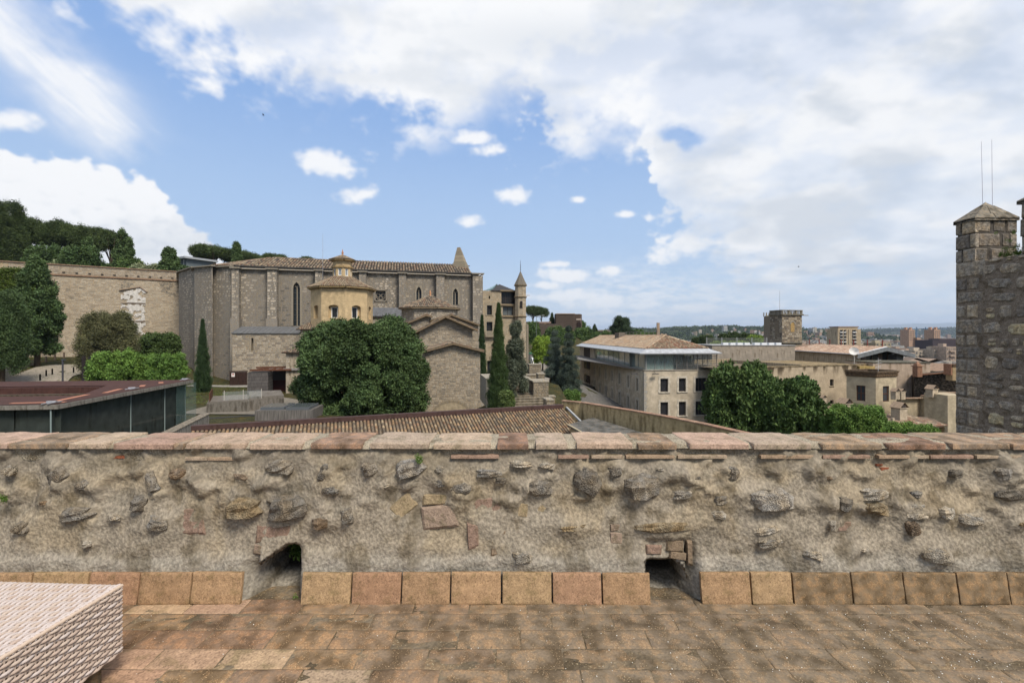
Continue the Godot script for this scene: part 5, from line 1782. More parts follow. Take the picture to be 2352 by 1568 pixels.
	part("core_wall", m, M(Color(0.07, 0.08, 0.075), 0.8), t)
	var l0 := at(392, 989, 35.0)
	var l1 := at(480, 951, 43.5)
	var lu := Vector3(l1.x - l0.x, 0, l1.z - l0.z)
	var lw := thing("concrete_parapet", "low grey concrete parapet wall at the foot of the glass pavilion", "wall", Vector3(l0.x, -9, l0.z))
	var ln := lu.normalized().cross(UP)
	m = MB.new()
	m.box(Transform3D(Basis(lu.normalized(), UP, ln), Vector3(l0.x, -9.5, l0.z) + lu * 0.5 - ln * 0.35), Vector3(lu.length(), 4.4, 0.7))
	part("wall", m, M(Color(0.33, 0.31, 0.28), 0.9, "streak", 0.4), lw)
	m = MB.new()
	m.box(Transform3D(Basis(lu.normalized(), UP, ln), Vector3(l0.x, -7.28, l0.z) + lu * 0.5 - ln * 0.35), Vector3(lu.length() + 0.06, 0.08, 0.76))
	part("wall_cap", m, M(Color(0.44, 0.41, 0.36), 0.9, "dirty", 0.6), lw)
func tiled_house() -> void:
	var r0 := at(440, 988, 29.0)
	var r1 := at(1292, 937, 38.0)
	r0.y = -5.87
	r1.y = -5.87
	var u := (r1 - r0).normalized()
	var n := u.cross(UP)
	var l := r0.distance_to(r1)
	var t := thing("tiled_house", "long low house under a worn clay tile roof right below the terrace", "house", (r0 + r1) * 0.5 + UP * -6)
	var st := []
	var run := 6.0
	var e0 := r0 + n * run + UP * -2.2
	var e1 := r1 + n * run * 1.0 + UP * -2.2 + u * 0.4
	var tones := [Color(0.327, 0.241, 0.152), Color(0.271, 0.2, 0.134), Color(0.223, 0.171, 0.121), Color(0.376, 0.253, 0.147), Color(0.306, 0.195, 0.123), Color(0.188, 0.151, 0.112), Color(0.39, 0.294, 0.188)]
	tile_roof(t, e0, e1, r1, r0, 0.235, 0.34, tones, Color(0.10, 0.075, 0.055), st)
	lay_tiles(t, st, 300)
	var m := MB.new()
	m.bar(r0 + UP * 0.16, r1 + UP * 0.16, 0.42, 0.30)
	part("ridge_flashing", m, M(Color(0.09, 0.052, 0.046), 0.6, "soft_streak", 0.3), t)
	m = MB.new()
	m.slab(PackedVector2Array([Vector2(0, 0), Vector2(l, 0), Vector2(l, 6.2), Vector2(0, 6.2)]), r1 - u * 0.0 - n * 0.4 + UP * -6.3, -u, UP, 0.3)
	m.box(Transform3D(Basis(u, UP, n), (r0 + r1) * 0.5 + n * 5.4 + UP * -5.2), Vector3(l, 5.0, 0.4))
	part("wall", m, M(Color(0.40, 0.33, 0.23), 0.9, "soft_streak", 0.4), t)
	m = MB.new()
	m.bar(r1 + u * 0.35 + UP * 0.05, e1 + u * 0.3 + UP * 0.05, 0.16, 0.12)
	part("verge_gutter", m, M(Color(0.30, 0.31, 0.32), 0.5), t)
	var bw := thing("boundary_wall", "curving ochre yellow rendered wall with dark rain stains and tile capping", "wall", plan(1400, 34.0) + UP * -10)
	var yt := -5.35
	var pts := [plan(1290, 38.4), plan(1335, 37.4), plan(1380, 35.2), plan(1450, 32.4), plan(1530, 29.6), plan(1620, 27.4), plan(1700, 25.7), plan(1790, 24.3)]
	var tops := [921.0, 925.0, 932.5, 944.0, 958.0, 976.0, 994.0, 1012.0]
	m = MB.new()
	var cap := MB.new()
	for k in pts.size() - 1:
		var p: Vector3 = pts[k]
		var q: Vector3 = pts[k + 1]
		var a := Vector3(p.x, hgt(tops[k], -p.z), p.z)
		var b := Vector3(q.x, hgt(tops[k + 1], -q.z), q.z)
		var uu := (q - p).normalized()
		var nn := uu.cross(UP)
		m.quad(Vector3(p.x, -15, p.z), Vector3(q.x, -15, q.z), b, a)
		m.quad(a, b, b - nn * 0.35, a - nn * 0.35)
		m.quad(Vector3(q.x, -15, q.z) - nn * 0.35, Vector3(p.x, -15, p.z) - nn * 0.35, a - nn * 0.35, b - nn * 0.35)
		var c := 0.0
		var ll := a.distance_to(b)
		while c < ll - 0.1:
			var e := MB.new()
			e.bar(a.lerp(b, c / ll) - nn * 0.17 + UP * 0.03, a.lerp(b, minf(c + 0.40, ll) / ll) - nn * 0.17 + UP * 0.03, 0.48, 0.06)
			part("capping_tile", e, M([Color(0.42, 0.25, 0.17), Color(0.36, 0.23, 0.16), Color(0.46, 0.30, 0.21)][rng.randi() % 3], 0.9, "terra", 1.0), bw)
			c += 0.42
	part("wall", m, M(Color(0.564, 0.438, 0.24), 0.92, "streak", 0.30, 1.0), bw)
	var lt := thing("shed", "lean-to shed with a grey weathered sheet roof against the ochre wall", "shed", plan(1370, 32.5) + UP * -9)
	m = MB.new()
	var a := at(1304, 975, 33.6)
	var b := at(1362, 958.5, 35.6)
	var c := at(1530, 1010, 28.3)
	var d := at(1420, 1040, 27.0)
	m.quad(a, d, c, b)
	m.quad(a + UP * -0.12, b + UP * -0.12, c + UP * -0.12, d + UP * -0.12)
	m.quad(a + UP * -0.12, d + UP * -0.12, d, a); m.quad(b + UP * -0.12, a + UP * -0.12, a, b)
	part("sheet_roof", m, M(Color(0.235, 0.235, 0.225), 0.7, "dirty", 0.25), lt)
	m = MB.new()
	m.quad(a + Vector3(0.2, -5, 0), d + Vector3(0.2, -5, 0), d + Vector3(0.2, -0.12, 0), a + Vector3(0.2, -0.12, 0))
	m.quad(b + Vector3(0, -5, 0), a + Vector3(0.2, -5, 0), a + Vector3(0.2, -0.12, 0), b + Vector3(0, -0.12, 0))
	part("wall", m, M(Color(0.44, 0.35, 0.21), 0.92, "soft_streak", 0.4), lt)
	m = MB.new()
	m.bar(a + UP * 0.02, d + UP * 0.02, 0.10, 0.06)
	part("roof_edge", m, M(Color(0.42, 0.36, 0.24), 0.7), lt)
func university() -> void:
	var d := 104.0
	var a := plan(1098, d)
	var w := along(1184, a, ALONG)
	var bs := Basis(ALONG, UP, OUT)
	var bot := -11.0
	var top := hgt(668, 105)
	var t := thing("university_building", "beige stone university building with a dark loggia, balcony and glass roof", "building", a + ALONG * w * 0.5 + UP * -8)
	var stone := M(Color(0.52, 0.436, 0.312), 0.95, "stone", 0.4)
	var o := a + UP * bot
	var holes := []
	var rect := func(x0: float, x1: float, y0: float, y1: float) -> Rect2:
		var s0 := along(x0, a, ALONG)
		var s1 := along(x1, a, ALONG)
		var dd: float = -(a + ALONG * (s0 + s1) * 0.5).z
		return Rect2(s0, hgt(y1, dd) - bot, s1 - s0, hgt(y0, dd) - hgt(y1, dd))
	var hs := [rect.call(1118.5, 1130, 701, 723), rect.call(1117.5, 1131, 739, 771), rect.call(1122.5, 1126, 668.5, 686), rect.call(1151.5, 1184, 670, 698), rect.call(1155, 1179, 704, 724), rect.call(1119, 1142, 828, 866), rect.call(1090, 1098, 0, 1)]
	hs.pop_back()
	var m := MB.new()
	m.facade(o, ALONG, UP, w, top - bot, hs, 0.7)
	m.quad(o + UP * (top - bot), o + ALONG * w + UP * (top - bot), o + ALONG * w - OUT * 14 + UP * (top - bot), o - OUT * 14 + UP * (top - bot))
	m.facade(o + ALONG * w, -OUT, UP, 14, top - bot, [], 0.3)
	part("wall", m, stone, t)
	var clear := func(x, y):
		for r: Rect2 in hs:
			if r.grow(0.12).has_point(Vector2(x, y)): return false
		return true
	var st := masonry(o, ALONG, UP, w, top - bot, Vector2(0.38, 0.5), Vector2(0.6, 1.2), 3, clear, 0.025)
	lay(t, st, "stone", 0.02, [Color(0.598, 0.501, 0.364), Color(0.533, 0.442, 0.319), Color(0.468, 0.39, 0.273)], 200)
	for k in hs.size():
		if k in [0, 1]: surround(t, o, ALONG, UP, hs[k], 0.3, M(Color(0.47, 0.41, 0.31), 0.9, "stone", 0.7))
		var fr := M(Color(0.035, 0.028, 0.025), 0.5)
		window(t, o, ALONG, UP, hs[k], 0.6, fr, 3 if k == 3 else 2, 2 if k in [0, 1, 3] else 1, 0.10, M(Color(0.10, 0.115, 0.12), 0.08) if k == 4 else null)
	var br: Rect2 = hs[1]
	m = MB.new()
	m.box(Transform3D(bs, o + ALONG * br.get_center().x + UP * (br.position.y - 0.15) + OUT * 0.35), Vector3(br.size.x + 0.8, 0.25, 0.9))
	var bal := part("balcony", m, M(Color(0.42, 0.36, 0.27), 0.9, "stone", 0.7), t)
	for k in 9:
		m = MB.new()
		m.box(Transform3D(bs, o + ALONG * (br.position.x - 0.25 + k * (br.size.x + 0.5) / 8.0) + UP * (br.position.y + 0.45) + OUT * 0.72), Vector3(0.12, 0.95, 0.12))
		part("baluster", m, M(Color(0.40, 0.35, 0.27), 0.9), bal)
	m = MB.new()
	m.box(Transform3D(bs, o + ALONG * br.get_center().x + UP * (br.position.y + 0.98) + OUT * 0.72), Vector3(br.size.x + 0.8, 0.12, 0.2))
	part("rail", m, M(Color(0.42, 0.36, 0.27), 0.9), bal)
	for y in [668.0, 700.5, 726.5]:
		m = MB.new()
		var s0 := along(1150, a, ALONG)
		m.box(Transform3D(bs, o + ALONG * (s0 + w) * 0.5 + UP * (hgt(y, 106) - bot) + OUT * 0.12), Vector3(w - s0 + 0.3, 0.3, 0.4))
		part("string_course", m, M(Color(0.36, 0.28, 0.18), 0.9, "stone", 0.7), t)
	var lr: Rect2 = hs[3]
	m = MB.new()
	for k in 3: m.box(Transform3D(bs, o + ALONG * lr.get_center().x + UP * (lr.position.y + 0.35 + k * 0.35) - OUT * 0.1), Vector3(lr.size.x, 0.05, 0.05))
	part("loggia_rail", m, M(Color(0.05, 0.035, 0.03), 0.5), t)
	var rt := top
	m = MB.new()
	var p0 := o + ALONG * along(1128, a, ALONG) + UP * (rt - bot + 0.05) + OUT * 0.3
	var p1 := o + ALONG * (w + 0.2) + UP * (rt - bot + 0.05) + OUT * 0.3
	var pk := (p0 + p1) * 0.5 - OUT * 5 + UP * 2.0
	m.tri(p0, p1, pk); m.tri(p1, p1 - OUT * 10, pk); m.tri(p0 - OUT * 10, p0, pk); m.tri(p1 - OUT * 10, p0 - OUT * 10, pk)
	part("dark_roof", m, M(Color(0.035, 0.033, 0.033), 0.6), t)
	m = MB.new()
	var g0 := at(1111.5, 668, 106)
	var g1 := at(1131, 666, 107)
	var g2 := at(1141.5, 652.5, 109)
	var g3 := at(1113, 663.5, 109)
	g3 = g0 + (g2 - g1)
	g3.y = g0.y + 0.4
	m.quad(g0, g1, g2, g3)
	part("skylight", m, M(Color(0.20, 0.30, 0.33), 0.15), t)
	for k in 8:
		m = MB.new()
		m.bar(g0.lerp(g1, k / 7.0) + UP * 0.06, g3.lerp(g2, k / 7.0) + UP * 0.06, 0.10, 0.08)
		part("glazing_bar", m, M(Color(0.08, 0.12, 0.13), 0.5), t)
	m = MB.new()
	m.tri(g1, g1 + Vector3(2.2, 0.2, -2), g2)
	m.tri(g2, g1 + Vector3(2.2, 0.2, -2), g2 + Vector3(0.4, -1.3, -1.0))
	part("skylight_side", m, M(Color(0.04, 0.045, 0.045), 0.5), t)
	var c := plan(1195.5, 105.5)
	var tt := thing("stair_turret", "slender eight sided stone turret with a pointed spire and iron vane", "turret", c + UP * -8)
	var r := 1.32
	m = MB.new()
	m.lathe(c, [Vector2(r, -10.5), Vector2(r, 11.4)], 8, PI / 8, false)
	part("wall", m, stone, tt)
	var ts := []
	for k in 8:
		var a0 := PI / 8 - TAU * k / 8.0
		var p := c + Vector3(cos(a0) * r, -10.0, sin(a0) * r)
		var q := c + Vector3(cos(a0 - TAU / 8) * r, -10.0, sin(a0 - TAU / 8) * r)
		ts += masonry(p, (q - p).normalized(), UP, p.distance_to(q), 21.3, Vector2(0.38, 0.5), Vector2(0.45, 1.0), 3, null, 0.025)
	lay(tt, ts, "stone", 0.02, [Color(0.611, 0.52, 0.39), Color(0.546, 0.461, 0.338), Color(0.455, 0.39, 0.286)], 120)
	for y in [656.0, 682.5, 727.0]:
		m = MB.new()
		m.lathe(c + UP * hgt(y, 105.5), [Vector2(r, -0.15), Vector2(r + 0.25, -0.02), Vector2(r + 0.25, 0.12), Vector2(r - 0.1, 0.2)], 8, PI / 8, false)
		part("string_course", m, M(Color(0.38, 0.30, 0.19), 0.9, "stone", 0.7), tt)
	m = MB.new()
	m.lathe(c + UP * 11.45, [Vector2(r + 0.2, 0), Vector2(r * 0.55, 1.6), Vector2(0.12, 3.0), Vector2(0.0, 3.05)], 8, PI / 8, false)
	part("spire", m, M(Color(0.24, 0.215, 0.175), 0.95, "stone", 0.9, 2.0), tt)
	m = MB.new()
	m.tube([c + UP * 14.3, c + UP * 17.0], [0.06, 0.03], 5)
	for y in [14.9, 15.4, 15.9]: m.lathe(c + UP * y, [Vector2(0.02, -0.12), Vector2(0.14, 0), Vector2(0.02, 0.12)], 6)
	part("vane", m, M(Color(0.05, 0.05, 0.05), 0.6), tt)
	m = MB.new()
	var wn := Vector3(0.1, 0, 1).normalized()
	var arch := PackedVector2Array([Vector2(-0.3, 0), Vector2(0.3, 0)])
	for k in 7: arch.append(Vector2(cos(PI * k / 6.0) * 0.3, 1.3 + sin(PI * k / 6.0) * 0.3))
	m.slab(arch, c + wn * (r * 0.924 + 0.10) + UP * hgt(708, 105), UP.cross(wn), UP, 0.2)
	part("window", m, M(Color(0.025, 0.022, 0.02), 0.5), tt)
	m = MB.new()
	m.bar(c + Vector3(1.3, 9.1, 0), c + Vector3(2.1, 9.1, 0), 0.14, 0.12)
	part("water_spout", m, M(Color(0.33, 0.28, 0.2), 0.9), tt)
	var wing := thing("street_wing", "long plain beige street front running uphill beyond the turret", "building", plan(1216, 125) + UP * -8)
	m = MB.new()
	var q0 := plan(1209, 108.0)
	var q1 := plan(1214, 132.0)
	var uu := (q1 - q0).normalized()
	m.facade(q0 + UP * -10, uu, UP, q0.distance_to(q1), 13.0, [], 0.3)
	part("wall", m, M(Color(0.42, 0.35, 0.25), 0.95, "stone", 0.5, 1.5), wing)
func street() -> void:
	var cob := M(Color(0.28, 0.25, 0.21), 0.9, "plain", 0.5)
	sheet("street", [[0.8, -55], [2.4, -70], [4.5, -100], [6, -134], [9.5, -170], [10.5, -215], [14, -250]], [[4.0, -55], [6.6, -70], [9.0, -100], [11.2, -134], [14.0, -170], [16, -215], [19, -250]], 0.12, cob)
	sheet("lane", [[9, -44], [10.5, -60], [10.5, -80], [11, -122]], [[19.2, -44], [19.2, -60], [18.8, -80], [17.2, -122]], 0.10, M(Color(0.16, 0.15, 0.135), 0.9, "plain", 0.4))
	var a := plan(1150, 43.6)
	var u := Vector3(0.985, 0, -0.17).normalized()
	var n := u.cross(UP)
	var bs := Basis(u, UP, n)
	var st := thing("stone_stairs", "broad flight of worn stone steps leading up from the small square", "stairs", a + UP * -6.7)
	for k in 12:
		var w: float = along(1262.0 - k * 3.3, a - n * 0.62 * k, u) - along(1150, a - n * 0.62 * k, u)
		var m := MB.new()
		var s0 := along(1150, a - n * 0.62 * k, u)
		m.box(Transform3D(bs, a - n * (0.62 * k + 0.5) + u * (s0 + w * 0.5) + UP * (-6.62 + 0.168 * k - 0.4)), Vector3(w, 0.8, 1.0))
		m.box(Transform3D(bs, a - n * (0.62 * k + 0.13) + u * (s0 + w * 0.5) + UP * (-6.62 + 0.168 * k - 0.025)), Vector3(w + 0.03, 0.06, 0.34))
		part("step", m, M(Color(0.40, 0.36, 0.29), 0.92, "dirty", 0.5), st)
	var m := MB.new()
	m.box(Transform3D(bs, a - n * 10.6 + u * 2.0 + UP * -6.2), Vector3(5.0, 3.1, 6.4))
	struct("landing", m, M(Color(0.40, 0.36, 0.29), 0.92, "plain", 0.5))
	m = MB.new()
	m.box(Transform3D(bs, a + n * 2.6 + u * 2.2 + UP * -8.15), Vector3(6.0, 2.8, 5.6))
	struct("small_square", m, M(Color(0.42, 0.38, 0.31), 0.92, "plain", 0.5))
	var ws := M(Color(0.29, 0.245, 0.18), 0.95, "stone", 0.5, 2.0)
	var capm := M(Color(0.47, 0.42, 0.33), 0.9, "stone", 0.7)
	var walls := [
		["thick stone block wall at the head of the stairs, with pale coping", 1225.5, 1260.0, 46.6, 878.0, 931.0, 2.6],
		["small stone pier on the left wall behind the stair head", 1236.0, 1251.0, 54.5, 860.0, 885.0, 1.0],
		["dark stone wall closing the street behind the stairs", 1216.0, 1243.0, 66.0, 838.0, 872.0, 1.2],
		["low stone wall sloping beside the stair landing", 1196.0, 1236.0, 57.0, 862.0, 884.0, 0.6],
		["short stone wall with sloping coping right of the stairs", 1256.0, 1271.0, 42.5, 920.0, 942.0, 1.4],
		["low wall stub between stairs and ochre wall", 1262.0, 1275.0, 48.0, 912.0, 940.0, 0.8]]
	for w in walls:
		var b := plan(w[1], w[3])
		var l := along(w[2], b, u)
		var y0 := hgt(w[5], w[3]) - 0.5
		var y1 := hgt(w[4], w[3])
		var t := thing("stone_wall", w[0], "wall", b + u * l * 0.5 + UP * y0)
		m = MB.new()
		m.box(Transform3D(bs, b + u * l * 0.5 - n * w[6] * 0.5 + UP * (y0 + y1) * 0.5), Vector3(l, y1 - y0, w[6]))
		part("wall", m, ws, t)
		m = MB.new()
		m.box(Transform3D(bs, b + u * l * 0.5 - n * w[6] * 0.5 + UP * (y1 + 0.06)), Vector3(l + 0.12, 0.12, w[6] + 0.12))
		part("coping", m, capm, t)
		var ss := masonry(b + UP * y0, u, UP, l, y1 - y0, Vector2(0.2, 0.32), Vector2(0.25, 0.6), 3, null, 0.03)
		ss += masonry(b - n * w[6] + UP * y0, n, UP, w[6], y1 - y0, Vector2(0.2, 0.32), Vector2(0.25, 0.6), 3, null, 0.03)
		lay(t, ss, "stone", 0.02, [Color(0.408, 0.342, 0.246), Color(0.336, 0.282, 0.204), Color(0.264, 0.222, 0.168)], 120)
	m = MB.new()
	m.tube([at(1156, 938, 42.0), at(1151, 928, 43.0)], [0.04, 0.04], 6)
	solo("handrail", m, metal(Color(0.6, 0.6, 0.6), 0.3), "short bright metal handrail at the foot of the stone stairs", "handrail")
	car("white pickup truck parked nearest on the street, front towards us", at(1230.5, 841, 131.0), 0.10, true)
	car("white delivery van parked behind the pickup on the street", at(1227.5, 834, 141.0), 0.10, false)
	car_small("small white car parked far up the street", at(1237.5, 793, 212.0), 0.7)
	var cp := at(1219.5, 827, 150.0)
	for k in 2:
		var t := thing("waste_container", ["grey waste container with a dark green lid, left of the pair", "grey waste container with a blue lid and red panel, right of the pair"][k], "container", cp + Vector3(k * 2.2, 0, -k * 1.0))
		m = MB.new()
		m.box(T0(cp + Vector3(k * 2.2, 1.05, -k)), Vector3(1.9, 1.9, 1.4))
		part("bin", m, M([Color(0.09, 0.085, 0.08), Color(0.10, 0.10, 0.10)][k], 0.6), t)
		m = MB.new()
		m.lathe(Vector3.ZERO, [Vector2(0.0, 0.9), Vector2(0.5, 0.8), Vector2(0.9, 0.35), Vector2(1.0, 0.0)], 12)
		placed("lid", m.mesh(), M([Color(0.02, 0.09, 0.05), Color(0.06, 0.12, 0.2)][k], 0.5), t, Transform3D(Basis().scaled(Vector3(1, 0.7, 0.75)), cp + Vector3(k * 2.2, 1.95, -k)))
		m = MB.new()
		m.box(T0(cp + Vector3(k * 2.2 + 0.2, 1.1, -k + 0.72)), Vector3(0.8, 0.9, 0.04))
		part("panel", m, M(Color(0.28, 0.03, 0.04) if k else Color(0.2, 0.2, 0.2), 0.5), t)
	for k in 7:
		var p := Vector3(lerpf(7.0, 9.6, k / 6.0), 0, lerpf(-150, -176, k / 6.0))
		p.y = land(p.x, p.z)
		m = MB.new()
		m.bar(p, p + UP * 1.1, 0.14, 0.14)
		tag(solo("kerb_post", m, M(Color(0.06, 0.05, 0.05), 0.6), "thin dark post in the row on the left kerb of the street", "post", "posts on the left kerb of the far street"), "")
	var lp := plan(1232, 190)
	var g := thing("street_lamp", "tall grey street lamp with a bent arm far up the street", "street lamp", Vector3(lp.x, land(lp.x, lp.z), lp.z))
	m = MB.new()
	m.tube([Vector3(lp.x, -7, lp.z), Vector3(lp.x, 8.0, lp.z)], [0.12, 0.08], 6)
	part("post", m, M(Color(0.12, 0.13, 0.13), 0.5), g)
	m = MB.new()
	m.bar(Vector3(lp.x, 8.0, lp.z), Vector3(lp.x + 2.6, 8.3, lp.z), 0.12, 0.1)
	m.box(T0(Vector3(lp.x + 2.9, 8.3, lp.z)), Vector3(0.9, 0.16, 0.4))
	part("lamp_arm", m, M(Color(0.45, 0.46, 0.46), 0.5), g)
func car(label: String, p: Vector3, turn: float, pickup: bool) -> void:
	p.y = land(p.x, p.z) + 0.15
	var t := thing("pickup_truck" if pickup else "delivery_van", label, "pickup" if pickup else "van", p)
	var b := Basis(UP, turn)
	var white := M(Color(0.72, 0.72, 0.71), 0.3)
	var at_ := func(v: Vector3) -> Transform3D: return Transform3D(b, p + b * v)
	var prof: PackedVector2Array
	if pickup: prof = PackedVector2Array([Vector2(-2.4, 0.35), Vector2(2.4, 0.35), Vector2(2.45, 0.85), Vector2(2.3, 1.05), Vector2(1.25, 1.15), Vector2(0.55, 1.78), Vector2(-0.9, 1.80), Vector2(-1.0, 1.1), Vector2(-2.4, 1.1)])
	else: prof = PackedVector2Array([Vector2(-2.4, 0.35), Vector2(2.3, 0.35), Vector2(2.35, 0.95), Vector2(2.1, 1.2), Vector2(1.3, 2.0), Vector2(0.9, 2.2), Vector2(-2.35, 2.2), Vector2(-2.45, 1.2)])
	var m := MB.new()
	m.slab(prof, p + b * Vector3(-0.86, 0, 0), -(b * Vector3(0, 0, -1)), UP, -1.72 if false else 1.72)
	part("body", m, white, t)
	m = MB.new()
	if pickup: m.quad(p + b * Vector3(-0.72, 1.16, 1.27), p + b * Vector3(0.72, 1.16, 1.27), p + b * Vector3(0.66, 1.72, 0.64), p + b * Vector3(-0.66, 1.72, 0.64))
	else: m.quad(p + b * Vector3(-0.74, 1.26, 2.08), p + b * Vector3(0.74, 1.26, 2.08), p + b * Vector3(0.68, 1.94, 1.40), p + b * Vector3(-0.68, 1.94, 1.40))
	part("windscreen", m, M(Color(0.03, 0.04, 0.045), 0.06), t)
	m = MB.new()
	m.box(at_.call(Vector3(0, 0.52, 2.42)), Vector3(1.74, 0.34, 0.16))
	part("bumper", m, M(Color(0.02, 0.02, 0.02), 0.5), t)
	for s in [-1.0, 1.0]:
		m = MB.new()
		m.box(at_.call(Vector3(s * 0.62, 0.86, 2.38)), Vector3(0.4, 0.18, 0.12))
		part("headlight", m, M(Color(0.5, 0.5, 0.5), 0.1), t)
		m = MB.new()
		m.box(at_.call(Vector3(s * 0.87, 1.4 if pickup else 1.6, 0.2)), Vector3(0.03, 0.42, 1.2))
		part("side_window", m, M(Color(0.03, 0.035, 0.04), 0.06), t)
		for z in [1.5, -1.5]:
			m = MB.new()
			m.lathe(Vector3.ZERO, [Vector2(0, -0.11), Vector2(0.34, -0.11), Vector2(0.34, 0.11), Vector2(0, 0.11)], 14)
			placed("wheel", m.mesh(), M(Color(0.02, 0.02, 0.02), 0.8), t, Transform3D(b * Basis(Vector3.BACK, PI / 2), p + b * Vector3(s * 0.8, 0.34, z)))
	m = MB.new()
	m.box(at_.call(Vector3(0, 0.85, 2.42)), Vector3(0.7, 0.16, 0.05))
	part("grille", m, M(Color(0.04, 0.04, 0.04), 0.4), t)
func car_small(label: String, p: Vector3, turn: float) -> void:
	p.y = land(p.x, p.z) + 0.15
	var t := thing("parked_car", label, "car", p)
	var b := Basis(UP, turn)
	var m := MB.new()
	m.slab(PackedVector2Array([Vector2(-2.0, 0.3), Vector2(2.0, 0.3), Vector2(2.05, 0.75), Vector2(1.2, 0.95), Vector2(0.5, 1.45), Vector2(-1.3, 1.48), Vector2(-2.0, 0.95)]), p + b * Vector3(-0.84, 0, 0), b * Vector3(0, 0, 1), UP, 1.68)
	part("body", m, M(Color(0.74, 0.74, 0.74), 0.3), t)
	m = MB.new()
	m.box(Transform3D(b, p + b * Vector3(0, 1.16, -0.3)), Vector3(1.72, 0.36, 1.6))
	part("side_window", m, M(Color(0.04, 0.045, 0.05), 0.1), t)
	for s in [-1.0, 1.0]:
		for z in [1.25, -1.25]:
			m = MB.new()
			m.lathe(Vector3.ZERO, [Vector2(0, -0.1), Vector2(0.32, -0.1), Vector2(0.32, 0.1), Vector2(0, 0.1)], 12)
			placed("wheel", m.mesh(), M(Color(0.02, 0.02, 0.02), 0.8), t, Transform3D(b * Basis(Vector3.BACK, PI / 2), p + b * Vector3(s * 0.78, 0.32, z)))
func plain_box(t: Node3D, called: String, c: Vector3, s: Vector3, turn: float, m: Material) -> void:
	var b := MB.new()
	b.box(Transform3D(Basis(UP, turn), c), s)
	part(called, b, m, t)
func hillside_houses() -> void:
	var brick := M(Color(0.105, 0.078, 0.062), 0.95, "terra", 0.3)
	var a := plan(1278, 250)
	var t := thing("brick_house", "square brown brick house with an arched opening high on the hillside", "house", a + UP * -1)
	var y0 := hgt(756, 250)
	var y1 := hgt(729, 250)
	plain_box(t, "wall", Vector3(a.x + 4.6, (y0 + y1) * 0.5, a.z - 5), Vector3(9.6, y1 - y0 + 4, 9), 0.0, brick)
	plain_box(t, "wall", Vector3(a.x + 11.6, (y0 + y1) * 0.5, a.z - 4), Vector3(4.4, y1 - y0 + 3.8, 8), -0.25, M(Color(0.14, 0.10, 0.078), 0.95, "terra", 0.3))
	var m := MB.new()
	var arch := PackedVector2Array([Vector2(-1.2, 0), Vector2(1.2, 0)])
	for k in 9: arch.append(Vector2(cos(PI * k / 8.0) * 1.2, 2.6 + sin(PI * k / 8.0) * 1.2))
	m.slab(arch, Vector3(a.x + 11.9, y0 + 0.2, a.z + 0.3), Vector3(0.97, 0, 0.24), UP, 0.3)
	part("arch_opening", m, M(Color(0.03, 0.02, 0.018), 0.9), t)
	plain_box(t, "parapet", Vector3(a.x + 5.0, y1 + 2.05, a.z - 5), Vector3(10.2, 0.3, 9.6), 0.0, M(Color(0.36, 0.27, 0.2), 0.9))
	plain_box(t, "window_slot", Vector3(a.x + 11.9, y1 - 1.0, a.z + 0.2), Vector3(2.6, 0.8, 0.5), -0.25, M(Color(0.4, 0.33, 0.27), 0.9))
	var b := plan(1318, 262)
	t = thing("yellow_house", "small yellow ochre house tucked right of the brick cube on the hillside", "house", b + UP * 0)
	plain_box(t, "wall", Vector3(b.x, hgt(751, 262), b.z), Vector3(5, 6, 5), 0.2, M(Color(0.55, 0.33, 0.09), 0.9))
	plain_box(t, "window", Vector3(b.x + 0.3, hgt(749, 262), b.z + 2.6), Vector3(1.0, 1.6, 0.3), 0.2, M(Color(0.06, 0.05, 0.05), 0.4))
	var c := plan(1243, 235)
	t = thing("terraced_house", "dark brick split level house with wide windows half hidden by trees", "house", c + UP * -2)
	plain_box(t, "wall", Vector3(c.x - 6, hgt(758, 235), c.z), Vector3(9, 8, 8), 0.1, brick)
	plain_box(t, "wall", Vector3(c.x + 4, hgt(760, 235), c.z + 1), Vector3(13, 7, 8), 0.1, M(Color(0.12, 0.092, 0.075), 0.95, "terra", 0.3))
	plain_box(t, "roof", Vector3(c.x - 1, hgt(769, 235), c.z + 4.4), Vector3(20, 0.7, 3), 0.1, M(Color(0.06, 0.05, 0.05), 0.8))
	for k in 4: plain_box(t, "window", Vector3(c.x - 7 + k * 3.6, hgt(759, 235) + 0.4 * (k % 2), c.z + 4.8), Vector3(1.9, 2.2, 0.4), 0.1, M(Color(0.05, 0.06, 0.07), 0.15))
	plain_box(t, "chimney", Vector3(c.x + 2, hgt(748, 235), c.z), Vector3(0.9, 2.2, 0.9), 0.1, M(Color(0.55, 0.4, 0.2), 0.9))
	var e := plan(1222, 255)
	t = thing("hill_house", "low house with a shallow pinkish roof under the umbrella pines", "house", e + UP * 2)
	plain_box(t, "wall", Vector3(e.x, hgt(744, 255) - 1.0, e.z), Vector3(19, 3, 8), 0.0, M(Color(0.40, 0.24, 0.19), 0.9))
	plain_box(t, "roof", Vector3(e.x, hgt(744, 255) + 0.8, e.z), Vector3(20, 0.7, 9), 0.0, M(Color(0.42, 0.30, 0.24), 0.9, "terra", 0.3))
	var g := plan(1380, 300)
	t = thing("hill_house", "pale stone house with a dark opening and a flat terrace left of the cedar", "house", g + UP * 2)
	plain_box(t, "wall", Vector3(g.x, hgt(764, 300), g.z), Vector3(10, 3.6, 8), -0.2, M(Color(0.42, 0.36, 0.28), 0.95, "stone", 0.3))
	plain_box(t, "wall", Vector3(g.x + 10, hgt(767, 300), g.z + 2), Vector3(14, 4.4, 8), -0.2, M(Color(0.36, 0.32, 0.26), 0.95, "stone", 0.3))
	plain_box(t, "opening", Vector3(g.x, hgt(763, 300), g.z + 4.2), Vector3(6, 1.6, 0.4), -0.2, M(Color(0.04, 0.035, 0.03)))
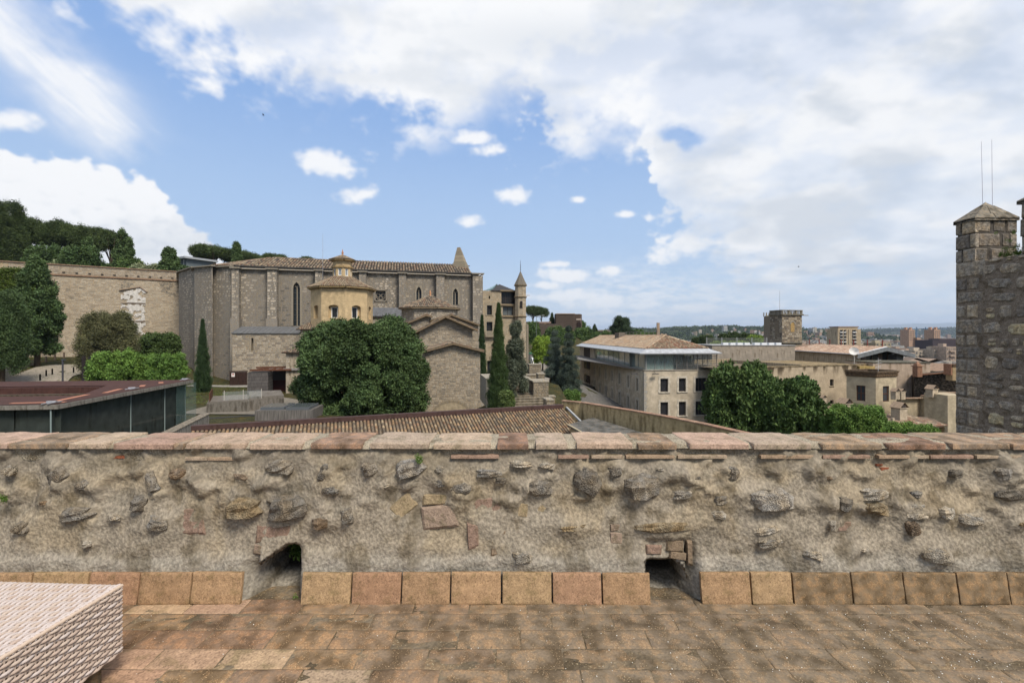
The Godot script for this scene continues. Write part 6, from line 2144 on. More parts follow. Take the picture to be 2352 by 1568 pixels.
	plain_box(t, "chimney", Vector3(g.x + 9, hgt(758, 300), g.z), Vector3(1.2, 3, 1.2), -0.2, M(Color(0.42, 0.36, 0.28)))
	for k in 5:
		var q := plan([1290, 1345, 1412, 1262, 1360][k], [290, 310, 330, 280, 285][k])
		t = thing("hill_house", ["small cream house among trees left on the hill", "tiny pale house on the hill crest right of the brick cube", "low terracotta roofed house at the foot of the cedar", "small brown house above the fir tops", "grey shed on the hill slope below the crest"][k], "house", q + UP * 0)
		var yy := hgt([747, 759, 766, 752, 770][k], -q.z)
		plain_box(t, "wall", Vector3(q.x, yy - 2, q.z), Vector3(8, 4, 7), k * 0.3, M([Color(0.5, 0.42, 0.3), Color(0.55, 0.5, 0.42), Color(0.45, 0.33, 0.24), Color(0.25, 0.17, 0.12), Color(0.4, 0.38, 0.35)][k], 0.9))
		plain_box(t, "roof", Vector3(q.x, yy + 0.2, q.z), Vector3(8.8, 0.5, 7.8), k * 0.3, M(Color(0.36, 0.23, 0.16), 0.9, "terra", 0.3))
func pale_building() -> void:
	var k0 := plan(1480, 69.0)
	var lu := Vector3(-0.034, 0, -1.0).normalized()
	var ru := Vector3(0.985, 0, -0.17).normalized()
	var bot := -18.0
	var sill := -5.15
	var L := 53.0
	var R := 18.0
	var t := thing("pale_building", "pale beige building with stone framed windows, glazed top floor and hipped tile roof", "building", k0 + UP * -17)
	var wallm := M(Color(0.61, 0.525, 0.40), 0.92, "plain", 0.12)
	var frame := M(Color(0.672, 0.612, 0.504), 0.9, "plain", 0.4)
	var lo := k0 + lu * L
	var u := -lu
	var ln := u.cross(UP)
	var s_at := func(px: float) -> float: return L - along(px, k0, lu)
	var holes := []
	var rows := [[862.0, 899.7, 1464.0], [913.0, 951.0, 1464.0]]
	for r in rows:
		var c0: float = s_at.call(1464.0)
		var dd: float = -(lo + u * c0).z
		var yt := hgt(r[0], dd) - 0.35
		var yb := hgt(r[1], dd)
		for px in [1365.7, 1378.0, 1391.5, 1406.0, 1423.5, 1443.0, 1464.0]:
			var s: float = s_at.call(px)
			holes.append(Rect2(s - 0.62, yb - bot, 1.24, yt - yb))
	for px in [1378.0, 1391.5]:
		var s: float = s_at.call(px)
		holes.append(Rect2(s - 0.6, -15.6 - bot, 1.2, 2.2))
	var n_win := holes.size()
	for y in [[-2.45, -5.0], [-6.0, -7.9], [-9.4, -11.4]]:
		holes.append(Rect2(s_at.call(1342.0), y[1] - bot, s_at.call(1356.0) - s_at.call(1342.0), y[0] - y[1]))
	var m := MB.new()
	m.facade(lo + UP * bot, u, UP, L, sill - bot, holes.filter(func(h): return h.end.y + bot < sill), 0.45)
	part("wall", m, wallm, t)
	for k in n_win:
		window(t, lo + UP * bot, u, UP, holes[k], 0.12, M(Color(0.50, 0.45, 0.36), 0.8), 2, 1, 0.13)
		surround(t, lo + UP * bot, u, UP, holes[k], 0.30, frame, false)
	for k in range(n_win, holes.size()):
		var h: Rect2 = holes[k]
		m = MB.new()
		m.box(Transform3D(Basis(u, UP, ln), lo + u * h.get_center().x + UP * (bot + h.get_center().y) - ln * (0.55 if k > n_win else -0.03)), Vector3(h.size.x + 0.1, h.size.y + 0.1, 0.1))
		part("loggia_back", m, M(Color(0.045, 0.032, 0.026), 0.8), t)
	var rn := ru.cross(UP)
	var rh := []
	for c in [[1526.0, 1.25, 1.0], [1567.5, 1.15, 1.0], [1611.0, 1.9, 1.0]]:
		for y in [[-6.85, -8.35], [-10.35, -11.95]]:
			var s := along(c[0], k0, ru)
			rh.append(Rect2(s - c[1] * 0.5, y[1] - bot, c[1], y[0] - y[1] + 0.5))
	m = MB.new()
	m.facade(k0 + UP * bot, ru, UP, R, sill - bot, rh, 0.4)
	m.facade(k0 + ru * R + UP * bot, lu, UP, 12, sill - bot, [], 0.4)
	part("wall", m, wallm, t)
	for k in rh.size():
		window(t, k0 + UP * bot, ru, UP, rh[k], 0.28, M(Color(0.07, 0.06, 0.055), 0.5), 3 if k >= 4 else 1, 1, 0.08, M(Color(0.025, 0.026, 0.03), 0.06))
		surround(t, k0 + UP * bot, ru, UP, rh[k], 0.26, frame)
	for k in 22:
		m = MB.new()
		var e := 0.52 if k % 2 else 0.34
		m.box(Transform3D(Basis(ru, UP, rn), k0 + ru * (e * 0.5 - 0.03) + rn * -0.06 + UP * (sill - 0.55 - k * 0.52)), Vector3(e, 0.50, 0.24))
		m.box(Transform3D(Basis(u, UP, ln), k0 - u * (e * 0.5 - 0.03) + ln * -0.06 + UP * (sill - 0.55 - k * 0.52)), Vector3(e, 0.496, 0.24))
		part("quoin", m, M(Color(0.53, 0.49, 0.42), 0.9, "stone", 0.6), t)
	m = MB.new()
	m.box(Transform3D(Basis(u, UP, ln), lo + u * L * 0.5 + UP * (sill + 0.05) - ln * 0.15), Vector3(L, 0.14, 0.5))
	m.box(Transform3D(Basis(ru, UP, rn), k0 + ru * R * 0.5 + UP * (sill + 0.055) - rn * 0.15), Vector3(R, 0.14, 0.5))
	part("sill_band", m, M(Color(0.40, 0.36, 0.30), 0.9, "plain", 0.4), t)
	var gy0 := sill + 0.12
	var gy1 := -2.75
	var s0: float = s_at.call(1366.0)
	var gl := L - s0
	var post := M(Color(0.22, 0.22, 0.21), 0.5)
	var pane := glass(Color(0.80, 0.90, 0.88), 0.16)
	m = MB.new()
	m.box(Transform3D(Basis(u, UP, ln), lo + u * s0 * 0.5 + UP * (gy0 + gy1) * 0.5 - ln * 0.1), Vector3(s0 - 0.1, gy1 - gy0, 0.3))
	part("wall", m, wallm, t)
	for k in 9:
		var a := s0 + gl * k / 9.0
		var b := s0 + gl * (k + 1) / 9.0
		m = MB.new()
		m.box(Transform3D(Basis(u, UP, ln), lo + u * (a + b) * 0.5 + UP * (gy0 + gy1) * 0.5 - ln * 0.3), Vector3(b - a - 0.1, gy1 - gy0, 0.03))
		part("glass_pane", m, pane, t)
		m = MB.new()
		m.box(Transform3D(Basis(u, UP, ln), lo + u * b + UP * (gy0 + gy1) * 0.5 - ln * 0.3), Vector3(0.09, gy1 - gy0, 0.12))
		part("mullion", m, post, t)
	var rg := along(1652.0, k0, ru)
	for k in 7:
		var a := 0.3 + (11.2 - 0.3) * k / 7.0
		var b := 0.3 + (11.2 - 0.3) * (k + 1) / 7.0
		m = MB.new()
		m.box(Transform3D(Basis(ru, UP, rn), k0 + ru * (a + b) * 0.5 + UP * (gy0 + gy1) * 0.5 - rn * 0.35), Vector3(b - a - 0.08, gy1 - gy0, 0.03))
		part("glass_pane", m, pane, t)
		m = MB.new()
		m.box(Transform3D(Basis(ru, UP, rn), k0 + ru * a + UP * (gy0 + gy1) * 0.5 - rn * 0.35), Vector3(0.09, gy1 - gy0, 0.12))
		part("mullion", m, post, t)
	m = MB.new()
	var inside := [k0 + u * -0.6 + ru * 0.6, k0 + ru * 10.6 - rn * 0.9]
	m.box(Transform3D(Basis(ru, UP, rn), k0 + ru * 5.6 - rn * 7.0 + UP * (gy0 + gy1) * 0.5), Vector3(9.6, gy1 - gy0, 0.2))
	m.box(Transform3D(Basis(u, UP, ln), k0 - u * 22 + ru * 5.0 + UP * (gy0 + gy1) * 0.5), Vector3(40, gy1 - gy0, 0.2))
	part("partition", m, M(Color(0.16, 0.17, 0.16), 0.9), t)
	m = MB.new()
	m.box(Transform3D(Basis(ru, UP, rn), k0 + ru * 5.7 - rn * 26.0 + UP * (gy0 - 0.1)), Vector3(11.0, 0.15, 51.0))
	part("floor", m, M(Color(0.16, 0.15, 0.14), 0.7), t)
	for c in [[2.4, 2.0, 1.6], [5.0, 3.2, 1.1], [8.4, 3.0, 1.9]]:
		m = MB.new()
		m.box(Transform3D(Basis(ru, UP, rn), k0 + ru * c[0] - rn * c[1] + UP * (gy0 + c[2] * 0.5)), Vector3(1.6, c[2], 0.6))
		part("cabinet", m, M(Color(0.035, 0.045, 0.045), 0.6), t)
	for k in 9:
		m = MB.new()
		m.box(Transform3D(Basis(ru, UP, rn), k0 + ru * 8.4 + UP * (gy0 + 0.15 + k * 0.265) + rn * 0.05), Vector3(6.6, 0.06, 0.16))
		part("louvre", m, M(Color(0.20, 0.185, 0.17), 0.7, "wood", 0.6), t)
	for x in [5.1, 6.8, 8.5, 10.2, 11.7]:
		m = MB.new()
		m.box(Transform3D(Basis(ru, UP, rn), k0 + ru * x + UP * (gy0 + gy1) * 0.5 + rn * 0.08), Vector3(0.09, gy1 - gy0, 0.10))
		part("louvre_post", m, M(Color(0.17, 0.16, 0.15), 0.7), t)
	var ey := -2.55
	var ov := 1.15
	var W := 10.9
	var c0 := k0 + ln * ov + rn * ov
	var c1 := lo + ln * ov
	var c2 := k0 + ru * (W + 1.0) + rn * ov
	var i0 := k0 - ln * 0.5 - rn * 0.5 + UP * (ey + 0.62)
	var i1 := lo - ln * 0.5 + UP * (ey + 0.62)
	var i2 := k0 + ru * (W - 0.2) - rn * 0.5 + UP * (ey + 0.62)
	var zinc := M(Color(0.50, 0.52, 0.54), 0.45, "plain", 0.3)
	m = MB.new()
	m.quad(c1 + UP * ey, c0 + UP * ey, i0, i1)
	m.quad(c0 + UP * ey, c2 + UP * ey, i2, i0)
	m.quad(c2 + UP * ey, c2 + lu * 12 + UP * ey, i2 + lu * 10, i2)
	part("metal_brim", m, zinc, t)
	m = MB.new()
	var th := UP * (ey - 0.16)
	m.quad(c1 + th, c0 + th, c0 + UP * ey, c1 + UP * ey)
	m.quad(c0 + th, c2 + th, c2 + UP * ey, c0 + UP * ey)
	m.quad(c2 + th, c2 + lu * 12 + th, c2 + lu * 12 + UP * ey, c2 + UP * ey)
	part("brim_edge", m, M(Color(0.20, 0.205, 0.21), 0.5), t)
	m = MB.new()
	m.quad(c0 + th, c1 + th, lo - ru * -6.0 + th, k0 + ru * 6.0 + th + lu * 0.0)
	m.quad(c2 + th, c0 + th, k0 + lu * 6.0 + th, k0 + ru * W + lu * 12 + th)
	m.quad(c2 + th + lu * 12, c2 + th, k0 + ru * W + th - rn * 0.0, k0 + ru * W + lu * 12 + th)
	part("soffit", m, M(Color(0.30, 0.27, 0.22), 0.9), t)
	var tones := [Color(0.53, 0.40, 0.27), Color(0.46, 0.335, 0.22), Color(0.58, 0.46, 0.33), Color(0.40, 0.25, 0.165), Color(0.49, 0.36, 0.25), Color(0.42, 0.33, 0.25)]
	var apex := k0 + ru * W * 0.5 + lu * W * 0.52 + UP * 0.06
	var far := lo + ru * W * 0.5 + UP * 0.06
	var rr := []
	tile_roof(t, i1, i0, apex, far, 0.36, 0.5, tones, Color(0.26, 0.19, 0.13), rr)
	tile_roof(t, i0, i2, apex, apex, 0.30, 0.42, [Color(0.46, 0.34, 0.22), Color(0.33, 0.24, 0.165), Color(0.50, 0.38, 0.26), Color(0.38, 0.19, 0.125), Color(0.27, 0.20, 0.14)], Color(0.20, 0.15, 0.11), rr)
	tile_roof(t, i2, i2 + lu * 50.0, far, apex, 0.4, 0.8, tones, Color(0.26, 0.19, 0.13), rr)
	ridge(apex, far, 0.42, tones, rr)
	ridge(i0, apex, 0.42, tones, rr)
	ridge(i2, apex, 0.42, tones, rr)
	lay_tiles(t, rr, 300)
	m = MB.new()
	m.box(Transform3D(Basis(ru, UP, rn), apex + lu * 24 - ru * 0.9 + UP * -0.2), Vector3(1.5, 1.7, 2.2))
	part("chimney", m, M(Color(0.26, 0.22, 0.18), 0.95, "stone", 0.6), t)
	for k in 9:
		m = MB.new()
		m.bar(apex + lu * (3.0 + k * 2.4) + UP * 0.0, apex + lu * (3.0 + k * 2.4) + UP * 0.75, 0.06, 0.06)
		part("rail_post", m, M(Color(0.2, 0.19, 0.18), 0.6), t)
	m = MB.new()
	m.bar(apex + lu * 3.0 + UP * 0.72, apex + lu * 23.0 + UP * 0.72, 0.06, 0.06)
	part("ridge_rail", m, M(Color(0.2, 0.19, 0.18), 0.6), t)
	m = MB.new()
	m.box(T0(apex + ru * 2.2 + lu * 9 + UP * 1.0), Vector3(0.45, 2.6, 0.45))
	part("vent_pipe", m, M(Color(0.28, 0.21, 0.15), 0.8), t)
	for p in [[0.3, 0.0, 1.0], [0.0, 0.8, 1.0]]:
		m = MB.new()
		var q := k0 + UP * (sill - 0.45) + (ln * 0.9 - ru * 0.6 if p[0] > 0 else rn * 0.6 + ru * 1.5)
		m.box(Transform3D(Basis(ru, UP, rn), q), Vector3(0.9, 0.10, 0.32))
		m.bar(q, q + UP * 0.35 - (ln * 0.9 if p[0] > 0 else rn * 0.5), 0.05, 0.05)
		part("floodlight", m, M(Color(0.07, 0.07, 0.07), 0.5), t)
	for px in [1352.0, 1400.0]:
		m = MB.new()
		var q: Vector3 = lo + u * s_at.call(px) + UP * (-12.6 if px < 1380 else -16.0)
		m.bar(q, q + ln * 1.2 + UP * 0.15, 0.06, 0.06)
		m.box(Transform3D(Basis(u, UP, ln), q + ln * 1.3), Vector3(0.3, 0.2, 0.4))
		part("wall_lamp", m, M(Color(0.05, 0.05, 0.05), 0.5), t)
	m = MB.new()
	var sp: float = s_at.call(1391.0) + 0.9
	m.slab(PackedVector2Array([Vector2(-0.5, 0.9), Vector2(0.5, 0.9), Vector2(0.55, 0.1), Vector2(0.3, -0.6), Vector2(0, -1.1), Vector2(-0.3, -0.6), Vector2(-0.55, 0.1)]), lo + u * sp + UP * -10.9 + ln * 0.12, u, UP, 0.12)
	part("carved_shield", m, M(Color(0.48, 0.45, 0.40), 0.9, "stone", 1.0, 2.0), t)
func square_tower() -> void:
	var a := plan(1769.5, 114.0)
	var c := plan(1797.0, 110.5)
	var b := plan(1842.5, 112.0)
	var t := thing("square_tower", "old square stone tower with a balustrade, blocked windows and a thin mast", "tower", c + UP * -10)
	var bot := -20.0
	var top := hgt(722.5, 111)
	var m := MB.new()
	var bk := Vector3(2.5, 0, -7.5)
	var st := []
	for f in [[a, c], [c, b]]:
		var p: Vector3 = f[0]
		var q: Vector3 = f[1]
		var u := (q - p).normalized()
		var l := p.distance_to(q)
		m.facade(p + UP * bot, u, UP, l, top - bot, [], 0.4)
		var skip := Rect2(0, 0, 0, 0)
		if f[0] == c:
			skip = Rect2(l * 0.42, hgt(762, 111) - bot, 1.15, hgt(741, 111) - hgt(762, 111))
			var sl := MB.new()
			sl.box(Transform3D(Basis(u, UP, u.cross(UP)), p + u * skip.get_center().x + UP * (bot + skip.get_center().y)), Vector3(1.1, skip.size.y, 0.1))
			part("blocked_window", sl, M(Color(0.46, 0.31, 0.13), 0.95, "plain", 0.4), t, "ochre plaster infill of the blocked window")
			sl = MB.new()
			for k in 8:
				var g0 := PI * k / 8.0
				var g1 := PI * (k + 1) / 8.0
				sl.bar(p + u * (skip.get_center().x + cos(g0) * 0.7) + UP * (bot + skip.end.y - 0.35 + sin(g0) * 0.7), p + u * (skip.get_center().x + cos(g1) * 0.7) + UP * (bot + skip.end.y - 0.35 + sin(g1) * 0.7), 0.3, 0.24, u.cross(UP))
			part("window_arch", sl, M(Color(0.44, 0.40, 0.33), 0.9, "stone", 0.7), t)
		else:
			skip = Rect2(l * 0.45, hgt(771, 112) - bot, 0.95, hgt(741, 112) - hgt(771, 112))
			var sl := MB.new()
			sl.box(Transform3D(Basis(u, UP, u.cross(UP)), p + u * skip.get_center().x + UP * (bot + skip.get_center().y)), Vector3(0.9, skip.size.y, 0.1))
			part("blocked_window", sl, M(Color(0.28, 0.225, 0.16), 0.95, "plain", 0.4), t)
		st += masonry(p + UP * -8.0, u, UP, l, top + 8.0, Vector2(0.3, 0.5), Vector2(0.35, 0.9), 5, func(x, y): return not skip.grow(0.08).has_point(Vector2(x, y - 8.0 - bot)), 0.04)
		for y in [786.5, 722.0]:
			var s := MB.new()
			s.box(Transform3D(Basis(u, UP, u.cross(UP)), (p + q) * 0.5 + UP * hgt(y, 111) + u.cross(UP) * 0.1), Vector3(l + 0.4, 0.24, 0.5))
			part("string_course", s, M(Color(0.29, 0.26, 0.20), 0.9, "stone", 0.6), t)
		var nb := 14
		for k in nb + 1:
			var s := MB.new()
			var pier := k % 5 == 0 or k == nb
			s.box(Transform3D(Basis(u, UP, u.cross(UP)), p.lerp(q, k / float(nb)) + UP * (top + 0.5) - u.cross(UP) * 0.1), Vector3(0.36 if pier else 0.15, 1.0, 0.3 if pier else 0.15))
			part("baluster", s, M(Color(0.33, 0.30, 0.24), 0.9, "stone", 0.7), t)
		var s := MB.new()
		s.box(Transform3D(Basis(u, UP, u.cross(UP)), (p + q) * 0.5 + UP * (top + 1.06) - u.cross(UP) * 0.1), Vector3(l + 0.3, 0.16, 0.5))
		part("handrail", s, M(Color(0.36, 0.33, 0.27), 0.9, "stone", 0.7), t)
	m.quad(b + UP * bot, b + bk + UP * bot, b + bk + UP * top, b + UP * top)
	m.quad(a + bk + UP * bot, a + UP * bot, a + UP * top, a + bk + UP * top)
	m.quad(a + UP * top, c + UP * top, b + UP * top, b + bk + UP * top)
	m.quad(a + UP * top, b + bk + UP * top, a + bk + UP * top, a + UP * top)
	part("wall", m, M(Color(0.324, 0.27, 0.203), 0.95, "stone", 0.5), t)
	lay(t, st, "stone", 0.04, [Color(0.486, 0.405, 0.297), Color(0.392, 0.317, 0.223), Color(0.29, 0.236, 0.169), Color(0.54, 0.472, 0.365), Color(0.203, 0.169, 0.135)], 250)
	var ba := a + bk
	var bb := b + bk
	for k in 12:
		var s := MB.new()
		s.box(T0(ba.lerp(bb, k / 11.0) + UP * (top + 0.5)), Vector3(0.2, 1.0, 0.2))
		part("baluster", s, M(Color(0.33, 0.30, 0.24), 0.9, "stone", 0.7), t)
	for g in [[a, Vector3(-1, 0, 0.3)], [b, Vector3(1, 0, 0.3)]]:
		m = MB.new()
		m.bar(g[0] + UP * (top - 0.1), g[0] + g[1] * 1.3 + UP * (top - 0.15), 0.22, 0.16)
		part("water_spout", m, M(Color(0.30, 0.27, 0.21), 0.9), t)
	m = MB.new()
	m.tube([c + Vector3(0.3, top, -1.5), c + Vector3(0.3, hgt(667, 112), -1.5)], [0.07, 0.03], 5)
	part("mast", m, M(Color(0.45, 0.46, 0.48), 0.4), t)
func chimney(p: Vector3, w: float, h: float, label: String, m: Material, turn := 0.3) -> void:
	var t := thing("chimney", label, "chimney", p)
	plain_box(t, "shaft", p + UP * (h * 0.5), Vector3(w, h, w * 0.8), turn, m)
	var b := Basis(UP, turn)
	var cap := MB.new()
	for s in [-1.0, 1.0]:
		cap.quad(p + UP * (h + 0.03) + b * Vector3(s * w * 0.62, 0, w * 0.5 * s), p + UP * (h + 0.03) + b * Vector3(s * w * 0.62, 0, -w * 0.5 * s), p + UP * (h + w * 0.55) + b * Vector3(0, 0, -w * 0.5 * s), p + UP * (h + w * 0.55) + b * Vector3(0, 0, w * 0.5 * s))
	part("cap", cap, M(Color(0.42, 0.31, 0.22), 0.9, "terra", 0.8), t)
	plain_box(t, "rim", p + UP * h, Vector3(w * 1.14, 0.07, w * 0.95), turn, m)
	plain_box(t, "smoke_hole", p + UP * (h + w * 0.17), Vector3(w * 0.5, w * 0.22, w * 0.9), turn, M(Color(0.05, 0.04, 0.035)))
func old_town_right() -> void:
	var beige := M(Color(0.529, 0.431, 0.305), 0.92, "rain", 0.075)
	var clean := M(Color(0.56, 0.47, 0.325), 0.92, "plain", 0.2)
	var a := plan(1640, 86.0)
	var t := thing("flat_roof_block", "plain grey beige block with flat roof and glass fence before the square tower", "building", plan(1730, 90) + UP * -15)
	plain_box(t, "wall", Vector3(a.x + 7.6, -9.9, a.z - 5.5), Vector3(14.8, 16.2, 11), -0.06, M(Color(0.40, 0.345, 0.275), 0.92, "soft_streak", 0.25))
	plain_box(t, "roof_edge", Vector3(a.x + 7.6, -1.76, a.z - 5.5), Vector3(15.1, 0.10, 11.2), -0.06, M(Color(0.28, 0.28, 0.28), 0.6))
	for k in 8: plain_box(t, "skylight", Vector3(a.x + 3.0 + k * 1.35 + (0.5 if k > 3 else 0.0), -1.5, a.z - 2.2), Vector3(0.95, 0.42, 0.95), 0.0, M(Color(0.62, 0.64, 0.65), 0.2))
	var m := MB.new()
	for k in 6: m.bar(Vector3(a.x + 0.6, -1.6 + k * 0.22, a.z - 5), Vector3(a.x + 12.8, -1.6 + k * 0.22, a.z - 5.6), 0.025, 0.025)
	part("fence_wires", m, M(Color(0.42, 0.43, 0.43), 0.4), t)
	for k in 5: plain_box(t, "fence_post", Vector3(a.x + 0.8 + k * 3.0, -1.0, a.z - 5 - k * 0.15), Vector3(0.07, 1.4, 0.07), 0.0, M(Color(0.36, 0.37, 0.37), 0.4))
	var p0 := plan(1738, 63.9)
	var u := Vector3(0.953, 0, -0.301)
	var n := u.cross(UP)
	var bs := Basis(u, UP, n)
	var o := p0 - u * 3.0
	var L := 25.5
	t = thing("streaked_block", "long beige block with black rain streaks, tiny square windows and a terrace roof", "building", p0 + u * 6 + UP * -17)
	var holes := []
	var bot := -18.0
	for w in [[1831.0, 1839.0, 873.0, 882.0], [1869.8, 1878.0, 873.5, 888.0], [1907.0, 1915.5, 871.0, 886.5], [1907.5, 1915.5, 919.0, 928.0]]:
		var s0 := along(w[0], o, u)
		var s1 := along(w[1], o, u)
		var d: float = -(o + u * s0).z
		holes.append(Rect2(s0, hgt(w[3], d) - bot, s1 - s0, hgt(w[2], d) - hgt(w[3], d)))
	m = MB.new()
	m.facade(o + UP * bot, u, UP, L, 13.6, holes, 0.35)
	m.facade(o + u * L + UP * bot, -n, UP, 14, 13.6, [], 0.3)
	part("wall", m, beige, t)
	for h in holes:
		window(t, o + UP * bot, u, UP, h, 0.3, M(Color(0.06, 0.05, 0.045)), 1, 1, 0.06)
		m = MB.new()
		m.box(Transform3D(bs, o + u * h.get_center().x + UP * (bot + h.position.y - 0.03) + n * 0.02), Vector3(h.size.x + 0.2, 0.06, 0.2))
		part("sill", m, clean, t)
	m = MB.new()
	m.box(Transform3D(bs, o + u * L * 0.5 - n * 0.15 + UP * -4.30), Vector3(L, 0.2, 0.42))
	part("coping", m, M(Color(0.40, 0.33, 0.22), 0.9, "dirty", 0.3), t)
	m = MB.new()
	m.quad(o + UP * -4.62, o + u * L + UP * -4.62, o + u * L - n * 15 + UP * -4.62, o - n * 15 + UP * -4.62)
	part("terrace_roof", m, M(Color(0.40, 0.34, 0.25), 0.9, "dirty", 0.15), t)
	m = MB.new()
	m.box(Transform3D(bs, o + u * 5.8 - n * 14.5 + UP * -4.45), Vector3(11.6, 1.0, 0.4))
	m.box(Transform3D(bs, o + u * 11.4 - n * 7.4 + UP * -4.52), Vector3(0.4, 0.86, 14.0))
	part("parapet", m, M(Color(0.42, 0.345, 0.235), 0.9, "streak", 0.3), t)
	m = MB.new()
	m.box(Transform3D(bs, o + u * 18.5 - n * 7.6 + UP * -4.55), Vector3(13.6, 0.24, 13.0))
	part("roof_slab", m, M(Color(0.50, 0.40, 0.24), 0.9, "dirty", 0.2), t)
	t = thing("gable_house", "long beige house with pale tile roof ending in a wide grey metal gable", "house", Vector3(61, -6, -86))
	var e0 := Vector3(57.0, -2.95, -98)
	var e1 := Vector3(54.6, -2.95, -74.0)
	var r0 := Vector3(64.0, -1.85, -102)
	var r1 := Vector3(61.2, -1.85, -76.4)
	var f1 := Vector3(68.0, -3.1, -79.0)
	var f0 := Vector3(71.0, -3.1, -104)
	var rt := []
	var tones := [Color(0.58, 0.42, 0.31), Color(0.52, 0.36, 0.26), Color(0.62, 0.47, 0.36), Color(0.46, 0.29, 0.21)]
	tile_roof(t, e0, e1, r1, r0, 0.40, 0.5, tones, Color(0.34, 0.24, 0.17), rt)
	tile_roof(t, f1, f0, r0, r1, 0.5, 0.9, tones, Color(0.34, 0.24, 0.17), rt)
	lay_tiles(t, rt, 200)
	m = MB.new()
	m.quad(Vector3(57.4, -12, -98), Vector3(55.0, -12, -74.4), Vector3(55.0, -3.05, -74.4), Vector3(57.4, -3.05, -98))
	m.quad(Vector3(55.0, -12, -74.4), Vector3(55.6, -12, -74.6), Vector3(55.6, -3.05, -74.6), Vector3(55.0, -3.05, -74.4))
	part("wall", m, M(Color(0.49, 0.40, 0.28), 0.92, "soft_streak", 0.2), t)
	m = MB.new()
	m.bar(e0 + Vector3(-0.1, 0.02, 0), e1 + Vector3(-0.1, 0.02, 0), 0.3, 0.10)
	m.bar(e1 + UP * 0.08, r1 + UP * 0.08, 0.3, 0.06)
	part("metal_flashing", m, M(Color(0.60, 0.61, 0.62), 0.4), t)
	var grey := M(Color(0.20, 0.215, 0.225), 0.5, "plain", 0.3)
	m = MB.new()
	var g := Vector3(-0.18, 0, 0.4)
	for s in [[e1, r1], [r1, f1]]:
		m.quad(s[0] + g + UP * -0.62, s[1] + g + UP * -0.62, s[1] + g + UP * 0.05, s[0] + g + UP * 0.05)
		m.quad(s[0] + g + UP * -0.62, s[0] + g + Vector3(1.2, -0.5, -4.0), s[1] + g + Vector3(1.2, -0.5, -4.0), s[1] + g + UP * -0.62)
	part("gable_fascia", m, grey, t)
	m = MB.new()
	m.quad(e1 + Vector3(1.0, -2.6, -2.4), f1 + Vector3(-1.6, -2.4, -2.6), f1 + Vector3(-1.6, 0.2, -2.6), e1 + Vector3(1.0, 0.1, -2.4))
	m.tri(e1 + Vector3(1.0, 0.1, -2.4), f1 + Vector3(-1.6, 0.2, -2.6), r1 + Vector3(0, -0.4, -2.5))
	part("glazing", m, M(Color(0.04, 0.042, 0.045), 0.08), t)
	for k in 5: plain_box(t, "mullion", (e1 + Vector3(1.0, -1.3, -2.3)).lerp(f1 + Vector3(-1.6, -1.1, -2.5), (k + 0.3) / 5.0), Vector3(1.0 if k == 1 or k == 3 else 0.12, 2.4, 0.12), 0.3, M(Color(0.12, 0.085, 0.07), 0.5))
	plain_box(t, "end_wall", f1 + Vector3(-2.0, -1.3, -1.6), Vector3(1.6, 2.4, 1.6), 0.3, grey)
	for k in 7:
		var q := r0.lerp(r1, 0.05 + k * 0.15)
		plain_box(t, "vent_pipe", q + Vector3(0.2, 0.5, 0), Vector3(0.14, 1.3, 0.14), 0.0, M(Color(0.16, 0.05, 0.04), 0.7))
	var dp := at(1962, 807, 70.0)
	var ds := thing("satellite_dish", "round pale satellite dish on a bent pole before the gable house", "satellite dish", dp)
	m = MB.new()
	m.lathe(Vector3.ZERO, [Vector2(0, 0), Vector2(0.35, 0.05), Vector2(0.62, 0.18)], 20)
	placed("dish", m.mesh(), M(Color(0.62, 0.60, 0.56), 0.5), ds, Transform3D(Basis(Vector3.RIGHT, 1.15) * Basis(Vector3.BACK, 0.5), dp))
	m = MB.new()
	m.tube([dp + Vector3(0, -0.2, -0.1), dp + Vector3(0.15, -1.0, -0.1), dp + Vector3(0.1, -2.2, -0.1)], [0.05, 0.05, 0.05], 6)
	m.bar(dp, dp + Vector3(0.9, 0.35, 0.7), 0.04, 0.04)
	part("pole", m, M(Color(0.4, 0.38, 0.35), 0.5), ds)
	a = plan(2008, 69.0)
	t = thing("blank_block", "blank pinkish beige block with an ochre strip, right of the streaked wall", "building", a + Vector3(5, -18, -3))
	plain_box(t, "wall", Vector3(a.x + 4.2, -11.0, a.z - 3.0), Vector3(8.2, 14.0, 6.0), -0.04, M(Color(0.52, 0.41, 0.31), 0.92, "soft_streak", 0.2))
	plain_box(t, "ochre_strip", Vector3(a.x - 0.9, -11.2, a.z - 1.6), Vector3(2.2, 13.4, 3.2), -0.04, M(Color(0.48, 0.35, 0.14), 0.92, "soft_streak", 0.3))
	plain_box(t, "roof_edge", Vector3(a.x + 4.2, -3.95, a.z - 3.0), Vector3(8.4, 0.12, 6.2), -0.04, M(Color(0.22, 0.22, 0.18), 0.9, "dirty", 0.4))
	var c := plan(2012.5, 61.0)
	var l := plan(1945, 63.4)
	var r := plan(2060, 62.4)
	t = thing("tower_house", "cream square tower house with brown brick cornice and two tall windows", "house", c + UP * -16)
	var ct := hgt(866.5, 61.0)
	for f in [[l, c, 1967.6, 1988.4, 884.5, 919.7], [c, r, 2028.6, 2043.0, 887.0, 923.0]]:
		var fu: Vector3 = (f[1] - f[0]).normalized()
		var fl: float = f[0].distance_to(f[1])
		var s0 := along(f[2], f[0], fu)
		var s1 := along(f[3], f[0], fu)
		var d: float = -(f[0] + fu * s0).z
		var h := Rect2(s0, hgt(f[5], d) + 17.0, s1 - s0, hgt(f[4], d) - hgt(f[5], d))
		m = MB.new()
		m.facade(f[0] + UP * -17.0, fu, UP, fl, ct + 17.0, [h], 0.3)
		part("wall", m, clean, t)
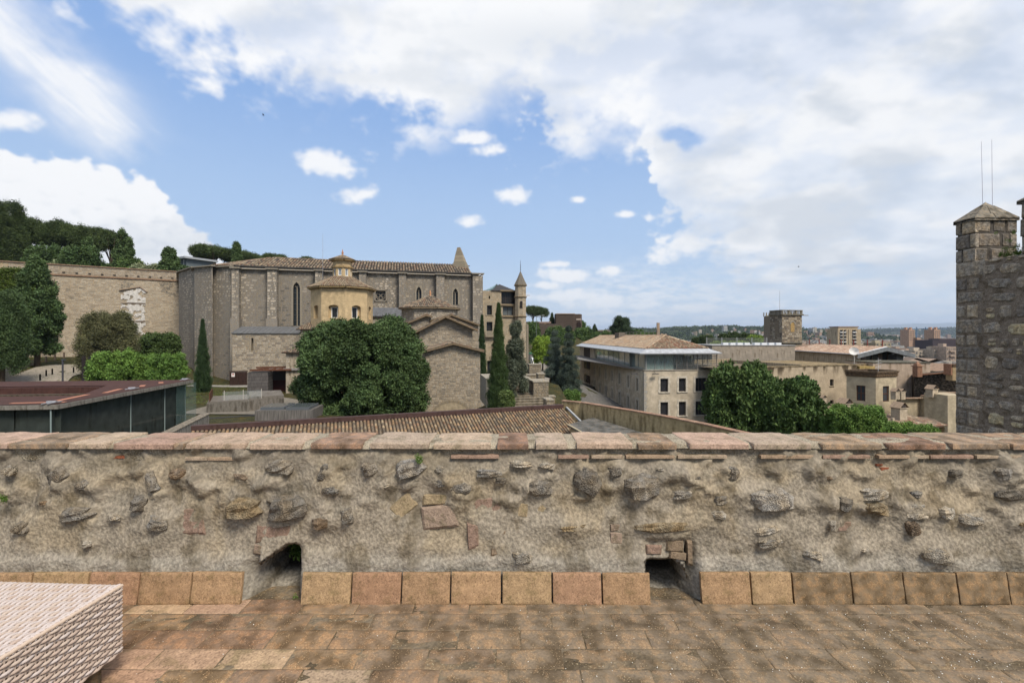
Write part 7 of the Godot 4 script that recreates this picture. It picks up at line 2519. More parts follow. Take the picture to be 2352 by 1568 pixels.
		window(t, f[0] + UP * -17.0, fu, UP, h, 0.2, M(Color(0.085, 0.042, 0.026), 0.6), 2 if f[0] == l else 1, 2, 0.11, M(Color(0.05, 0.055, 0.06), 0.06))
		var fn := fu.cross(UP)
		for k in 5:
			m = MB.new()
			var y := ct + 0.07 + k * 0.155
			m.box(Transform3D(Basis(fu, UP, fn), (f[0] + f[1]) * 0.5 + UP * y + fn * (0.02 + [0.10, 0.20, 0.12, 0.24, 0.34][k] * 0.5 - 0.12)), Vector3(fl + [0.10, 0.20, 0.12, 0.24, 0.34][k], 0.15, 0.25 + [0.10, 0.20, 0.12, 0.24, 0.34][k] * 0.5))
			part("cornice_course", m, M([Color(0.24, 0.17, 0.11), Color(0.28, 0.20, 0.13), Color(0.19, 0.14, 0.10), Color(0.30, 0.21, 0.14), Color(0.26, 0.20, 0.14)][k], 0.95, "dirty", 0.8), t)
	m = MB.new()
	m.quad(l + UP * (ct + 0.5), c + UP * (ct + 0.5), r + UP * (ct + 0.5), r + (l - c) + UP * (ct + 0.5))
	part("roof_deck", m, M(Color(0.24, 0.20, 0.16), 0.95, "dirty", 0.5), t)
	for s in [[r, r + l - c], [r + l - c, l]]:
		m = MB.new()
		m.bar(s[0] + UP * (ct + 0.55), s[1] + UP * (ct + 0.55), 0.35, 0.6)
		part("cornice_course", m, M(Color(0.20, 0.15, 0.11), 0.95, "dirty", 0.8), t)
	m = MB.new()
	m.tube([at(2018, 852, 62.5), at(2018, 822, 62.5)], [0.025, 0.02], 5)
	for k in 3: m.bar(at(2012, 829.0 + k * 7, 62.5), at(2025, 826.0 + k * 7, 62.5), 0.025, 0.025)
	for k in 5: m.bar(at(2012.5 + k * 2.6, 842, 62.3), at(2012.5 + k * 2.6, 846, 62.3), 0.02, 0.02)
	solo("tv_antenna", m, M(Color(0.55, 0.55, 0.55), 0.4), "spindly silver television antenna on the roof of the cream tower house", "antenna")
	var q := plan(2060, 60.0)
	t = thing("cream_house", "low cream house with recessed windows and a tile capped wall", "house", q + Vector3(4, -16, -2))
	var yw := hgt(915, 60)
	var hu := Vector3(0.99, 0, -0.12).normalized()
	m = MB.new()
	m.facade(q + UP * -16, hu, UP, 3.4, yw + 16, [], 0.3)
	m.facade(q + hu * 3.4 + Vector3(0, -16, 0), Vector3(0, 0, 1), UP, 0.6, yw + 16.3, [], 0.3)
	var ho := q + hu * 3.4 + Vector3(0, -16, 0.6)
	var w1 := Rect2(0.55, hgt(951, 59) + 16, 1.35, 1.05)
	m.facade(ho, hu, UP, 2.4, yw + 16.25, [w1], 0.35)
	var h2 := q + hu * 5.8 + Vector3(0, -16, 0.2)
	var w2 := Rect2(0.5, hgt(952, 59) + 16, 1.5, 1.2)
	m.facade(h2, hu, UP, 3.2, yw + 16.6, [w2], 0.35)
	m.facade(h2 + hu * 3.2, Vector3(0.05, 0, -1).normalized(), UP, 5.0, yw + 16.6, [], 0.3)
	part("wall", m, clean, t)
	window(t, ho, hu, UP, w1, 0.28, M(Color(0.07, 0.04, 0.03), 0.6), 2, 1, 0.08)
	window(t, h2, hu, UP, w2, 0.28, M(Color(0.10, 0.05, 0.03), 0.6), 2, 1, 0.08)
	for k in 20:
		m = MB.new()
		m.bar(q + hu * (k * 0.44) + Vector3(0, yw + 0.06 + (0.3 if k > 7 else 0.0) + (0.32 if k > 13 else 0.0), 0.25), q + hu * (k * 0.44 + 0.4) + Vector3(0, yw + 0.06 + (0.3 if k > 7 else 0.0) + (0.32 if k > 13 else 0.0), 0.25), 0.5, 0.09)
		part("capping_tile", m, M([Color(0.46, 0.30, 0.21), Color(0.52, 0.38, 0.27)][k % 2], 0.9, "terra", 0.9), t)
	var gp := plan(2183, 55.0)
	t = thing("gatehouse_wall", "tall plain cream wall end beside the stone corner tower", "wall", gp + UP * -16)
	plain_box(t, "wall", gp + Vector3(0.9, -11.5 + hgt(908, 55) * 0.5 + 3.2, -1.5), Vector3(2.6, 9.6, 3.0), 0.05, clean)
	var low_tones := [Color(0.50, 0.38, 0.25), Color(0.38, 0.28, 0.19), Color(0.57, 0.47, 0.33), Color(0.40, 0.22, 0.15), Color(0.28, 0.21, 0.16)]
	for v in [["tile_roof_house", "low house whose weathered tile roof slopes to the right, beside the corner tower", [at(2040, 990, 47.0), at(2178, 974, 50.0), at(2138, 954, 53.0), at(2040, 958, 53.5)]], ["tile_roof_house", "low house with a mottled tile roof between the two green trees", [at(1878, 965, 53.0), at(1975, 962, 55.0), at(1950, 932, 58.5), at(1880, 929, 58.5)]]]:
		var cr: Array = v[2]
		cr[1].y = cr[0].y
		cr[3].y = cr[2].y
		t = thing(v[0], v[1], "house", (cr[0] + cr[2]) * 0.5 + UP * -7)
		rt = []
		tile_roof(t, cr[0], cr[1], cr[2], cr[3], 0.30, 0.40, low_tones, Color(0.24, 0.18, 0.13), rt)
		lay_tiles(t, rt, 200)
		m = MB.new()
		var fu: Vector3 = (cr[1] - cr[0]).normalized()
		m.facade(cr[0] - fu.cross(UP) * 0.5 + UP * -7.2, fu, UP, cr[0].distance_to(cr[1]) - 0.5, 7.0, [], 0.3)
		m.quad(cr[1] - fu * 0.5 + UP * -7.2, cr[2] - fu * 0.3 + UP * -8.0, cr[2] - fu * 0.3 + UP * -0.1, cr[1] - fu * 0.5 + UP * -0.2)
		part("wall", m, clean, t)
	var cm := M(Color(0.54, 0.45, 0.33), 0.92, "plain", 0.3)
	chimney(at(2057, 917, 59.0), 0.75, 1.0, "left of two joined cream chimneys beside the tower house", cm)
	chimney(at(2070, 917, 59.6), 0.75, 1.0, "right of two joined cream chimneys beside the tower house", cm)
	chimney(at(2141, 912, 57.0), 0.95, 1.0, "cream chimney with gabled cap in front of the dark rendered wall", cm)
	chimney(at(1941, 950, 56.5), 1.2, 1.25, "broad cream chimney on the mottled roof above the light green tree", cm)
	chimney(at(1890, 930, 59.5), 0.7, 0.9, "small cream chimney at the right edge of the big dark tree", cm)
	chimney(at(2066, 963, 51.5), 1.15, 1.3, "cream chimney with flat topped cap on the lower weathered roof", cm)
	t = thing("roof_pipe", "short clay pipe beside the chimney on the lower weathered roof", "pipe", at(2051, 968, 50.5))
	plain_box(t, "pipe", at(2051, 966, 50.5), Vector3(0.25, 0.6, 0.25), 0.2, cm)
	var k0 := plan(2100, 67.0)
	var k1 := plan(2215, 64.0)
	var ku := (k1 - k0).normalized()
	t = thing("dark_wall", "dark brown unpainted rendered wall with a sloping orange tile edge", "wall", k0 + Vector3(3, -16, 0))
	m = MB.new()
	m.slab(PackedVector2Array([Vector2(0, -15), Vector2(8, -15), Vector2(8, hgt(850, 64)), Vector2(5.0, hgt(853, 65)), Vector2(0, hgt(863, 67))]), k0, ku, UP, 5.0)
	part("wall", m, M(Color(0.165, 0.135, 0.105), 0.95, "mid", 0.3), t)
	m = MB.new()
	m.bar(k0 + UP * (hgt(862.5, 67) + 0.05), k0 + ku * 5.0 + UP * (hgt(852.5, 65) + 0.05), 0.5, 0.14)
	part("tile_edge", m, M(Color(0.38, 0.20, 0.125), 0.9, "terra", 0.8), t)
	var rc := at(2108, 862, 66.5)
	t = thing("brick_chimney", "orange brick chimney with pointed cap at the left end of the dark wall", "chimney", rc)
	plain_box(t, "shaft", rc + UP * 0.55, Vector3(0.85, 1.5, 0.7), 0.2, M(Color(0.33, 0.185, 0.12), 0.9, "terra", 0.8))
	plain_box(t, "rim", rc + UP * 1.33, Vector3(1.05, 0.14, 0.9), 0.2, M(Color(0.37, 0.21, 0.135), 0.9, "terra", 0.8))
	m = MB.new()
	m.lathe(rc + UP * 1.4, [Vector2(0.5, 0), Vector2(0.36, 0.28), Vector2(0.12, 0.5), Vector2(0.0, 0.62)], 4, PI / 4, false)
	part("cap", m, M(Color(0.37, 0.21, 0.135), 0.9, "terra", 0.8), t)
	var op := at(2186, 853, 63.5)
	t = thing("roof_pier", "ochre pier with an orange edge on the dark wall beside the corner tower", "pier", op)
	plain_box(t, "pier", op + Vector3(0.3, -0.2, 0), Vector3(1.3, 2.0, 0.9), 0.1, M(Color(0.44, 0.32, 0.18), 0.92, "plain", 0.4))
	plain_box(t, "tile_edge", op + Vector3(-0.42, 0.3, 0.0), Vector3(0.3, 1.5, 1.0), 0.1, M(Color(0.38, 0.20, 0.125), 0.9, "terra", 0.8))
	plain_box(t, "cap", op + Vector3(0.3, 0.86, 0), Vector3(1.5, 0.3, 1.1), 0.1, M(Color(0.18, 0.12, 0.08), 0.92, "dirty", 0.6))
	for k in 7:
		var b := plan([2075, 2110, 2140, 2165, 2095, 2130, 2185][k], [140, 150, 130, 165, 180, 200, 120][k])
		t = thing("old_town_house", ["low pale house directly behind the blank block", "white rendered gable in the old town gap left of the pier", "house with a skylight in its pinkish roof behind the dark wall", "grey roofed house in the middle of the old town gap", "narrow house with dark tiles in the old town gap", "broad pale roof farthest in the old town gap", "little house right behind the ochre pier"][k], "house", b + UP * -25)
		var top := hgt([838, 842, 850, 838, 828, 829, 846][k], -b.z)
		plain_box(t, "wall", b + UP * (top - 6.5), Vector3(9, 12, 9), 0.3 * k, M([Color(0.5, 0.45, 0.38), Color(0.62, 0.6, 0.55), Color(0.5, 0.4, 0.3), Color(0.4, 0.4, 0.4), Color(0.45, 0.38, 0.3), Color(0.55, 0.5, 0.42), Color(0.5, 0.42, 0.32)][k], 0.9, "plain", 0.2))
		var rb := MB.new()
		var bb := Basis(UP, 0.3 * k)
		for s in [-1.0, 1.0]: rb.quad(b + UP * (top - 0.6) + bb * Vector3(-4.9 * s, 0, 5.2 * s), b + UP * (top - 0.6) + bb * Vector3(4.9 * s, 0, 5.2 * s), b + UP * (top + 1.2) + bb * Vector3(4.9 * s, 0, 0), b + UP * (top + 1.2) + bb * Vector3(-4.9 * s, 0, 0))
		part("roof", rb, M([Color(0.4, 0.28, 0.2), Color(0.42, 0.24, 0.16), Color(0.48, 0.33, 0.26), Color(0.28, 0.27, 0.26), Color(0.25, 0.19, 0.15), Color(0.45, 0.33, 0.25), Color(0.4, 0.27, 0.19)][k], 0.9, "terra", 0.3), t)
		plain_box(t, "window", b + UP * (top - 2.2) + bb * Vector3(0, 0, 4.52), Vector3(1.2, 1.4, 0.1), 0.3 * k, M(Color(0.06, 0.06, 0.06), 0.3))
func corner_tower() -> void:
	var X := 10.40
	var t := thing("corner_tower", "old grey rubble stone wall tower with dressed corner stones at the right edge", "tower", Vector3(X + 0.5, -9, -8.5))
	var u := Vector3(0, 0, 1)
	var m := MB.new()
	m.box(T0(Vector3(X + 0.51, -3.65, -7.77)), Vector3(0.98, 10.6, 6.4))
	part("core", m, M(Color(0.30, 0.245, 0.19), 0.95, "mortar", 0.7, 2.0), t)
	var greys := [Color(0.408, 0.351, 0.28), Color(0.517, 0.439, 0.342), Color(0.314, 0.268, 0.218), Color(0.659, 0.536, 0.383), Color(0.7, 0.581, 0.368), Color(0.243, 0.212, 0.175)]
	var st := []
	var y := -4.4
	var k := 0
	var bs := Basis(u, UP, Vector3.LEFT)
	while y < 1.55:
		var h := rng.randf_range(0.24, 0.36)
		if y + h > 1.6: h = 1.7 - y
		var w := (0.62 if k % 2 else 0.26) * rng.randf_range(0.85, 1.15)
		st.append([Vector3(X, y + h * 0.5, -10.98 + w * 0.5), bs, w, h - 0.03, [0, 1, 0, 2, 1][k % 5]])
		if k % 2 == 0: st.append([Vector3(X, y + h * 0.5, -10.98 + w + 0.15), bs, 0.24, h - 0.05, [0, 3, 1][k % 3]])
		y += h; k += 1
	lay(t, st, "stone", 0.012, greys, 60, "quoin")
	var rub := []
	y = -4.4
	while y < 1.62:
		var h := minf(rng.randf_range(0.16, 0.36), 1.68 - y)
		var s := 0.66 + rng.randf_range(-0.06, 0.1)
		while s < 6.2:
			var w := rng.randf_range(0.16, 0.62) * (1.0 if h > 0.22 else 0.7)
			var up := y > 0.9
			if rng.randf() < 0.86: rub.append([Vector3(X, y + h * 0.5 + rng.randf_range(-0.02, 0.02), -10.98 + s + w * 0.5), Basis(u, UP, Vector3.LEFT) * Basis(Vector3.BACK, rng.randf_range(-0.10, 0.10)), w * 0.92, (h - 0.035) * rng.randf_range(0.75, 1.0), [1, 3, 0, 4, 3, 1, 2][rng.randi() % 7]])
			else:
				for q in 2: rub.append([Vector3(X, y + h * (0.3 + 0.4 * q), -10.98 + s + w * 0.5), Basis(u, UP, Vector3.LEFT), w * 0.7, h * 0.34, [4, 3][q]])
			s += w + rng.randf_range(0.01, 0.05)
		y += h
	lay(t, rub, "rubble", 0.012, greys, 230)
	for mz in [[-10.98, -10.50, 2.64, 3.04], [-9.60, -7.9, 2.74, 3.2]]:
		var mn := part("merlon", _box_mesh(Vector3(X + 0.49, (1.65 + mz[2]) * 0.5, (mz[0] + mz[1]) * 0.5), Vector3(0.90, mz[2] - 1.65, mz[1] - mz[0] - 0.06)), M(Color(0.13, 0.115, 0.10), 0.95, "mortar", 0.9), t)
		var blocks := []
		for c in 3:
			var y0: float = 1.66 + c * (mz[2] - 1.66) / 3.0
			var hh: float = (mz[2] - 1.66) / 3.0
			var split: float = [0.36, 0.72, 0.3][c]
			var dz: float = mz[1] - mz[0]
			for s in 2:
				var w := dz * (split if s == 0 else 1.0 - split)
				blocks.append([Vector3(X + 0.0, y0 + hh * 0.5, mz[0] + (w * 0.5 if s == 0 else dz - w * 0.5)), Basis(u, UP, Vector3.LEFT), w - 0.012, hh - 0.012, [0, 1, 2, 1, 0, 3][c * 2 + s]])
			for s in 3:
				var x0: float = [0.0, [0.32, 0.62, 0.4][c], [0.68, 0.80, 0.72][c]][s]
				var x1: float = [[0.32, 0.62, 0.4][c], [0.68, 0.80, 0.72][c], 0.98][s]
				blocks.append([Vector3(X + (x0 + x1) * 0.5, y0 + hh * 0.5, mz[1] - 0.015), Basis(Vector3.RIGHT, UP, Vector3.BACK), x1 - x0 - 0.012, hh - 0.012, [5, 2, 0, 2, 5, 0, 0, 5, 2][c * 3 + s]])
		lay(t, blocks, "stone", 0.014, greys, 40, "merlon_block")
		m = MB.new()
		var cx := X + 0.48
		var cz: float = (mz[0] + mz[1]) * 0.5
		var ex := 0.50
		var ez: float = (mz[1] - mz[0]) * 0.5 + 0.02
		var cp := [Vector3(cx - ex, mz[2], cz + ez), Vector3(cx + ex, mz[2], cz + ez), Vector3(cx + ex, mz[2], cz - ez), Vector3(cx - ex, mz[2], cz - ez)]
		for q in 4:
			var tip := Vector3(cx, mz[3], cz)
			for s in 4:
				var p0: Vector3 = cp[q].lerp(tip, s * 0.25)
				var p1: Vector3 = cp[(q + 1) % 4].lerp(tip, s * 0.25)
				var p2: Vector3 = cp[(q + 1) % 4].lerp(tip, s * 0.25 + 0.24)
				var p3: Vector3 = cp[q].lerp(tip, s * 0.25 + 0.24)
				var cut := rng.randf_range(0.35, 0.65)
				for h in 2:
					var e0 := 0.0 if h == 0 else cut + 0.015
					var e1 := cut if h == 0 else 1.0
					var up := UP * rng.randf_range(0.012, 0.035)
					var sl := MB.new()
					var t4 := [p0.lerp(p1, e0) + up, p0.lerp(p1, e1) + up, p3.lerp(p2, e1) + up, p3.lerp(p2, e0) + up]
					sl.quad(t4[0], t4[1], t4[2], t4[3])
					for w in 4: sl.quad(t4[w] - up * 2.0, t4[(w + 1) % 4] - up * 2.0, t4[(w + 1) % 4], t4[w])
					part("cap_slab", sl, M(Color(0.42, 0.39, 0.335) * rng.randf_range(0.8, 1.15), 0.95, "dirty", 1.0, 1.5), t)
			m.tri(cp[q], cp[(q + 1) % 4], tip)
			m.quad(cp[q] + UP * -0.05, cp[(q + 1) % 4] + UP * -0.05, cp[(q + 1) % 4], cp[q])
		part("cap", m, M(Color(0.40, 0.37, 0.32), 0.95, "dirty", 1.3, 1.5), t)
	var ts := []
	for q in 90:
		ts.append(Transform3D(Basis(UP, rng.randf() * TAU).scaled(Vector3.ONE * rng.randf_range(0.05, 0.11)), Vector3(X + rng.randf_range(0.1, 0.6), 1.70 + absf(rng.randfn()) * 0.10 + (rng.randf() * 0.5 if q < 20 else 0.0), rng.randf_range(-10.2, -9.62))))
	plant("creeper", shapes.broad, ts, Color(0.10, 0.16, 0.03), "small green creeper with pink flowers growing between the stone merlons")
	for q in 2:
		m = MB.new()
		var a := at([2259, 2281][q], [467, 478][q], 14.0)
		var b := at([2255, 2279][q], [325, 321][q], 14.0)
		m.tube([a + Vector3(0, -0.5, 0), b], [0.007, 0.004], 5)
		solo("thin_mast", m, M(Color(0.35, 0.34, 0.40), 0.5), ["left of two hair thin masts rising behind the pyramid cap", "right of two hair thin masts rising behind the pyramid cap"][q], "mast", "thin masts behind the corner tower")
func _box_mesh(c: Vector3, s: Vector3) -> MB:
	var b := MB.new()
	b.box(T0(c), s)
	return b
const LUMPS := [
	[32, 1078, 25, 26, 10, "p"], [145, 1089, 62, 44, 35, "g"], [198, 1110, 42, 25, 10, "g"], [357, 1104, 30, 54, 20, "s"], [328, 1151, 38, 42, -20, "g"], [183, 1176, 92, 34, 5, "g"], [370, 1197, 52, 34, -20, "s"], [60, 1208, 42, 30, 15, "g"],
	[415, 1085, 48, 28, 0, "b"], [453, 1106, 36, 14, 0, "b"], [270, 1184, 34, 14, -8, "p"], [210, 1244, 22, 16, 0, "p"], [565, 1161, 98, 56, -4, "o"], [663, 1161, 104, 64, 5, "g"], [648, 1070, 74, 36, 5, "g"], [748, 1082, 30, 50, -20, "g"], [761, 1121, 54, 22, 4, "g"],
	[801, 1180, 34, 38, 5, "g"], [739, 1197, 45, 28, 0, "b"], [943, 1072, 84, 46, 12, "s"], [852, 1074, 40, 36, 15, "g"], [1016, 1076, 40, 20, -6, "p"], [1018, 1104, 45, 26, 10, "g"], [1056, 1116, 62, 26, 0, "g"], [1200, 1274, 56, 28, 0, "p"],
	[1313, 1206, 92, 18, 3, "o"], [1196, 1063, 60, 16, -5, "p"], [1122, 1084, 66, 20, 0, "s"], [1256, 1067, 46, 16, 0, "p"], [1239, 1116, 72, 40, 0, "g"], [1347, 1101, 72, 62, -20, "g"], [1411, 1078, 40, 26, 0, "g"], [1471, 1114, 98, 62, 5, "g"],
	[1556, 1082, 42, 22, -10, "p"], [1562, 1131, 56, 24, 5, "s"], [1517, 1074, 34, 11, 0, "p"], [1524, 1205, 152, 28, 3, "o"], [1645, 1176, 40, 24, -8, "p"], [1766, 1144, 118, 52, 3, "s"], [1930, 1151, 50, 40, -10, "g"], [1893, 1151, 44, 20, 0, "s"],
	[2000, 1131, 76, 30, 4, "p"], [2004, 1163, 70, 30, -6, "o"], [2093, 1159, 72, 15, 4, "p"], [2095, 1180, 62, 18, 0, "p"], [2085, 1208, 34, 36, 0, "b"], [1902, 1199, 28, 28, 0, "p"], [1755, 1214, 70, 16, 8, "p"], [1763, 1242, 62, 20, 10, "p"], [1863, 1269, 50, 22, -6, "p"],
	[1980, 1259, 26, 10, 0, "p"], [2142, 1270, 74, 40, -4, "p"], [2216, 1187, 78, 28, -6, "p"], [2165, 1172, 46, 30, 6, "p"], [2187, 1085, 34, 22, 0, "g"], [2293, 1084, 42, 32, 15, "s"], [2340, 1084, 42, 26, 10, "s"], [2318, 1129, 96, 34, 5, "g"],
	[1891, 1093, 32, 12, 0, "b"], [1864, 1078, 32, 20, 10, "p"], [2098, 1131, 30, 16, 0, "s"], [1649, 1142, 42, 28, 0, "g"], [1679, 1083, 30, 34, 0, "g"], [2336, 1199, 28, 14, 0, "o"], [1590, 1095, 50, 18, 0, "g"], [560, 1090, 46, 18, -8, "b"], [620, 1105, 60, 20, 4, "b"], [890, 1110, 30, 12, 0, "p"], [112, 1150, 26, 12, 0, "b"], [1150, 1100, 30, 16, 0, "g"]]
const BRICKS := [[445, 1195, 54, 64, 4, "r"], [264, 1049, 46, 8, 2, "R"], [625, 1224, 94, 46, 3, "r"], [926, 1163, 40, 60, 50, "o"], [1001, 1146, 72, 26, 6, "o"], [1010, 1186, 84, 52, 12, "q"], [1115, 1160, 90, 36, 4, "r"], [1086, 1229, 30, 68, 8, "r"], [1145, 1246, 36, 66, -3, "b"], [1262, 1172, 74, 44, 10, "o"], [1201, 1170, 24, 34, -10, "o"],
	[1415, 1235, 30, 26, 0, "q"], [1412, 1210, 26, 18, 6, "q"], [1551, 1253, 42, 28, -6, "b"], [1502, 1262, 42, 22, 0, "r"], [1558, 1276, 40, 16, -14, "b"], [2046, 1079, 58, 17, 4, "R"], [2019, 1067, 17, 6, 0, "R"], [1940, 1208, 38, 22, 8, "r"], [1585, 1270, 14, 60, 0, "b"], [1200, 1231, 36, 24, 30, "q"], [600, 1262, 40, 22, -14, "q"]]
const LUMP_COLORS := {"g": Color(0.27, 0.236, 0.188), "s": Color(0.40, 0.36, 0.30), "p": Color(0.47, 0.41, 0.32), "o": Color(0.40, 0.31, 0.19), "r": Color(0.33, 0.225, 0.17), "R": Color(0.34, 0.115, 0.06), "b": Color(0.27, 0.20, 0.135), "q": Color(0.38, 0.285, 0.215)}
func wall_z(y: float) -> float:
	return lerpf(-2.835, -2.945, (y - FLOOR) / 0.9)
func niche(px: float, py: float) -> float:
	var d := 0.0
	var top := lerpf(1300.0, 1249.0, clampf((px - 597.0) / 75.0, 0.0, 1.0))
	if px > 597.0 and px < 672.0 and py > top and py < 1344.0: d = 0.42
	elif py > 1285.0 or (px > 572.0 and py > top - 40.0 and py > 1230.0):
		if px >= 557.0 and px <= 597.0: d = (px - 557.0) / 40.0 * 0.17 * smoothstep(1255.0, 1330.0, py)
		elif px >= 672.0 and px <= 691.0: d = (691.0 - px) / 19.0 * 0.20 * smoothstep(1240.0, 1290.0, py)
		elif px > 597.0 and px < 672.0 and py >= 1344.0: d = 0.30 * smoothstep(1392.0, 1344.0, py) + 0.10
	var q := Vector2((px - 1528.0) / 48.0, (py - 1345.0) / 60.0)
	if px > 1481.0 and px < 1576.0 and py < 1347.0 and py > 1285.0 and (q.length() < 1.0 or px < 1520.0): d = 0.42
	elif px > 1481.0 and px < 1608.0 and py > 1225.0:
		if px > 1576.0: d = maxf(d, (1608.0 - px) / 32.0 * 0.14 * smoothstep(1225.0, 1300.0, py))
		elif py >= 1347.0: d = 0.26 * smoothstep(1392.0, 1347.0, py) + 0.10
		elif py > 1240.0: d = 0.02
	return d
func parapet() -> void:
	var t := thing("parapet_wall", "rough lime plastered rubble parapet with clay coping and tile skirting along the terrace", "wall", Vector3(0, FLOOR, -3.0))
	var f := FastNoiseLite.new()
	f.seed = 31; f.frequency = 1.6; f.fractal_octaves = 5; f.fractal_gain = 0.55
	var g := FastNoiseLite.new()
	g.seed = 33; g.frequency = 11.0; g.fractal_octaves = 4; g.fractal_gain = 0.6
	var h := FastNoiseLite.new()
	h.seed = 35; h.frequency = 2.4; h.fractal_octaves = 5
	var rows := []
	var cols := []
	var y := FLOOR - 0.02
	while y < -0.69:
		var row := PackedVector3Array()
		var cr := PackedColorArray()
		var x := -7.6
		while x < 7.6:
			var z := wall_z(y)
			var px := 1176.0 + F * x / -z
			var py := 771.0 - F * y / -z
			var b := 0.0
			var wet := 0.0
			for s in LUMPS:
				var r := Vector2((px - s[0]) / (s[2] * 0.75 + 8.0), (py - s[1]) / (s[3] * 0.8 + 8.0)).length_squared()
				if r < 4.0:
					b += exp(-r * 1.3) * 0.026
			var lum := smoothstep(-1.25, -0.95, y)
			var nz := f.get_noise_2d(x, y) * 0.036 + g.get_noise_2d(x, y * 1.2) * 0.009 + smoothstep(0.05, 0.45, f.get_noise_2d(x * 2.6 + 40.0, y * 3.4)) * 0.030 * lum
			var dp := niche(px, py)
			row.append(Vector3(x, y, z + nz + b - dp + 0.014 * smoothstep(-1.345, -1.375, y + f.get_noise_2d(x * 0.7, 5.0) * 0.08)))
			var n1v := h.get_noise_2d(x * 0.9, y * 1.7)
			var dark_mix := smoothstep(0.12, -0.24, n1v + (-0.80 - y) * 2.4 + 0.05) * 0.45  # darker towards the top edge, broken up by noise
			dark_mix = maxf(dark_mix, smoothstep(0.12, 0.50, n1v + 0.4 * g.get_noise_2d(x * 0.6, y * 0.9)) * 0.5 * (0.35 + 0.65 * lum))
			var c := Color(0.375, 0.325, 0.25).lerp(Color(0.385, 0.32, 0.225), smoothstep(0.0, 0.35, f.get_noise_2d(x * 0.8 + 9.0, y)))
			c = c.lerp(Color(0.385, 0.35, 0.29), smoothstep(-1.30, -1.40, y + n1v * 0.05))
			c = c.lerp(Color(0.17, 0.15, 0.12), dark_mix)
			if dp > 0.3: c = Color(0.07, 0.062, 0.05)  # soil-dark tone deep in the drains, their shade put into the colour
			cr.append(c)
			x += 0.018 if absf(x) < 3.6 else 0.05
		rows.append(row); cols.append(cr)
		y += 0.018
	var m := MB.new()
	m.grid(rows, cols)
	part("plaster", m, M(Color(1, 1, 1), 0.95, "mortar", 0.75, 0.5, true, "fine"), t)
	m = MB.new()
	m.facade(Vector3(-7.6, -8.0, -3.34), Vector3.RIGHT, UP, 15.2, 7.28, [], 0.0)
	m.box(T0(Vector3(0, -4.9, -3.12)), Vector3(15.2, 6.4, 0.4))
	part("core", m, M(Color(0.30, 0.25, 0.18), 0.95, "mortar", 0.8), t)
	var lump: Array = shapes.lump
	for k in LUMPS.size():
		var s = LUMPS[k]
		var yy := hgt(s[1], 2.88)
		var z := wall_z(yy)
		yy = hgt(s[1], -z)
		var x: float = (s[0] - 1176.0) / F * -z
		var w: float = s[2] / F * -z * 0.86
		var hh: float = s[3] / F * -z * 0.86
		var dpt := minf(w, hh) * 0.85 + 0.03
		var b := Basis(Vector3.BACK, deg_to_rad(s[4])).scaled_local(Vector3(w, hh, dpt))
		var c: Color = LUMP_COLORS[s[5]] * [0.85, 1.0, 1.15][k % 3]
		placed("stone", lump[k % lump.size()], M(c, 0.9, "stone", 2.0, 0.9, false, "fine"), t, Transform3D(b, Vector3(x, yy, z + 0.020)))
	var blk: Array = shapes.stone
	for k in BRICKS.size():
		var s = BRICKS[k]
		var yy := hgt(s[1], 2.88)
		var z := wall_z(yy)
		yy = hgt(s[1], -z)
		var x: float = (s[0] - 1176.0) / F * -z
		var inset: float = -0.012 if s[0] > 1490 and s[0] < 1600 else -0.009
		var b := Basis(Vector3.BACK, deg_to_rad(-s[4] if s[4] > 20 else s[4] * 0.6)) * Basis(Vector3.RIGHT, -0.12)
		placed("brick", blk[(k * 2) % 5], M(LUMP_COLORS[s[5]], 0.92, "terra", 2.4, 0.5), t, Transform3D(b.scaled_local(Vector3(s[2] / F * -z, s[3] / F * -z, 0.05)), Vector3(x, yy, z + inset + 0.022)))
	var sk := [[-170, -52], [-50, 70], [73, 201], [204, 318], [320, 438], [440, 555], [692, 806], [808, 921], [923, 1034], [1036, 1151], [1153.5, 1267.5], [1269.5, 1382], [1384, 1494], [1610, 1724], [1726, 1819], [1822, 1956], [1958, 2076], [2078, 2199], [2201, 2316], [2318, 2436], [2439, 2550]]
	for k in 12:
		sk.append([2552 + k * 120, 2670 + k * 120])
		sk.append([-292 - k * 120, -174 - k * 120])
	var sc := [Color(0.44, 0.28, 0.158), Color(0.46, 0.30, 0.17), Color(0.475, 0.325, 0.182), Color(0.44, 0.265, 0.16)]
	for k in sk.size():
		var d := 2.80
		var x0: float = (sk[k][0] - 1176.0) / F * d
		var x1: float = (sk[k][1] - 1176.0) / F * d
		var dirty: bool = sk[k][0] > 1730
		var b := Basis(Vector3.RIGHT, -0.16) * Basis(Vector3.BACK, rng.randf_range(-0.008, 0.008))
		placed("skirting_tile", shapes.slab_tile[k % 4], M(vary(sc[k % 4], 0.05) if not dirty else Color(0.44, 0.32, 0.20), 0.9, "dirty" if dirty else "terra", 1.7, 0.25), t, Transform3D(b * Basis(Vector3.RIGHT, PI / 2).scaled_local(Vector3(x1 - x0 - 0.004, 0.026, 0.178)), Vector3((x0 + x1) * 0.5, FLOOR + 0.088 + rng.randf_range(-0.004, 0.003), -2.805)))
	var cp := [[-380, -250], [-240, -125], [-118, 15], [19, 149], [158, 242], [260, 395], [399, 419], [427, 560], [573, 690], [714, 830], [850, 984], [996, 1126], [1143, 1213], [1232, 1303], [1327, 1453], [1468, 1554], [1586, 1720], [1733, 1863], [1892, 2026], [2043, 2173], [2190, 2320], [2330, 2458], [2470, 2590], [2600, 2720]]
	for k in 10:
		cp.append([2730 + k * 140, 2862 + k * 140])
		cp.append([-522 - k * 140, -390 - k * 140])
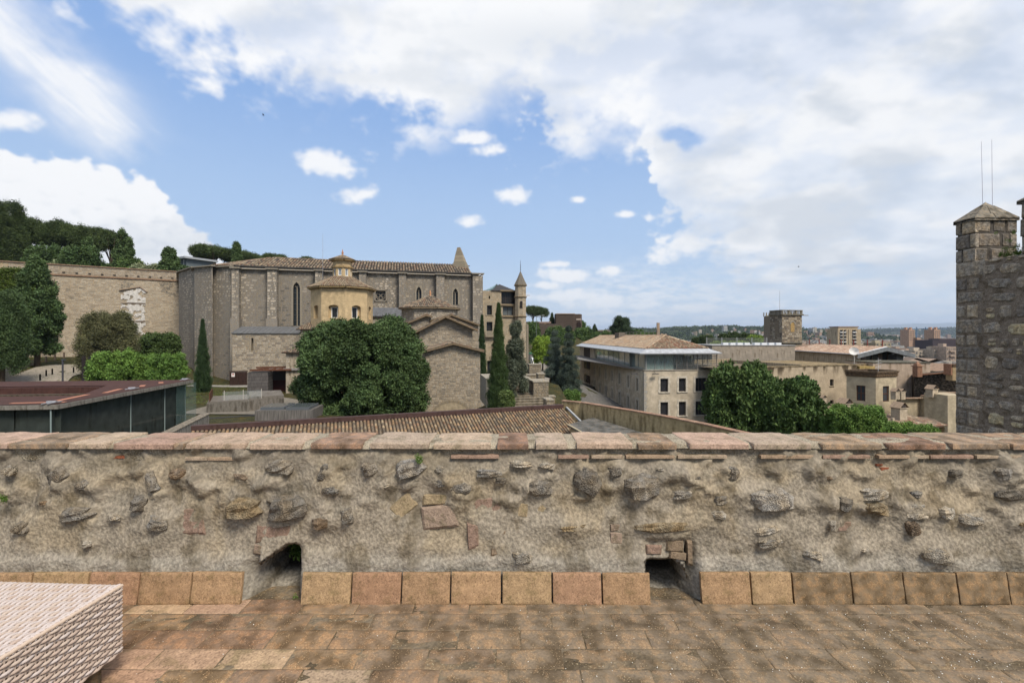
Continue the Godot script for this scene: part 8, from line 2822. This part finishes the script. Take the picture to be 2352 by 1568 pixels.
	var cc := [Color(0.52, 0.385, 0.285), Color(0.50, 0.375, 0.275), Color(0.54, 0.38, 0.29), Color(0.47, 0.37, 0.28), Color(0.53, 0.41, 0.30), Color(0.44, 0.295, 0.225), Color(0.51, 0.40, 0.305)]
	for k in cp.size():
		var x0: float = (cp[k][0] - 1176.0) / F * 2.9
		var x1: float = (cp[k][1] - 1176.0) / F * 2.9
		var b := Basis(UP, rng.randf_range(-0.012, 0.012)) * Basis(Vector3.BACK, rng.randf_range(-0.006, 0.006)) * Basis(Vector3.RIGHT, 0.0)
		var rough := k % 3 == 0 or k > 17
		placed("coping_tile", shapes.slab_tile[k % 4], M(cc[k % 7], 0.9, "dirty" if rough else "terra", 1.4, 0.4), t, Transform3D(b.scaled_local(Vector3(x1 - x0 + 0.004, 0.036, 0.335)), Vector3((x0 + x1) * 0.5, -0.684 + rng.randf_range(-0.004, 0.004), -3.068)))
	m = MB.new()
	var mr := []
	for zz in 8:
		var row := PackedVector3Array()
		for xx in 180:
			var x := -7.6 + 15.2 * xx / 179.0
			var z := lerpf(-2.912, -3.26, zz / 7.0)
			row.append(Vector3(x, -0.672 + f.get_noise_2d(x * 3.0, z * 6.0) * 0.010 - (0.03 if zz == 0 or zz == 7 else 0.0), z))
		mr.append(row)
	m.grid(mr)
	m.box(T0(Vector3(0, -0.74, -3.12)), Vector3(15.2, 0.08, 0.36))
	part("coping_mortar", m, M(Color(0.46, 0.40, 0.30), 0.95, "mortar", 1.6, 1.0, false, "fine"), t)
	for e in [[428, 478], [480, 545], [1036, 1146], [1282, 1352], [1358, 1430], [1437, 1548], [1556, 1668], [1746, 1866], [1888, 1996], [2016, 2086], [2090, 2130], [2134, 2232], [2240, 2350]]:
		var x0: float = (e[0] - 1176.0) / F * 2.92
		var x1: float = (e[1] - 1176.0) / F * 2.92
		placed("thin_tile", shapes.slab_tile[(e[0] / 7) % 4], M([Color(0.43, 0.31, 0.21), Color(0.40, 0.27, 0.20), Color(0.45, 0.35, 0.25)][e[0] % 3], 0.92, "terra", 2.0, 0.3), t, Transform3D(Basis().scaled(Vector3(x1 - x0, 0.02, 0.12)), Vector3((x0 + x1) * 0.5, -0.752 - (0.012 if e[0] < 500 else 0.0), -2.965)))
	for q in 2:
		var ts := []
		for k in 22:
			ts.append(Transform3D(Basis(UP, rng.randf() * TAU).scaled(Vector3.ONE * rng.randf_range(0.045, 0.085)), Vector3([-1.40, 0.88][q] + rng.randf_range(-0.06, 0.05), -1.42 + rng.randf_range(-0.03, 0.10), -3.12 + rng.randf_range(-0.05, 0.06))))
		plant("drain_plant", shapes.coarse, ts, Color(0.07, 0.13, 0.03), ["green leaves growing inside the left, slanting drain opening", "green leaves growing inside the right, arched drain opening"][q])
	for w in [[18, 1136], [962, 1052], [688, 1375]]:
		var ts := []
		var p := at(w[0], w[1], 2.88)
		for k in 7: ts.append(Transform3D(Basis(UP, rng.randf() * TAU).scaled(Vector3.ONE * 0.035), p + Vector3(rng.randfn() * 0.012, rng.randfn() * 0.012, 0.03)))
		plant("weed", shapes.broad, ts, Color(0.09, 0.16, 0.03), {18: "tiny green weed on the plaster near the left edge", 962: "tiny green weed above the large silver grey stone", 688: "tiny green weed at the right foot of the left drain opening"}[w[0]], "weed")
func slab_tiles() -> void:
	var out := []
	for k in 4:
		var f := FastNoiseLite.new()
		f.seed = 60 + k; f.frequency = 1.3; f.fractal_octaves = 3
		var rows := []
		var n := 12
		for r in n + 5:
			var row := PackedVector3Array()
			for q in n + 5:
				var a := clampf((q - 2) / float(n), 0.0, 1.0)
				var b := clampf((r - 2) / float(n), 0.0, 1.0)
				var ring := mini(mini(q, n + 4 - q), mini(r, n + 4 - r))
				var x := a - 0.5
				var z := b - 0.5
				var edge := 0.004 + 0.008 * absf(f.get_noise_2d(x * 3.0 + 7.0, z * 3.0))
				var y := 0.5 + f.get_noise_2d(x, z) * 0.22
				if ring == 2: y -= 0.06
				if ring == 3: y -= 0.02
				if ring <= 2:
					x = clampf(x, -0.5, 0.5) * (1.0 - edge * (2.0 if ring == 2 else 0.6))
					z = clampf(z, -0.5, 0.5) * (1.0 - edge * (2.0 if ring == 2 else 0.6))
				if ring == 1: y = 0.25 + f.get_noise_2d(x * 4.0, z * 4.0) * 0.1
				if ring == 0: y = -0.5
				row.append(Vector3(x, y, z))
			rows.append(row)
		rows.reverse()
		var m := MB.new()
		m.grid(rows)
		out.append(m.mesh())
	shapes.slab_tile = out
func terrace() -> void:
	var m := MB.new()
	m.box(T0(Vector3(0, FLOOR - 0.25, -0.6)), Vector3(15.6, 0.4985, 5.4))
	var fl := struct("terrace_floor", m, M(Color(0.36, 0.295, 0.21), 0.95, "dirty", 0.8, 0.6, false, "fine"))
	m = MB.new()
	m.box(T0(Vector3(0, -5.6, -0.4)), Vector3(15.6, 7.2, 5.0))
	struct("terrace_base", m, M(Color(0.30, 0.25, 0.18), 0.95, "mortar", 0.8))
	var z := -2.84
	var row := 0
	var f := FastNoiseLite.new()
	f.seed = 71; f.frequency = 0.55
	var tones := [Color(0.52, 0.31, 0.21), Color(0.56, 0.38, 0.23), Color(0.46, 0.25, 0.18), Color(0.50, 0.35, 0.24), Color(0.58, 0.41, 0.25), Color(0.50, 0.29, 0.21)]
	while z < -0.95:
		var dz := 0.150 + rng.randf_range(-0.003, 0.003)
		var x := -4.3 + (0.17 if row % 2 else 0.0) + rng.randf_range(-0.05, 0.05)
		var half := 1.30 * (-z) + 0.35
		while x < 4.2:
			var dx := 0.335 + rng.randf_range(-0.012, 0.012)
			if x + dx > -half and x < half:
				var cx := x + dx * 0.5
				var grime := smoothstep(-2.2, 1.2, cx + f.get_noise_2d(cx, z * 3.0) * 1.8)
				var c: Color = tones[rng.randi() % 6].lerp(Color(0.50, 0.345, 0.215), 0.58)
				c = c.lerp(Color(0.385, 0.318, 0.235), snappedf(grime * 0.9, 0.14))
				var tex := "dirty" if rng.randf() < 0.35 + 0.95 * grime else "terra"
				placed("floor_tile", shapes.slab_tile[rng.randi() % 4], M(c, 0.92, tex, 1.25, 0.3), fl, Transform3D(Basis(UP, rng.randf_range(-0.006, 0.006)).scaled_local(Vector3(dx - 0.005, 0.03, dz - 0.005)), Vector3(cx, FLOOR - 0.012 + rng.randf_range(-0.0025, 0.0025), z + dz * 0.5)))
			x += dx
		z += dz; row += 1
	var ts := []
	var cs := []
	for k in 2600:
		var d := rng.randf_range(2.05, 2.8)
		var x := rng.randf_range(-3.0, 3.1)
		if rng.randf() > 0.12 + 0.88 * smoothstep(-0.6, 2.4, x): continue
		var s := rng.randf_range(0.0018, 0.0055)
		if f.get_noise_2d(x * 4.0, d * 7.0) < rng.randf_range(-0.3, 0.3): continue
		ts.append(Transform3D(Basis(UP, rng.randf() * TAU).scaled(Vector3(s, 0.0025, s * rng.randf_range(0.6, 1.2))), Vector3(x, FLOOR + 0.0045, -d)))
		cs.append(Color(0.72, 0.70, 0.64) if rng.randf() < 0.6 else Color(0.10, 0.09, 0.075))
	tag(many("lichen_crumbs", shapes.lump[0], M(Color(1, 1, 1), 0.9, "", 0.5, 0.0, true), self, ts, cs), "white lichen crumbs and grit scattered over the terrace tiles", "lichen")
func wicker_table() -> void:
	var top := FLOOR + 0.42
	var low := FLOOR + 0.115
	var z0 := -2.21
	var z1 := -1.05
	var x1 := -1.842
	var x0 := -2.95
	var t := thing("wicker_table", "low square pale pink beige wicker table at the lower left", "table", Vector3(-2.4, FLOOR, -1.65))
	var turn := Transform3D(Basis(UP, -0.05), Vector3(x1, 0, z0)) * T0(Vector3(-x1, 0, -z0))
	var m := MB.new()
	m.box(turn * T0(Vector3((x0 + x1) * 0.5 - 0.012, (top + low) * 0.5 - 0.008, (z0 + z1) * 0.5 + 0.012)), Vector3(x1 - x0 - 0.012, top - low - 0.012, z1 - z0 - 0.012))
	part("core", m, M(Color(0.30, 0.20, 0.15), 0.9), t)
	var reed := [M(Color(0.45, 0.37, 0.31), 0.6), M(Color(0.41, 0.325, 0.27), 0.6), M(Color(0.48, 0.42, 0.39), 0.6)]
	var wv := []
	for ph in 2:
		m = MB.new()
		var pts := []
		var rd := []
		for k in 117:
			var zz := k * 0.01
			pts.append(Vector3(0, sin(zz / 0.072 * TAU + ph * PI) * 0.0046, zz))
			rd.append(0.0066)
		m.tube(pts, rd, 6)
		wv.append(m.mesh())
	var n := int((x1 - x0) / 0.0118)
	for k in n:
		placed("top_reed", wv[k % 2], reed[[0, 2, 2, 1, 2, 0][k % 6]] if k % 5 else reed[2], t, turn * T0(Vector3(x1 - 0.012 - k * 0.0118, top, z0 + 0.003)))
	m = MB.new()
	for k in 32: m.bar(turn * Vector3(x0, top, z0 + 0.018 + k * 0.036), turn * Vector3(x1 - 0.006, top, z0 + 0.018 + k * 0.036), 0.010, 0.006)
	part("cross_reeds", m, reed[1], t, "", "stuff")
	n = int((top - low) / 0.0152)
	for k in n:
		placed("side_reed", wv[k % 2], reed[[0, 1, 0, 2, 1][k % 5]], t, turn * Transform3D(Basis(Vector3.BACK, -PI / 2), Vector3(x1, top - 0.016 - k * 0.0152, z0 + 0.003)))
		placed("side_reed", wv[k % 2], reed[[0, 1, 0, 2, 1][k % 5]], t, turn * Transform3D(Basis(UP, PI / 2) * Basis(Vector3.BACK, PI / 2), Vector3(x1 - 1.17, top - 0.016 - k * 0.0152, z0)))
	m = MB.new()
	for k in 31:
		for s in [-0.008, 0.008]: m.bar(turn * Vector3(x1 - 0.001, low, z0 + 0.018 + k * 0.036 + s), turn * Vector3(x1 - 0.001, top - 0.004, z0 + 0.018 + k * 0.036 + s), 0.008, 0.006, Vector3.BACK)
	part("stakes", m, reed[0], t, "", "stuff")
	m = MB.new()
	var p := []
	var r := []
	for k in 118:
		p.append(turn * Vector3(x1 - 0.002, top + 0.001 + sin(k * 1.7) * 0.0012, z0 + k * 0.01)); r.append(0.0085)
	m.tube(p, r, 7)
	part("edge_reed", m, M(Color(0.48, 0.38, 0.30), 0.6), t)
	for k in 58:
		m = MB.new()
		m.tube([turn * Vector3(x1 + 0.003, top - 0.006, z0 + 0.006 + k * 0.02), turn * Vector3(x1 - 0.004, top + 0.009, z0 + 0.009 + k * 0.02), turn * Vector3(x1 - 0.026, top + 0.004, z0 + 0.016 + k * 0.02)], [0.005, 0.006, 0.005], 5)
		part("edge_wrap", m, reed[2], t)
	m = MB.new()
	m.box(turn * T0(Vector3(x1 - 0.10, FLOOR + 0.055, z0 + 0.20)), Vector3(0.13, 0.11, 0.26))
	part("foot", m, M(Color(0.30, 0.24, 0.16), 0.9, "dirty", 3.0), t)
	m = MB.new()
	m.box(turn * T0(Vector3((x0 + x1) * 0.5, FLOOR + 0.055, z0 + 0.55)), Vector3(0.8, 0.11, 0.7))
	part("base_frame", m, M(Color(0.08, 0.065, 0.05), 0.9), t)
func crown_points(kind: String, n: int) -> Array:
	var out := []
	var lobes := []
	match kind:
		"round", "bush", "spread":
			for k in 90:
				var a := k * 2.39996 + rng.randf_range(-0.25, 0.25)
				var y := lerpf(0.08, 0.91 if kind == "round" else 0.85, (k + rng.randf()) / 90.0)
				var r := sqrt(maxf(0.0, 1.0 - pow((y - 0.44) / 0.58, 2.0))) * rng.randf_range(0.70, 0.92)
				var g := rng.randf_range(0.15, 0.23) * (1.25 if kind == "spread" else 1.0)
				lobes.append([Vector3(cos(a) * r, y, sin(a) * r), g, g * (0.34 if kind == "spread" else 0.52)])
			for k in 10: lobes.append([Vector3(0, 0.48, 0), 0.64, 0.37])
		"pine":
			for k in 9:
				var a := rng.randf() * TAU
				var r := sqrt(rng.randf()) * 0.66
				lobes.append([Vector3(cos(a) * r, 0.80 - r * 0.16 + rng.randf_range(-0.04, 0.06), sin(a) * r), rng.randf_range(0.30, 0.48), rng.randf_range(0.10, 0.17)])
		"poplar":
			for k in 40:
				var y := rng.randf_range(0.06, 0.92)
				var a := rng.randf() * TAU
				var w := (0.35 + 0.65 * sin(PI * pow(y, 0.7))) * (1.0 - y * 0.45)
				lobes.append([Vector3(cos(a) * w * 0.70, y, sin(a) * w * 0.70), w * rng.randf_range(0.16, 0.42), rng.randf_range(0.03, 0.09)])
	for k in n:
		if lobes.size():
			var l = lobes[rng.randi() % lobes.size()]
			var d := Vector3(rng.randfn(), rng.randfn(), rng.randfn()).normalized() * pow(rng.randf(), 0.30) * (1.0 if rng.randf() < 0.95 else 1.25)
			if kind in ["round", "bush", "spread"] and d.y < -0.2 and rng.randf() < 0.5: d.y = -d.y
			out.append(l[0] + Vector3(d.x * l[1], d.y * l[2], d.z * l[1]))
		else:
			var a := rng.randf() * TAU
			var y := rng.randf()
			match kind:
				"cypress":
					var w := pow(1.0 - y, 0.85) * minf(1.0, 0.55 + y * 2.2) * (0.80 + 0.16 * sin(a * 5.0 + y * 17.0) + 0.16 * sin(a * 3.0 - y * 43.0))
					var r := w * sqrt(rng.randf_range(0.45, 1.0))
					out.append(Vector3(cos(a) * r, y, sin(a) * r))
				"fir", "cedar":
					y = pow(rng.randf(), 1.3)
					var tiers := 11.0 if kind == "fir" else 7.0
					var lvl: float = floor(y * tiers) / tiers
					var br: float = floor(a / TAU * 9.0) / 9.0 * TAU + lvl * 7.3 + rng.randf_range(-0.16, 0.16)
					var w := pow(1.0 - lvl, 0.8) if kind == "fir" else pow(1.0 - lvl * 0.86, 0.6)
					w *= 0.66 + 0.36 * sin(lvl * 37.0 + floor(a / TAU * 9.0) * 2.4)
					if kind == "cedar": lvl += 0.05 * sin(floor(a / TAU * 9.0) * 5.1)
					var r := sqrt(rng.randf()) * w
					out.append(Vector3(cos(br) * r, lvl + 0.03 - r * r * (0.10 if kind == "fir" else 0.05) + rng.randf_range(-0.012, 0.03), sin(br) * r))
	return out
func tree(called: String, label: String, px: float, d: float, py0: float, py1: float, hw: float, kind: String, leaf: String, n: int, size: float, c: Color, spread := 0.22, group := "", trunk := 0.0) -> Node3D:
	var p := plan(px, d)
	var y1 := hgt(py0, d)
	var y0 := hgt(py1, d)
	var w := hw / F * d * (0.84 if kind in ["round", "bush", "spread"] else 1.0)
	var gy := minf(land(p.x, p.z), y0 + 0.3)
	var t := thing(called, label, "shrub" if called.ends_with("shrub") else "tree", Vector3(p.x, gy, p.z), group)
	var ts := []
	var cs := []
	var fz := FastNoiseLite.new()
	fz.seed = int(px); fz.frequency = 0.9
	for q in crown_points(kind, n):
		var s := size * rng.randf_range(0.65, 1.3) * (lerpf(1.1, 0.45, q.y) if kind in ["cypress", "fir"] else 1.0)
		var b := Basis.from_euler(Vector3(rng.randf_range(-0.5, 0.5), rng.randf() * TAU, rng.randf_range(-0.5, 0.5)))
		ts.append(Transform3D(b.scaled(Vector3.ONE * s), Vector3(p.x + q.x * w, lerpf(y0, y1 - size * 0.3, q.y), p.z + q.z * w)))
		var k := 1.0 + fz.get_noise_3d(q.x * 2.0, q.y * 3.0, q.z * 2.0) * spread * 2.4
		cs.append(vary(c * (1.28 * k), spread))
	many("crown", shapes[leaf], leaf_mat(0.30), t, ts, cs)
	var m := MB.new()
	var r := trunk if trunk > 0.0 else maxf(0.12, w * 0.06)
	var top := lerpf(y0, y1, 0.72 if kind != "bush" else 0.5)
	m.tube([Vector3(p.x, gy - 0.3, p.z), Vector3(p.x + r * 0.6, lerpf(gy, top, 0.45), p.z), Vector3(p.x - r * 0.3, top, p.z)], [r * 1.25, r, r * 0.3], 8)
	if kind in ["round", "bush", "spread", "pine", "poplar"]:
		for k in 8:
			var a := TAU * k / 8.0 + rng.randf()
			var e := Vector3(p.x + cos(a) * w * 0.6, lerpf(y0, y1, rng.randf_range(0.45, 0.8) if kind != "pine" else 0.76), p.z + sin(a) * w * 0.6)
			var s := Vector3(p.x, lerpf(gy, top, rng.randf_range(0.3, 0.7)), p.z)
			m.tube([s, s.lerp(e, 0.5) + UP * w * 0.08, e], [r * 0.5, r * 0.32, r * 0.12], 5)
	part("trunk", m, M(Color(0.11, 0.085, 0.06), 0.95, "wood", 0.6), t)
	return t
func trees() -> void:
	var dark := Color(0.052, 0.085, 0.030)
	tree("round_tree", "big dense round dark green tree in front of the church and chapels", 832, 56, 726, 975, 172, "round", "broad", 11500, 1.0, Color(0.050, 0.080, 0.030), 0.22, "", 0.5)
	tree("cypress", "dark slender cypress standing alone before the church's left end", 465, 69, 730, 914, 20, "cypress", "upright", 1500, 0.85, Color(0.036, 0.062, 0.026), 0.2)
	tree("cypress", "tallest cypress, dark and pointed, left of the stone stairs", 1145, 46, 692, 962, 30, "cypress", "upright", 3200, 0.65, Color(0.045, 0.072, 0.026), 0.22)
	tree("cypress", "thin cypress half hidden behind the right edge of the gabled chapel", 1107, 68, 720, 950, 16, "cypress", "upright", 1500, 0.8, Color(0.036, 0.062, 0.026), 0.2)
	tree("grey_conifer", "loose grey green conifer between the tallest cypress and the stair turret", 1184, 47, 724, 930, 31, "poplar", "fine", 2000, 0.7, Color(0.085, 0.10, 0.070), 0.28)
	tree("young_tree", "small leafy young tree at the foot of the stairs", 1164, 42.5, 896, 945, 17, "round", "broad", 620, 0.55, Color(0.075, 0.105, 0.034), 0.25, "", 0.06)
	tree("blue_cedar", "drooping blue grey cedar left of the tall fir by the street", 1274, 74, 752, 912, 44, "fir", "hang", 3000, 1.0, Color(0.070, 0.092, 0.074), 0.22)
	tree("fir_tree", "tall dark fir beside the pale building's left end", 1306, 71, 740, 925, 36, "fir", "hang", 3000, 1.0, Color(0.052, 0.070, 0.055), 0.22)
	tree("street_tree", "bright yellow green street tree left of the blue cedar", 1246, 96, 770, 835, 27, "round", "broad", 900, 0.9, Color(0.16, 0.235, 0.035), 0.25, "", 0.15)
	tree("green_shrub", "green shrub at the foot of the fir, beside the pale building", 1312, 66, 893, 930, 22, "bush", "broad", 500, 0.7, Color(0.07, 0.12, 0.03), 0.25)
	tree("cedar", "broad spreading dark cedar on the skyline above the pale building's roof", 1427, 120, 724, 790, 44, "cedar", "hang", 2400, 1.25, Color(0.040, 0.062, 0.034), 0.2)
	tree("chestnut_tree", "large dark chestnut tree right of the pale building's windows, the taller of two", 1704, 50, 828, 1035, 92, "round", "coarse", 3600, 0.80, Color(0.058, 0.092, 0.028), 0.26, "", 0.3)
	tree("chestnut_tree", "dark rounded chestnut tree in front of the streaked wall", 1812, 47, 862, 1035, 84, "round", "coarse", 3400, 0.76, Color(0.052, 0.086, 0.026), 0.26, "", 0.3)
	tree("light_tree", "lighter green tree with layered branches before the mottled roof", 1965, 42, 918, 1040, 72, "spread", "broad", 2600, 0.60, Color(0.088, 0.148, 0.034), 0.26, "", 0.2)
	tree("low_tree", "low bright green treetop just above the parapet near the corner tower", 2092, 38, 966, 1040, 62, "spread", "broad", 1700, 0.50, Color(0.10, 0.165, 0.036), 0.26, "", 0.15)
	tree("poplar", "tall ragged poplar with two tops before the town wall", 84, 80, 566, 828, 52, "poplar", "broad", 3600, 1.15, Color(0.062, 0.098, 0.038), 0.28, "", 0.35)
	tree("dark_tree", "dark drooping tree cut by the left edge of the picture", 2, 66, 662, 856, 54, "round", "fine", 3600, 1.1, Color(0.056, 0.088, 0.036), 0.22, "", 0.3)
	tree("olive_tree", "brownish olive green tree in front of the plaster patch on the town wall", 248, 76, 708, 868, 68, "round", "fine", 2400, 1.1, Color(0.090, 0.092, 0.046), 0.24, "", 0.25)
	tree("dark_shrub", "dense dark green shrub at the wall foot beside the church apse", 366, 84, 758, 830, 46, "bush", "broad", 1300, 1.1, Color(0.055, 0.085, 0.028), 0.24)
	tree("bright_shrub", "wide bright green leafy shrub above the pavilion roof, left part", 268, 56, 796, 905, 62, "bush", "broad", 2000, 0.72, Color(0.095, 0.165, 0.036), 0.26)
	tree("bright_shrub", "bright green leafy shrub above the pavilion roof, middle part", 320, 58, 806, 905, 48, "bush", "broad", 1600, 0.72, Color(0.085, 0.150, 0.034), 0.26)
	tree("bright_shrub", "bright green leafy shrub next to the church's left corner", 382, 58, 802, 908, 46, "bush", "broad", 1500, 0.72, Color(0.085, 0.150, 0.034), 0.26)
	var pines := [[18, 150, 455, 640, 42, "big dark pine at the far left above the town wall"], [70, 158, 496, 640, 44, "first umbrella pine of the row, next to the big pine"], [118, 160, 494, 640, 44, "second umbrella pine of the row on the hill"], [165, 162, 504, 640, 44, "third umbrella pine of the row, at its middle"], [212, 164, 512, 640, 42, "fourth umbrella pine of the row, its bare trunks showing"], [255, 166, 522, 640, 38, "last umbrella pine at the right end of the row"],
		[492, 170, 556, 640, 50, "umbrella pine on the skyline behind the church's left roof end"], [560, 178, 572, 640, 44, "low umbrella pine behind the church roof, middle of the three"], [622, 186, 578, 640, 34, "small umbrella pine tip above the church roof, right of the three"], [705, 200, 586, 640, 30, "faint pine crown just above the church ridge near the mast"]]
	for k in pines.size():
		var q: Array = pines[k]
		tree("umbrella_pine", q[5], q[0], q[1], q[2], q[3], q[4], "pine" if k else "round", "fine", 2000, 2.2, Color(0.050, 0.072, 0.026), 0.22, "", 0.45)
	for q in [[22, 150, 540, 640, 22, "pale green poplar before the big pine at the far left"], [200, 138, 540, 630, 20, "leafy poplar in front of the umbrella pines"], [283, 134, 515, 632, 22, "tall poplar with a split top at the right end of the pine row"], [388, 132, 567, 632, 22, "ragged small poplar left of the flat roofed hill house"], [543, 168, 553, 605, 9, "thin poplar tip behind the umbrella pine above the church"]]:
		tree("hill_poplar", q[5], q[0], q[1], q[2], q[3], q[4], "poplar", "broad", 900, 1.7, Color(0.068, 0.105, 0.040), 0.28, "", 0.25)
	var sx := [[60, 600, 30], [150, 592, 32], [240, 600, 36], [335, 603, 34], [415, 608, 24], [110, 552, 46], [300, 590, 30], [185, 556, 44], [368, 606, 22], [20, 600, 30]]
	for k in sx.size():
		tree("hill_shrub", ["rounded shrub behind the wall left of the poplar", "pale flowering shrub above the wall's middle", "dark shrub below the fourth umbrella pine", "whitish shrub above the wall right of the plaster patch", "bushy shrub below the flat roofed hill house", "dark undergrowth below the first pines", "shrub at the foot of the tall split poplar", "undergrowth below the third umbrella pine", "low shrub left of the ragged poplar", "shrub above the wall at the far left"][k], sx[k][0], 132.0 + (k % 3) * 4, sx[k][1], 650, sx[k][2], "bush", "broad", 700, 1.8, [dark, Color(0.16, 0.185, 0.10), dark, Color(0.17, 0.19, 0.11), dark, dark, Color(0.07, 0.11, 0.035), dark, dark, dark][k], 0.25, "", 0.2)
	var iv := []
	for k in 900:
		var px := rng.randf_range(-60, 66)
		var py := rng.randf_range(612, 720)
		if (px + 10) * 0.5 + (py - 612) * 0.25 > 42.0 + rng.randf() * 16.0 and py < 690: continue
		var a := at(px, py, 84.0 + (px + 60) * 0.022)
		iv.append(Transform3D(Basis(UP, rng.randf() * TAU).scaled(Vector3.ONE * rng.randf_range(0.7, 1.3)), a + Vector3(0, 0, -3.2)))
	plant("ivy", shapes.broad, iv, Color(0.085, 0.125, 0.025), "green ivy climbing the town wall at the far left", "ivy")
	for q in [[1224, 258, 696, 752, 20, "pine", "left umbrella pine of the pair on the right hand hill", 2.0], [1243, 256, 700, 752, 18, "pine", "right umbrella pine of the pair on the right hand hill", 2.0], [1268, 262, 716, 752, 9, "fir", "dark pointed conifer left of the brick cube house", 1.8], [1284, 266, 722, 752, 8, "round", "small tree peeping over the brick cube house", 1.8], [1330, 268, 735, 770, 17, "round", "round dark tree right of the yellow house", 2.0], [1366, 290, 743, 762, 7, "fir", "tiny pointed conifer on the hill crest", 1.6],
		[1222, 225, 738, 800, 20, "round", "green trees beside the turret, left of the street lamp", 2.2], [1275, 215, 748, 800, 26, "round", "fresh green tree below the brick cube house", 2.2], [1300, 225, 752, 800, 22, "round", "green tree in front of the yellow house", 2.2], [1340, 240, 750, 800, 26, "round", "wide green tree right of the fir tops", 2.2], [1365, 250, 762, 800, 24, "round", "low green trees at the pale building's roof end", 2.2], [1258, 220, 762, 810, 14, "cypress", "small cypress rising above the blue cedar", 1.5], [1240, 235, 775, 812, 22, "round", "dark green trees where the street ends", 2.2], [1400, 180, 760, 790, 22, "round", "green tree clump under the cedar's left side", 1.8], [1460, 170, 757, 790, 26, "round", "dark green tree clump under the cedar's right side", 1.8], [1490, 190, 764, 790, 22, "round", "low dark trees right of the cedar", 1.8]]:
		tree("hillside_tree", q[6], q[0], q[1], q[2], q[3], q[4], q[5], "fine" if q[5] == "pine" else "broad", 800, q[7], Color(0.062, 0.10, 0.032) if q[5] == "round" else Color(0.045, 0.066, 0.026), 0.26)
	for q in [[1623, 165, 768, 800, 19, "broad dark park tree left, above the glass fence", 0], [1600, 170, 774, 800, 10, "thin dark park tree at the left end of the glass fence", 0], [1662, 168, 765, 800, 12, "small dark pine left of the tall park pines", 0], [1682, 172, 762, 800, 16, "left of the two tall dark park pines", 0], [1704, 172, 763, 800, 15, "right of the two tall dark park pines", 0], [1726, 174, 766, 800, 13, "dark pine crown above the light green park tree", 0], [1735, 160, 769, 800, 22, "light green park tree in the middle, before the dark pines", 1], [1768, 158, 771, 800, 11, "dark park tree close to the square tower's left side", 0], [1757, 166, 772, 800, 9, "little dark tree between light park tree and square tower", 0], [1695, 150, 783, 802, 26, "low light green hedge behind the glass fence", 1], [1652, 150, 784, 802, 20, "low olive hedge behind the glass fence, left part", 1]]:
		tree("park_tree", q[5], q[0], q[1], q[2], q[3], q[4], "round", "broad", 700, 1.3, Color(0.12, 0.175, 0.035) if q[6] else Color(0.048, 0.07, 0.026), 0.24)
func small_things() -> void:
	var ts := []
	var cs := []
	for k in 2600:
		var a := plan(rng.randf_range(60, 560), rng.randf_range(57, 92))
		if a.x > -66.0 and a.z < -82.0: continue
		var s := rng.randf_range(0.25, 0.6)
		ts.append(Transform3D(Basis(UP, rng.randf() * TAU).scaled(Vector3(s, s * 0.6, s)), Vector3(a.x, land(a.x, a.z) + 0.05, a.z)))
		cs.append(vary(Color(0.11, 0.135, 0.04), 0.3))
	tag(many("grass_tufts", shapes.upright, leaf_mat(), self, ts, cs), "rough grass growing on the lawn and the bank below the town wall", "grass")
	for q in [[604.5, 264.5, 90.0, 0.4, "dark bird flying high in the blue sky left of centre"], [1835, 612.5, 120.0, -0.5, "dark bird flying in the grey clouds above the square tower"]]:
		var p := at(q[0], q[1], q[2])
		var t := thing("bird", q[4], "bird", p)
		var m := MB.new()
		m.lathe(Vector3.ZERO, [Vector2(0, -0.2), Vector2(0.06, -0.1), Vector2(0.07, 0.05), Vector2(0.035, 0.16), Vector2(0.0, 0.24)], 8)
		var b := Basis(UP, q[3]) * Basis(Vector3.BACK, PI / 2)
		placed("body", m.mesh(), M(Color(0.05, 0.05, 0.055)), t, Transform3D(b, p))
		for s in [-1.0, 1.0]:
			m = MB.new()
			m.slab(PackedVector2Array([Vector2(-0.08, 0), Vector2(0.08, 0), Vector2(0.05, 0.28), Vector2(-0.10, 0.52), Vector2(-0.13, 0.30)]), Vector3.ZERO, Vector3(1, 0, 0), Vector3(0, 0.35, s).normalized(), 0.012)
			placed("wing", m.mesh(), M(Color(0.06, 0.06, 0.065)), t, Transform3D(Basis(UP, q[3]), p))
	for q in [[1101.5, 633.0, "gull perched on the church's right end pier, left one"], [1106.5, 635.0, "gull perched on the church's right end pier, right one"]]:
		var p := at(q[0], q[1], 94.6)
		var t := thing("gull", q[2], "bird", p)
		var m := MB.new()
		m.lathe(Vector3.ZERO, [Vector2(0, -0.3), Vector2(0.10, -0.12), Vector2(0.13, 0.05), Vector2(0.07, 0.18), Vector2(0.09, 0.27), Vector2(0.0, 0.36)], 8)
		placed("body", m.mesh(), M(Color(0.6, 0.6, 0.6)), t, Transform3D(Basis(Vector3.BACK, -1.1), p + UP * 0.1))
		m = MB.new()
		m.bar(p + UP * -0.25, p + UP * 0.05, 0.03, 0.03)
		part("legs", m, M(Color(0.4, 0.3, 0.1)), t)
